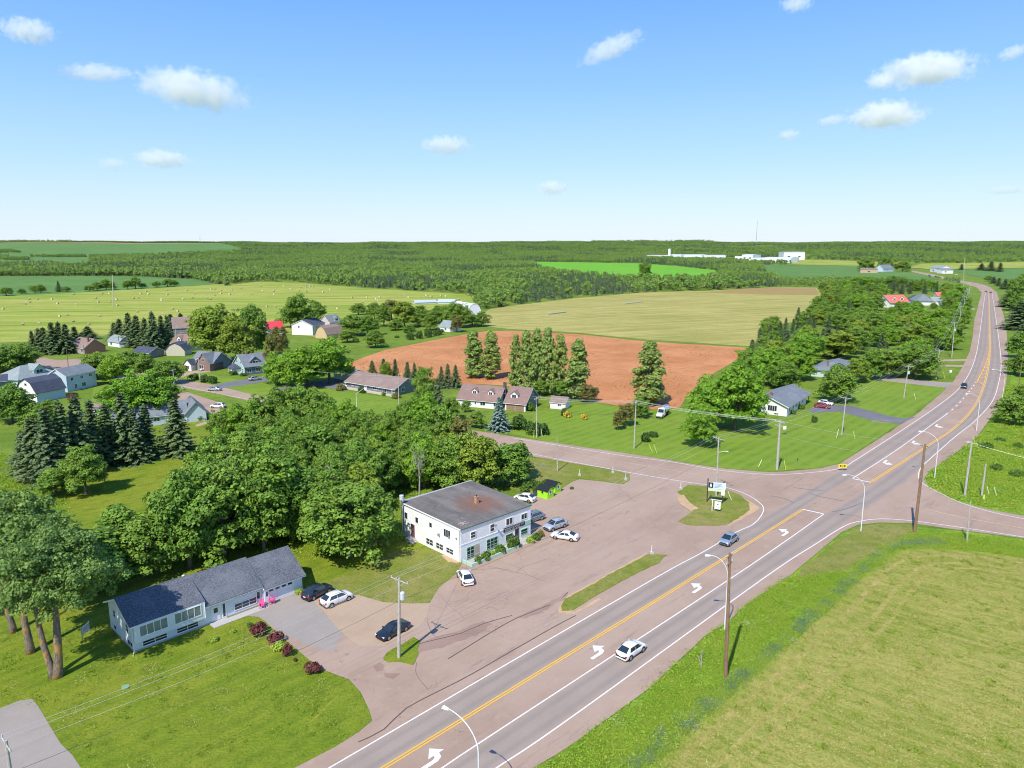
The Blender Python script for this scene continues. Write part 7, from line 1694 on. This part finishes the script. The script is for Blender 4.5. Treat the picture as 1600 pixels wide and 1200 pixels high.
chair(409.5, 950.5, R(20), 'bright pink garden chair nearest the small garage side door'); chair(424.5, 943.5, R(-60), 'bright pink garden chair in front of the garage door panels')
p = G(196, 1074); m = MB(); m.tube([(0,0,-.05),(0,0,.08)], .45, 14); o = m.obj('well_cover', plain('green_cover', (.2,.35,.2), .7), None, loc=(p.x, p.y, .03)); tag(o, 'round green cover flush in the ranch lawn', 'cover')
# wind-fallen rail in the verge
m = MB()
p = G(1096, 1045); m.tube([(0,0,.1),(.7,2.6,.9)], .06, 5); m.tube([(.15,.2,.0),(-.1,1.6,.8)], .05, 5); o = m.obj('broken_stakes', PALEBARK, None, loc=(p.x, p.y, 0)); tag(o, 'broken pale wooden stakes lying in the weedy verge', 'stake')
m = MB(); p = G(1032, 1146); m.tube([(0,0,0),(.1,.1,.9)], .08, 6); o = m.obj('fence_stake', PALEBARK, None, loc=(p.x, p.y, 0)); tag(o, 'short wooden stake among the lupins at the bottom of the verge', 'stake')

# ---------------------------------------------------------------- hay bales
BALE = plain('straw_bale', (.42,.34,.16), .95, var=.3, vscale=3, bump=.8, bscale=8); BALEW = plain('wrapped_bale_end', (.72,.66,.42), .8, var=.2)
def bale_mesh():
    m = MB(); n = 16; vs = []; fs = []
    for x, r in ((-.75,.68),(-.7,.78),(0,.8),(.7,.78),(.75,.68)):
        for k in range(n): t = 2*math.pi*k/n; vs.append((x, r*math.cos(t), r*math.sin(t)+.78))
    for i in range(4):
        for k in range(n): fs.append((i*n+k, i*n+(k+1) % n, (i+1)*n+(k+1) % n, (i+1)*n+k))
    m.add(vs, fs, 0); m.add([vs[k] for k in range(n)], [tuple(range(n))], 1); m.add([vs[4*n+k] for k in range(n)], [tuple(range(n))], 1)
    return m.mesh([BALE, BALEW], False, 'hay_bale')
BM = bale_mesh(); BG = 'round bales on the mown hay field'
bales = [(5,482.5),(36,473),(40,474.5),(41,471),(47,471.5),(46,467),(59,467.5),(81,467.5),(90,474),(119,475),(115,459.5),(150,466),(154,471.5),(160,458.5),(171,458.5),(172,472.5),(182,468),(184,476.5),(209,465.5),(217,465),(219,459),(220,457.5),(229,455),(232,459),(252,469.5),(252,467),(261,453),(262,460),(286,467),(292,453.5),(301,465),(305,458.5),(324,466),(329,467),(330,451),(336,451.5),(336,461),(346,453),(345,458.5),(359,459.5),(363,453),(377,449.5),(393,459.5),(93,494),(106,492),(115,502),(156,494),(36,507),(61,504.5),(139,507),(215,487),(254,490),(270,482.5),(278,486),
 (408,447),(410,454),(428,460),(428,455),(443,446.5),(453,451),(457,451),(467,454),(470,449),(478,446.5),(479,449),(485,447),(489,447.5),(505,456),(516,452),(479,455),(550,465),(573,464.5),(588,467),(593,464),(567,472.5),(584,471.5),(590,469),(527,482),(489,474.5),(431,479),(417,479),(631,461.5),(638,464.5),(660,471),(655,469.5),(666,461.5),(674,463.5),(679,469),(689,462),(696,462.5),(717,467.5),(720,471),(731,460.5)]
for i, (u, v) in enumerate(bales):
    p = G(u, v+1.2); o = link('hay_bale', BM, None, (p.x, p.y, T(p.x, p.y)+.05), rng.uniform(0, 3.14)); sc_ = .95 if v > 470 else 1.1; o.scale = (sc_,)*3
    band = 'near the village windbreaks' if v > 480 else 'on the left half' if u < 300 else 'in the middle' if u < 530 else 'at the right end'
    tag(o, 'round straw-coloured bale '+band+' of the mown hay field', 'hay bale', BG+' '+band)
WB = plain('pale_bale_wrap', (.36,.40,.30), .4, var=.15)
wbm = MB(); wbm.tube([(-.7,0,.8),(-.6,0,.8),(.6,0,.8),(.7,0,.8)], [.6,.8,.8,.6], 12); wm = wbm.mesh(WB, False, 'wrapped_bale')
for (a, b, k, lb) in (((858,491.5),(883,488.5),16,'wrapped white bale in the left row on the cut grain field'),((976,475.5),(1005,472),18,'wrapped white bale in the right row on the cut grain field')):
    A, B = G(*a), G(*b)
    for i in range(k):
        q = A.lerp(B, i/(k-1)); o = link('wrapped_bale', wm, None, (q.x, q.y, .06), math.atan2(B.y-A.y, B.x-A.x)); o.scale = (.7, .75, .7); tag(o, lb, 'wrapped bale', lb.replace('wrapped white bale', 'wrapped bales'))
# ---------------------------------------------------------------- shrubs and rough growth
def shrub_mesh(name, mat, n=16, per=50, size=.09, r=.8, hgt=1.0, rr=.42, flat=.9):
    cs, rad = crown_centres(n, r, hgt*.5, hgt*.5); rad = rad*rr; cs[:, 2] = np.maximum(cs[:, 2], rr*.4)
    C, N, Sz, Tn = clumps(cs, rad, per, size, flat=flat); C[:, 2] = np.maximum(C[:, 2], .02)
    st = MB()
    for i in range(4): a = i*1.6; st.tube([(0,0,-.05),(math.cos(a)*r*.5, math.sin(a)*r*.5, hgt*.6)], [.05,.02], 4)
    return leafmesh(name, C, N, Sz, [mat, BARK], Tn, st)
SH = {'purple': shrub_mesh('shrub', PURPLE), 'lime': shrub_mesh('shrub', LIME), 'green': shrub_mesh('shrub', BUSHM), 'dark': shrub_mesh('shrub', DARKBUSH, 26, 70, .085, .95, 1.1, .4), 'gold': shrub_mesh('shrub', GOLD), 'brown': shrub_mesh('shrub', BROWNL)}
def shrub(kind, u, v, w, hh, label, group=None, name='shrub', world=None, z=0):
    p = world or G(u, v); o = link(name, SH[kind], None, (p.x, p.y, z), rng.uniform(0, 6.28)); o.scale = (w/2.3, w/2.3, hh/1.35); tag(o, label, 'shrub', group); return o
shrub('purple', 406, 992, 2.9, 1.9, 'large dark purple shrub at the lawn edge nearest the ranch house'); shrub('purple', 431, 1003, 2.4, 1.7, 'reddish purple shrub behind the lime green one'); shrub('lime', 437, 1016, 2.0, 1.3, 'lime green shrub squeezed between purple shrubs'); shrub('purple', 451, 1024, 1.6, 1.9, 'slim brown-purple shrub right of the lime green one'); shrub('purple', 488, 1052, 2.5, 1.5, 'separate dark purple shrub nearest the driveway curve'); shrub('purple', 461, 1033, .7, .4, 'tiny purple seedling between the larger shrubs')
shrub('green', 392, 980, 1.2, .8, 'pale green perennial clump beside the large purple shrub'); shrub('lime', 335, 1002, 1.3, .7, 'pale green plant clump on the lawn below the entrance door'); shrub('lime', 364, 988, 1.0, .5, 'yellowish plant clump on the ranch front lawn'); shrub('lime', 468, 928, 1.6, .8, 'yellow-green clump at the garage corner by the dark crossover')
def rel(x, y): q = SHOP.a+SHOP.ux*x+SHOP.uy*y; return Vector((q.x, q.y, 0))
for x, y, k, w, hh, lb in ((1.9,-2.0,'green',1.8,1.3,'low green shrub in the planter nearest the shop corner'),(3.6,-1.9,'green',2.2,1.6,'fuller green shrub second along the planter'),(5.0,-2.0,'lime',1.4,1.3,'light green shrub third along the planter'),(7.0,-1.9,'green',2.1,1.9,'bushy green shrub below the wide green-framed window'),(9.4,-1.9,'green',1.9,3.2,'tall leafy shrub left of the shop door'),(10.3,-2.0,'dark',1.6,1.8,'dark shrub at the foot of the tall leafy one'),(13.6,-2.2,'lime',1.8,1.2,'pale shrub right of the shop entrance path'),(15.2,-2.0,'green',2.0,1.4,'green shrub below the right shop window'),(16.5,-1.8,'brown',1.5,1.5,'brownish grass-like shrub at the right corner of the shop')):
    shrub(k, 0, 0, w, hh, lb, world=rel(x, y))
for u, v, w, hh, k, lb in ((811,671,4.6,3.8,'dark','large dark round clipped shrub beside the blue spruce'),(834,678,4.0,3.4,'dark','left dark round shrub at the shrub pole'),(846,679,3.8,3.2,'dark','right dark round shrub at the shrub pole'),(881,650,2.0,2.4,'dark','small dark upright shrub left of the golden one'),(887,652,3.2,2.2,'gold','golden yellow shrub on the lawn in front of the shed'),(913.5,655,2.6,1.9,'gold','yellow-green round shrub right of the golden one'),(829,642,3.2,3.2,'green','light green shrub at the corner of the red-roofed garage'),
  (1008,690,2.4,2.4,'dark','small dark spiky bush beside the slender lawn pole'),(1021,682,2.8,1.4,'dark','low rounded green bush right of the spiky bush'),(1272.5,660,1.6,1.9,'dark','single dark round bush on the lawn before the white bungalow'),(1240,647,2.4,1.6,'green','round shrub at the near corner of the white bungalow'),(1252,639,2.8,1.7,'green','round shrub below the bungalow side windows'),
  (532,610,4,2.8,'brown','dark reddish shrub beside the car on the bungalow driveway'),(565,614,2.4,2.2,'dark','dark shrub below the bungalow front windows'),(600,618,2.0,1.4,'green','small shrub at the bungalow veranda'),(618,622,3.5,2.0,'brown','brown shrub at the right corner of the bungalow'),
  (303,594,3.4,2.6,'dark','left dark shrub of three on the village lawn'),(320,597.5,3.4,2.8,'dark','middle dark shrub of three on the village lawn'),(333,599,3.4,2.9,'dark','right dark shrub of three on the village lawn'),(365,586,3.0,1.8,'dark','dark shrub below the porch of the teal house'),(380,587.5,2.4,1.2,'dark','low shrub at the corner of the teal house'),(287,579,4.0,2.6,'brown','dark red shrub at the porch of the grey village house'),(316,656,4.5,2.4,'green','grey-green shrub row at the gable of the long hip house'),(309,655,3,2,'dark','dark shrub at the corner of the long hip house'),
  (114,623.5,4.0,2.0,'purple','dark red shrub at the foot of the pale farmhouse'),(641,531,4.2,4.0,'dark','first small round orchard tree from the left'),(655,529,4.0,4.2,'dark','second small round orchard tree from the left'),(669.5,527,4.8,4.6,'dark','third small round orchard tree, the largest'),(681,525,3.2,3.4,'dark','fourth small round orchard tree from the left'),(688,523,3.6,3.6,'dark','fifth small orchard tree beside the small white house'),(620,528,3,1.6,'green','low bush on the orchard grass'),(557,535,4,3,'green','loose bush at the left end of the orchard'),
  (893,764,1.2,.6,'green','tuft of weeds beside the lime kiosks'),(880,626,3,1.6,'dark','dark low bush at the lawn edge behind the shed'),(1015,690,1.2,.8,'green','tiny plant beside the spiky bush')):
    shrub(k, u, v, w, hh, lb)
for u, v, w, hh in ((826,762,3,1.8),(832,757,2.5,1.5),(842,760,2.2,1.4),(852,757,2.4,1.3),(820,768,2.2,1.5),(836,765,1.6,1.1)): shrub('green', u, v, w, hh, 'rough green bush in the thicket behind the parked white hatchback', 'bushes of the thicket behind the shop')
for u, v, w, hh in ((1590,700,3,1.6),(1556,735,3.4,1.8),(1540,700,4.5,1.6),(1590,745,3.6,2.0),(1562,690,3,1.2),(1575,655,3.5,1.8),(1598,640,4,2.5)): shrub('green', u, v, w, hh, 'loose grey-green bush in the corner meadow at the right', 'bushes of the corner meadow')
p = G(815, 730); 
m = MB()
for i in range(40):
    a = rng.uniform(0, 6.28); q = Vector((rng.uniform(-3.5,3.5), rng.uniform(-1.5,1.5), rng.uniform(.1,.6))); m.tube([q, q+Vector((math.cos(a)*1.6, math.sin(a)*.9, rng.uniform(-.1,.6)))], [.035,.015], 4)
o = m.obj('brush_pile', DEADW, None, loc=(p.x+2, p.y, 0)); tag(o, 'pile of cut grey branches at the right tip of the wood', 'brush pile', None, 'stuff')

# tufts for verges and meadows: scattered, uncountable
def tuft(name, mat, n, hgt, sp, size, slot2=None, k2=0):
    C = rng.normal(size=(n, 3))*np.array([sp, sp, 0]); C[:, 2] = rng.uniform(.1, 1, n)*hgt; N = np.stack([rng.normal(size=n), rng.normal(size=n), rng.uniform(.2, 1.2, n)], 1)
    return leafmesh(name, C, N, size*rng.uniform(.6, 1.4, n), [mat, BARK], rng.random(n))
LUP = leafmat('lupin_spikes', (.10,.17,.06), (.21,.31,.16), vary=.3); PALEW = leafmat('pale_flowering_weed', (.30,.36,.16), (.58,.60,.38), vary=.5); DRYT = leafmat('dry_cut_grass', (.26,.26,.06), (.46,.41,.15), (.34,.36,.08), vary=.5); GREENT = leafmat('regrowing_grass', (.11,.19,.012), (.23,.32,.03), vary=.6)
def colof(name, meshes):
    c = bpy.data.collections.new(name)
    for i, me in enumerate(meshes): c.objects.link(bpy.data.objects.new('%s_%d' % (name, i), me))
    return c
wcol = colof('weed_kinds', [tuft('weed', WEED, 110, .20, .46, .05), tuft('weed', WEED, 120, .30, .42, .055), tuft('weed', WEED, 100, .14, .55, .045), tuft('lupin', LUP, 46, .55, .36, .05), tuft('pale_weed', PALEW, 26, .4, .4, .045)])
gcol = colof('cut_grass_kinds', [tuft('cut_grass', DRYT, 30, .05, .42, .055), tuft('cut_grass', GREENT, 30, .06, .35, .055), tuft('cut_grass', DRYT, 30, .04, .5, .05)])
def scatter_poly(name, polys, spacing, col, choose, smul, label, edge=None):
    P, Sx, I = [], [], []
    for poly in polys:
        xs = [p.x for p in poly]; ys = [p.y for p in poly]; n = int((max(xs)-min(xs))*(max(ys)-min(ys))/spacing**2)
        X = rng.uniform(min(xs), max(xs), n); Y = rng.uniform(min(ys), max(ys), n); k = inpoly_np(X, Y, poly)
        for x, y in zip(X[k], Y[k]):
            c = choose(x, y)
            if c is None: continue
            P.append((x, y, 0)); s = smul*rng.uniform(.7, 1.35); Sx.append((s, s, s*rng.uniform(.7, 1.2))); I.append(c)
    return scatter(name, P, Sx, I, col, label)
def chs(x, y):
    n1 = mnoise.noise(Vector((x/5, y/5, 1))); n2 = mnoise.noise(Vector((x/2.2, y/2.2, 4)))
    if n1 < -.22 and rng.random() < .6: return None
    if n2 > .55: return 4 if rng.random() < .4 else 0
    return int(rng.integers(3))
verge = PL([(790,1270),(880,1185),(1016,1084),(1103,1001),(1140,976),(1178,942),(1240,901),(1262,905),(1262,925),(1200,1033),(1010,1200),(950,1270)])
verge2 = PL([(1262,902),(1330,893),(1372,868),(1405,850),(1430,833),(1512,836),(1600,847),(1760,880),(1760,898),(1600,870),(1475,856),(1412,858),(1345,900),(1262,968)])
meadow = PL([(1455,762),(1452,745),(1492,718),(1530,690),(1566,642),(1580,600),(1640,600),(1760,700),(1760,820),(1600,800),(1555,794),(1502,782)])
scatter_poly('verge_weeds', [verge, verge2], .42, wcol, chs, 1.0, 'dense green weeds and tall grass along the highway verge')
scatter_poly('meadow_weeds', [meadow], .8, wcol, chs, 1.5, 'rough weeds and grass filling the corner meadow')
lup = PL([(930,1262),(1012,1196),(1100,1122),(1200,1032),(1255,985),(1305,940),(1345,899),(1375,869),(1412,853),(1475,851),(1470,845),(1410,847),(1370,862),(1335,895),(1290,935),(1240,980),(1185,1025),(1085,1110),(990,1185),(900,1262)])
scatter_poly('lupins', [lup], .38, wcol, lambda x, y: 3 if mnoise.noise(Vector((x/3.0, y/3.0, 7))) > -.1 and rng.random() < .5 else (4 if rng.random() < .25 else int(rng.integers(3))), .95, 'band of blue-grey lupins at the edge of the mown field')
mfield = PL([(985,1225),(1110,1112),(1200,1037),(1255,992),(1310,945),(1347,905),(1377,878),(1412,862),(1475,860),(1600,875),(1700,890),(1750,1300),(1000,1300)])
scatter_poly('cut_grass', [mfield], .62, gcol, lambda x, y: (1 if mnoise.noise(Vector((x/1.6, y/1.6, 3))) > .18 else (0, 2)[int(rng.integers(2))]), 1.15, 'dry and green tufts of cut grass on the mown field')
rough = PL([(-40,790),(0,705),(60,765),(100,782),(96,800),(60,815),(-40,830)])
scatter_poly('rough_meadow', [rough], .9, wcol, lambda x, y: int(rng.integers(3)), 1.3, 'bright tall grass left of the mown strip')
under = PL([(230,890),(340,850),(480,870),(600,850),(700,800),(830,745),(810,700),(640,720),(420,700),(330,760)])
scatter_poly('undergrowth', [under], 2.6, wcol, lambda x, y: int(rng.integers(3)), 1.6, 'patchy undergrowth beneath the maple wood')

# rows of young plants on the red soil field
SEED = leafmat('seedling_leaves', (.15,.13,.03), (.28,.27,.07), vary=.4)
scol = colof('seedling_kinds', [tuft('seedling', SEED, 14, .22, .16, .10), tuft('seedling', SEED, 9, .16, .14, .09)])
fieldP = PL([(560,570),(600,549),(700,529.5),(760,519.5),(800,519),(900,524),(1012,536),(1160,545),(1148,558),(1082,603),(1058,634),(1000,638),(935,625),(860,609),(780,599),(650,594),(570,588)])
ra = R(-16.6); ca, sa = math.cos(ra), math.sin(ra); P, Sx, I = [], [], []
us = [p.x*ca+p.y*sa for p in fieldP]; ws = [-p.x*sa+p.y*ca for p in fieldP]
uu, ww = np.meshgrid(np.arange(min(us), max(us), 1.15), np.arange(min(ws), max(ws), 1.9)); uu = uu.ravel()+rng.uniform(-.35, .35, uu.size); ww = ww.ravel()+rng.uniform(-.12, .12, ww.size)
X = uu*ca-ww*sa; Y = uu*sa+ww*ca; k = inpoly_np(X, Y, fieldP) & (rng.random(X.size) < .72)
for x, y in zip(X[k], Y[k]):
    if mnoise.noise(Vector((x/9, y/9, 5))) < -.28: continue
    s_ = rng.uniform(.45, .9); P.append((x, y, .05)); Sx.append((s_, s_, s_)); I.append(int(rng.integers(2)))
scatter('seedlings', P, Sx, I, scol, 'rows of young green plants on the red soil field'); print('seedlings', len(P))
# loose taller tufts and clover that break up the near lawn
flawn = PL([(150,1215),(112,1160),(75,1105),(40,1080),(-20,1092),(-60,1060),(60,945),(200,1030),(300,1010),(400,975),(440,1000),(500,1050),(545,1066),(572,1112),(555,1140),(460,1195),(330,1260),(200,1260)])
scatter_poly('lawn_tufts', [flawn], 1.1, gcol, lambda x, y: 1 if mnoise.noise(Vector((x/3, y/3, 2))) > .05 else (0 if mnoise.noise(Vector((x/5, y/5, 8))) > .2 else None), 1.0, 'small loose tufts in the grass of the front lawn')
# ---------------------------------------------------------------- small fair-weather clouds, far out over the horizon
def cloudmat(seed, dens, stretch):
    m = bpy.data.materials.new('cloud_vapour'); m.use_nodes = True; nt = m.node_tree; nt.nodes.clear()
    o = nt.nodes.new('ShaderNodeOutputMaterial'); pv = nt.nodes.new('ShaderNodeVolumePrincipled')
    pv.inputs['Color'].default_value = (1, 1, 1, 1); pv.inputs['Anisotropy'].default_value = .0
    tc = nt.nodes.new('ShaderNodeTexCoord'); n = NT(nt)
    ln = nt.nodes.new('ShaderNodeVectorMath'); ln.operation = 'LENGTH'; nt.links.new(tc.outputs['Object'], ln.inputs[0])
    ad = nt.nodes.new('ShaderNodeVectorMath'); ad.operation = 'ADD'; ad.inputs[1].default_value = (seed*3.7, seed*1.3, 0); nt.links.new(tc.outputs['Object'], ad.inputs[0])
    v = ad.outputs[0]
    no = n.noise(1.7, 7, .66, vec=v, stretch=stretch)
    f = n.math('SUBTRACT', n.math('MULTIPLY', no, 2.1), n.math('MULTIPLY', ln.outputs['Value'], .95))
    d = n.ramp(f, .30, .60, 0, dens*.27)
    nt.links.new(d, pv.inputs['Density']); nt.links.new(pv.outputs[0], o.inputs['Volume'])
    m.cycles.homogeneous_volume = False if hasattr(m.cycles, 'homogeneous_volume') else False
    return m
def cloud(u, v, wpx, hpx, label, dens=.02, tilt=0.0, dist=7000, seed=1):
    d = ray(u, v); c = Vector((0,0,CAM_H))+d*dist; k = dist/FPX
    sx, sz = wpx*k/2*1.12, hpx*k/2*1.12; sy = sx*.4
    bm = bmesh.new(); bmesh.ops.create_icosphere(bm, subdivisions=2, radius=1.0)
    me = bpy.data.meshes.new('cloud'); bm.to_mesh(me); bm.free(); me.materials.append(cloudmat(seed, dens*(155/wpx)**.8, (.35, .5, .8)))
    o = link('cloud', me); o.location = c; o.scale = (sx, sy, sz); o.rotation_euler = (0, -R(tilt), -math.atan2(d.x, d.y))
    tag(o, label, 'cloud')
for i, a in enumerate([(45,48,66,34,'soft cloud near the top left corner of the sky',.025,0),(150,113,96,24,'thin flat cloud between the top left cloud and the broad ragged one',.02,4),(303,140,155,60,'broad ragged white cloud in the upper left sky',.03,-6),(252,248,78,30,'small oval cloud below the broad one in the left sky',.025,0),(177,256,40,20,'little faint cloud left of the small oval one',.015,0),
  (955,75,105,34,'slanting feathery cloud streak high in the middle sky',.02,22),(697,227,84,32,'small puffy cloud in the middle of the sky',.025,0),(863,294,54,26,'tiny puffy cloud low over the horizon',.025,0),
  (1450,108,125,50,'long bright cloud high in the right sky',.04,0),(1376,127,42,24,'small round cloud at the lower left of the long bright cloud',.03,0),(1385,180,108,42,'bright flat-based cloud in the right sky under the long one',.04,0),
  (1300,188,44,16,'thin wisp left of the bright flat-based cloud',.02,8),(1232,211,34,18,'small pale cloud farthest left of the right-hand group',.02,0),(1583,82,36,18,'faint little cloud at the upper right border',.02,15),(1572,297,56,12,'low thin cloud streak at the right border above the horizon',.02,0),(1244,5,44,26,'cloud cut by the top edge of the picture',.02,0)]):
    cloud(a[0], a[1], a[2], a[3], a[4], a[5], a[6], seed=i+1)
cy.volume_bounces = 24; cy.volume_step_rate = 1.0; cy.volume_max_steps = 128
# ---------------------------------------------------------------- thin summer haze: one even box of air round camera and ground
def build_haze():
    mb = MB(); mb.box(-12600, 12600, -12600, 12600, -8, 230)
    m = bpy.data.materials.new('haze_air'); m.use_nodes = True; nt = m.node_tree; nt.nodes.clear(); o = nt.nodes.new('ShaderNodeOutputMaterial')
    v = nt.nodes.new('ShaderNodeVolumePrincipled'); v.inputs['Color'].default_value = (.93,.97,1,1); v.inputs['Density'].default_value = HAZE; v.inputs['Anisotropy'].default_value = .2
    nt.links.new(v.outputs[0], o.inputs['Volume']); h = mb.obj('haze', m); h['kind'] = 'stuff'
HAZE = 5e-6
build_haze()
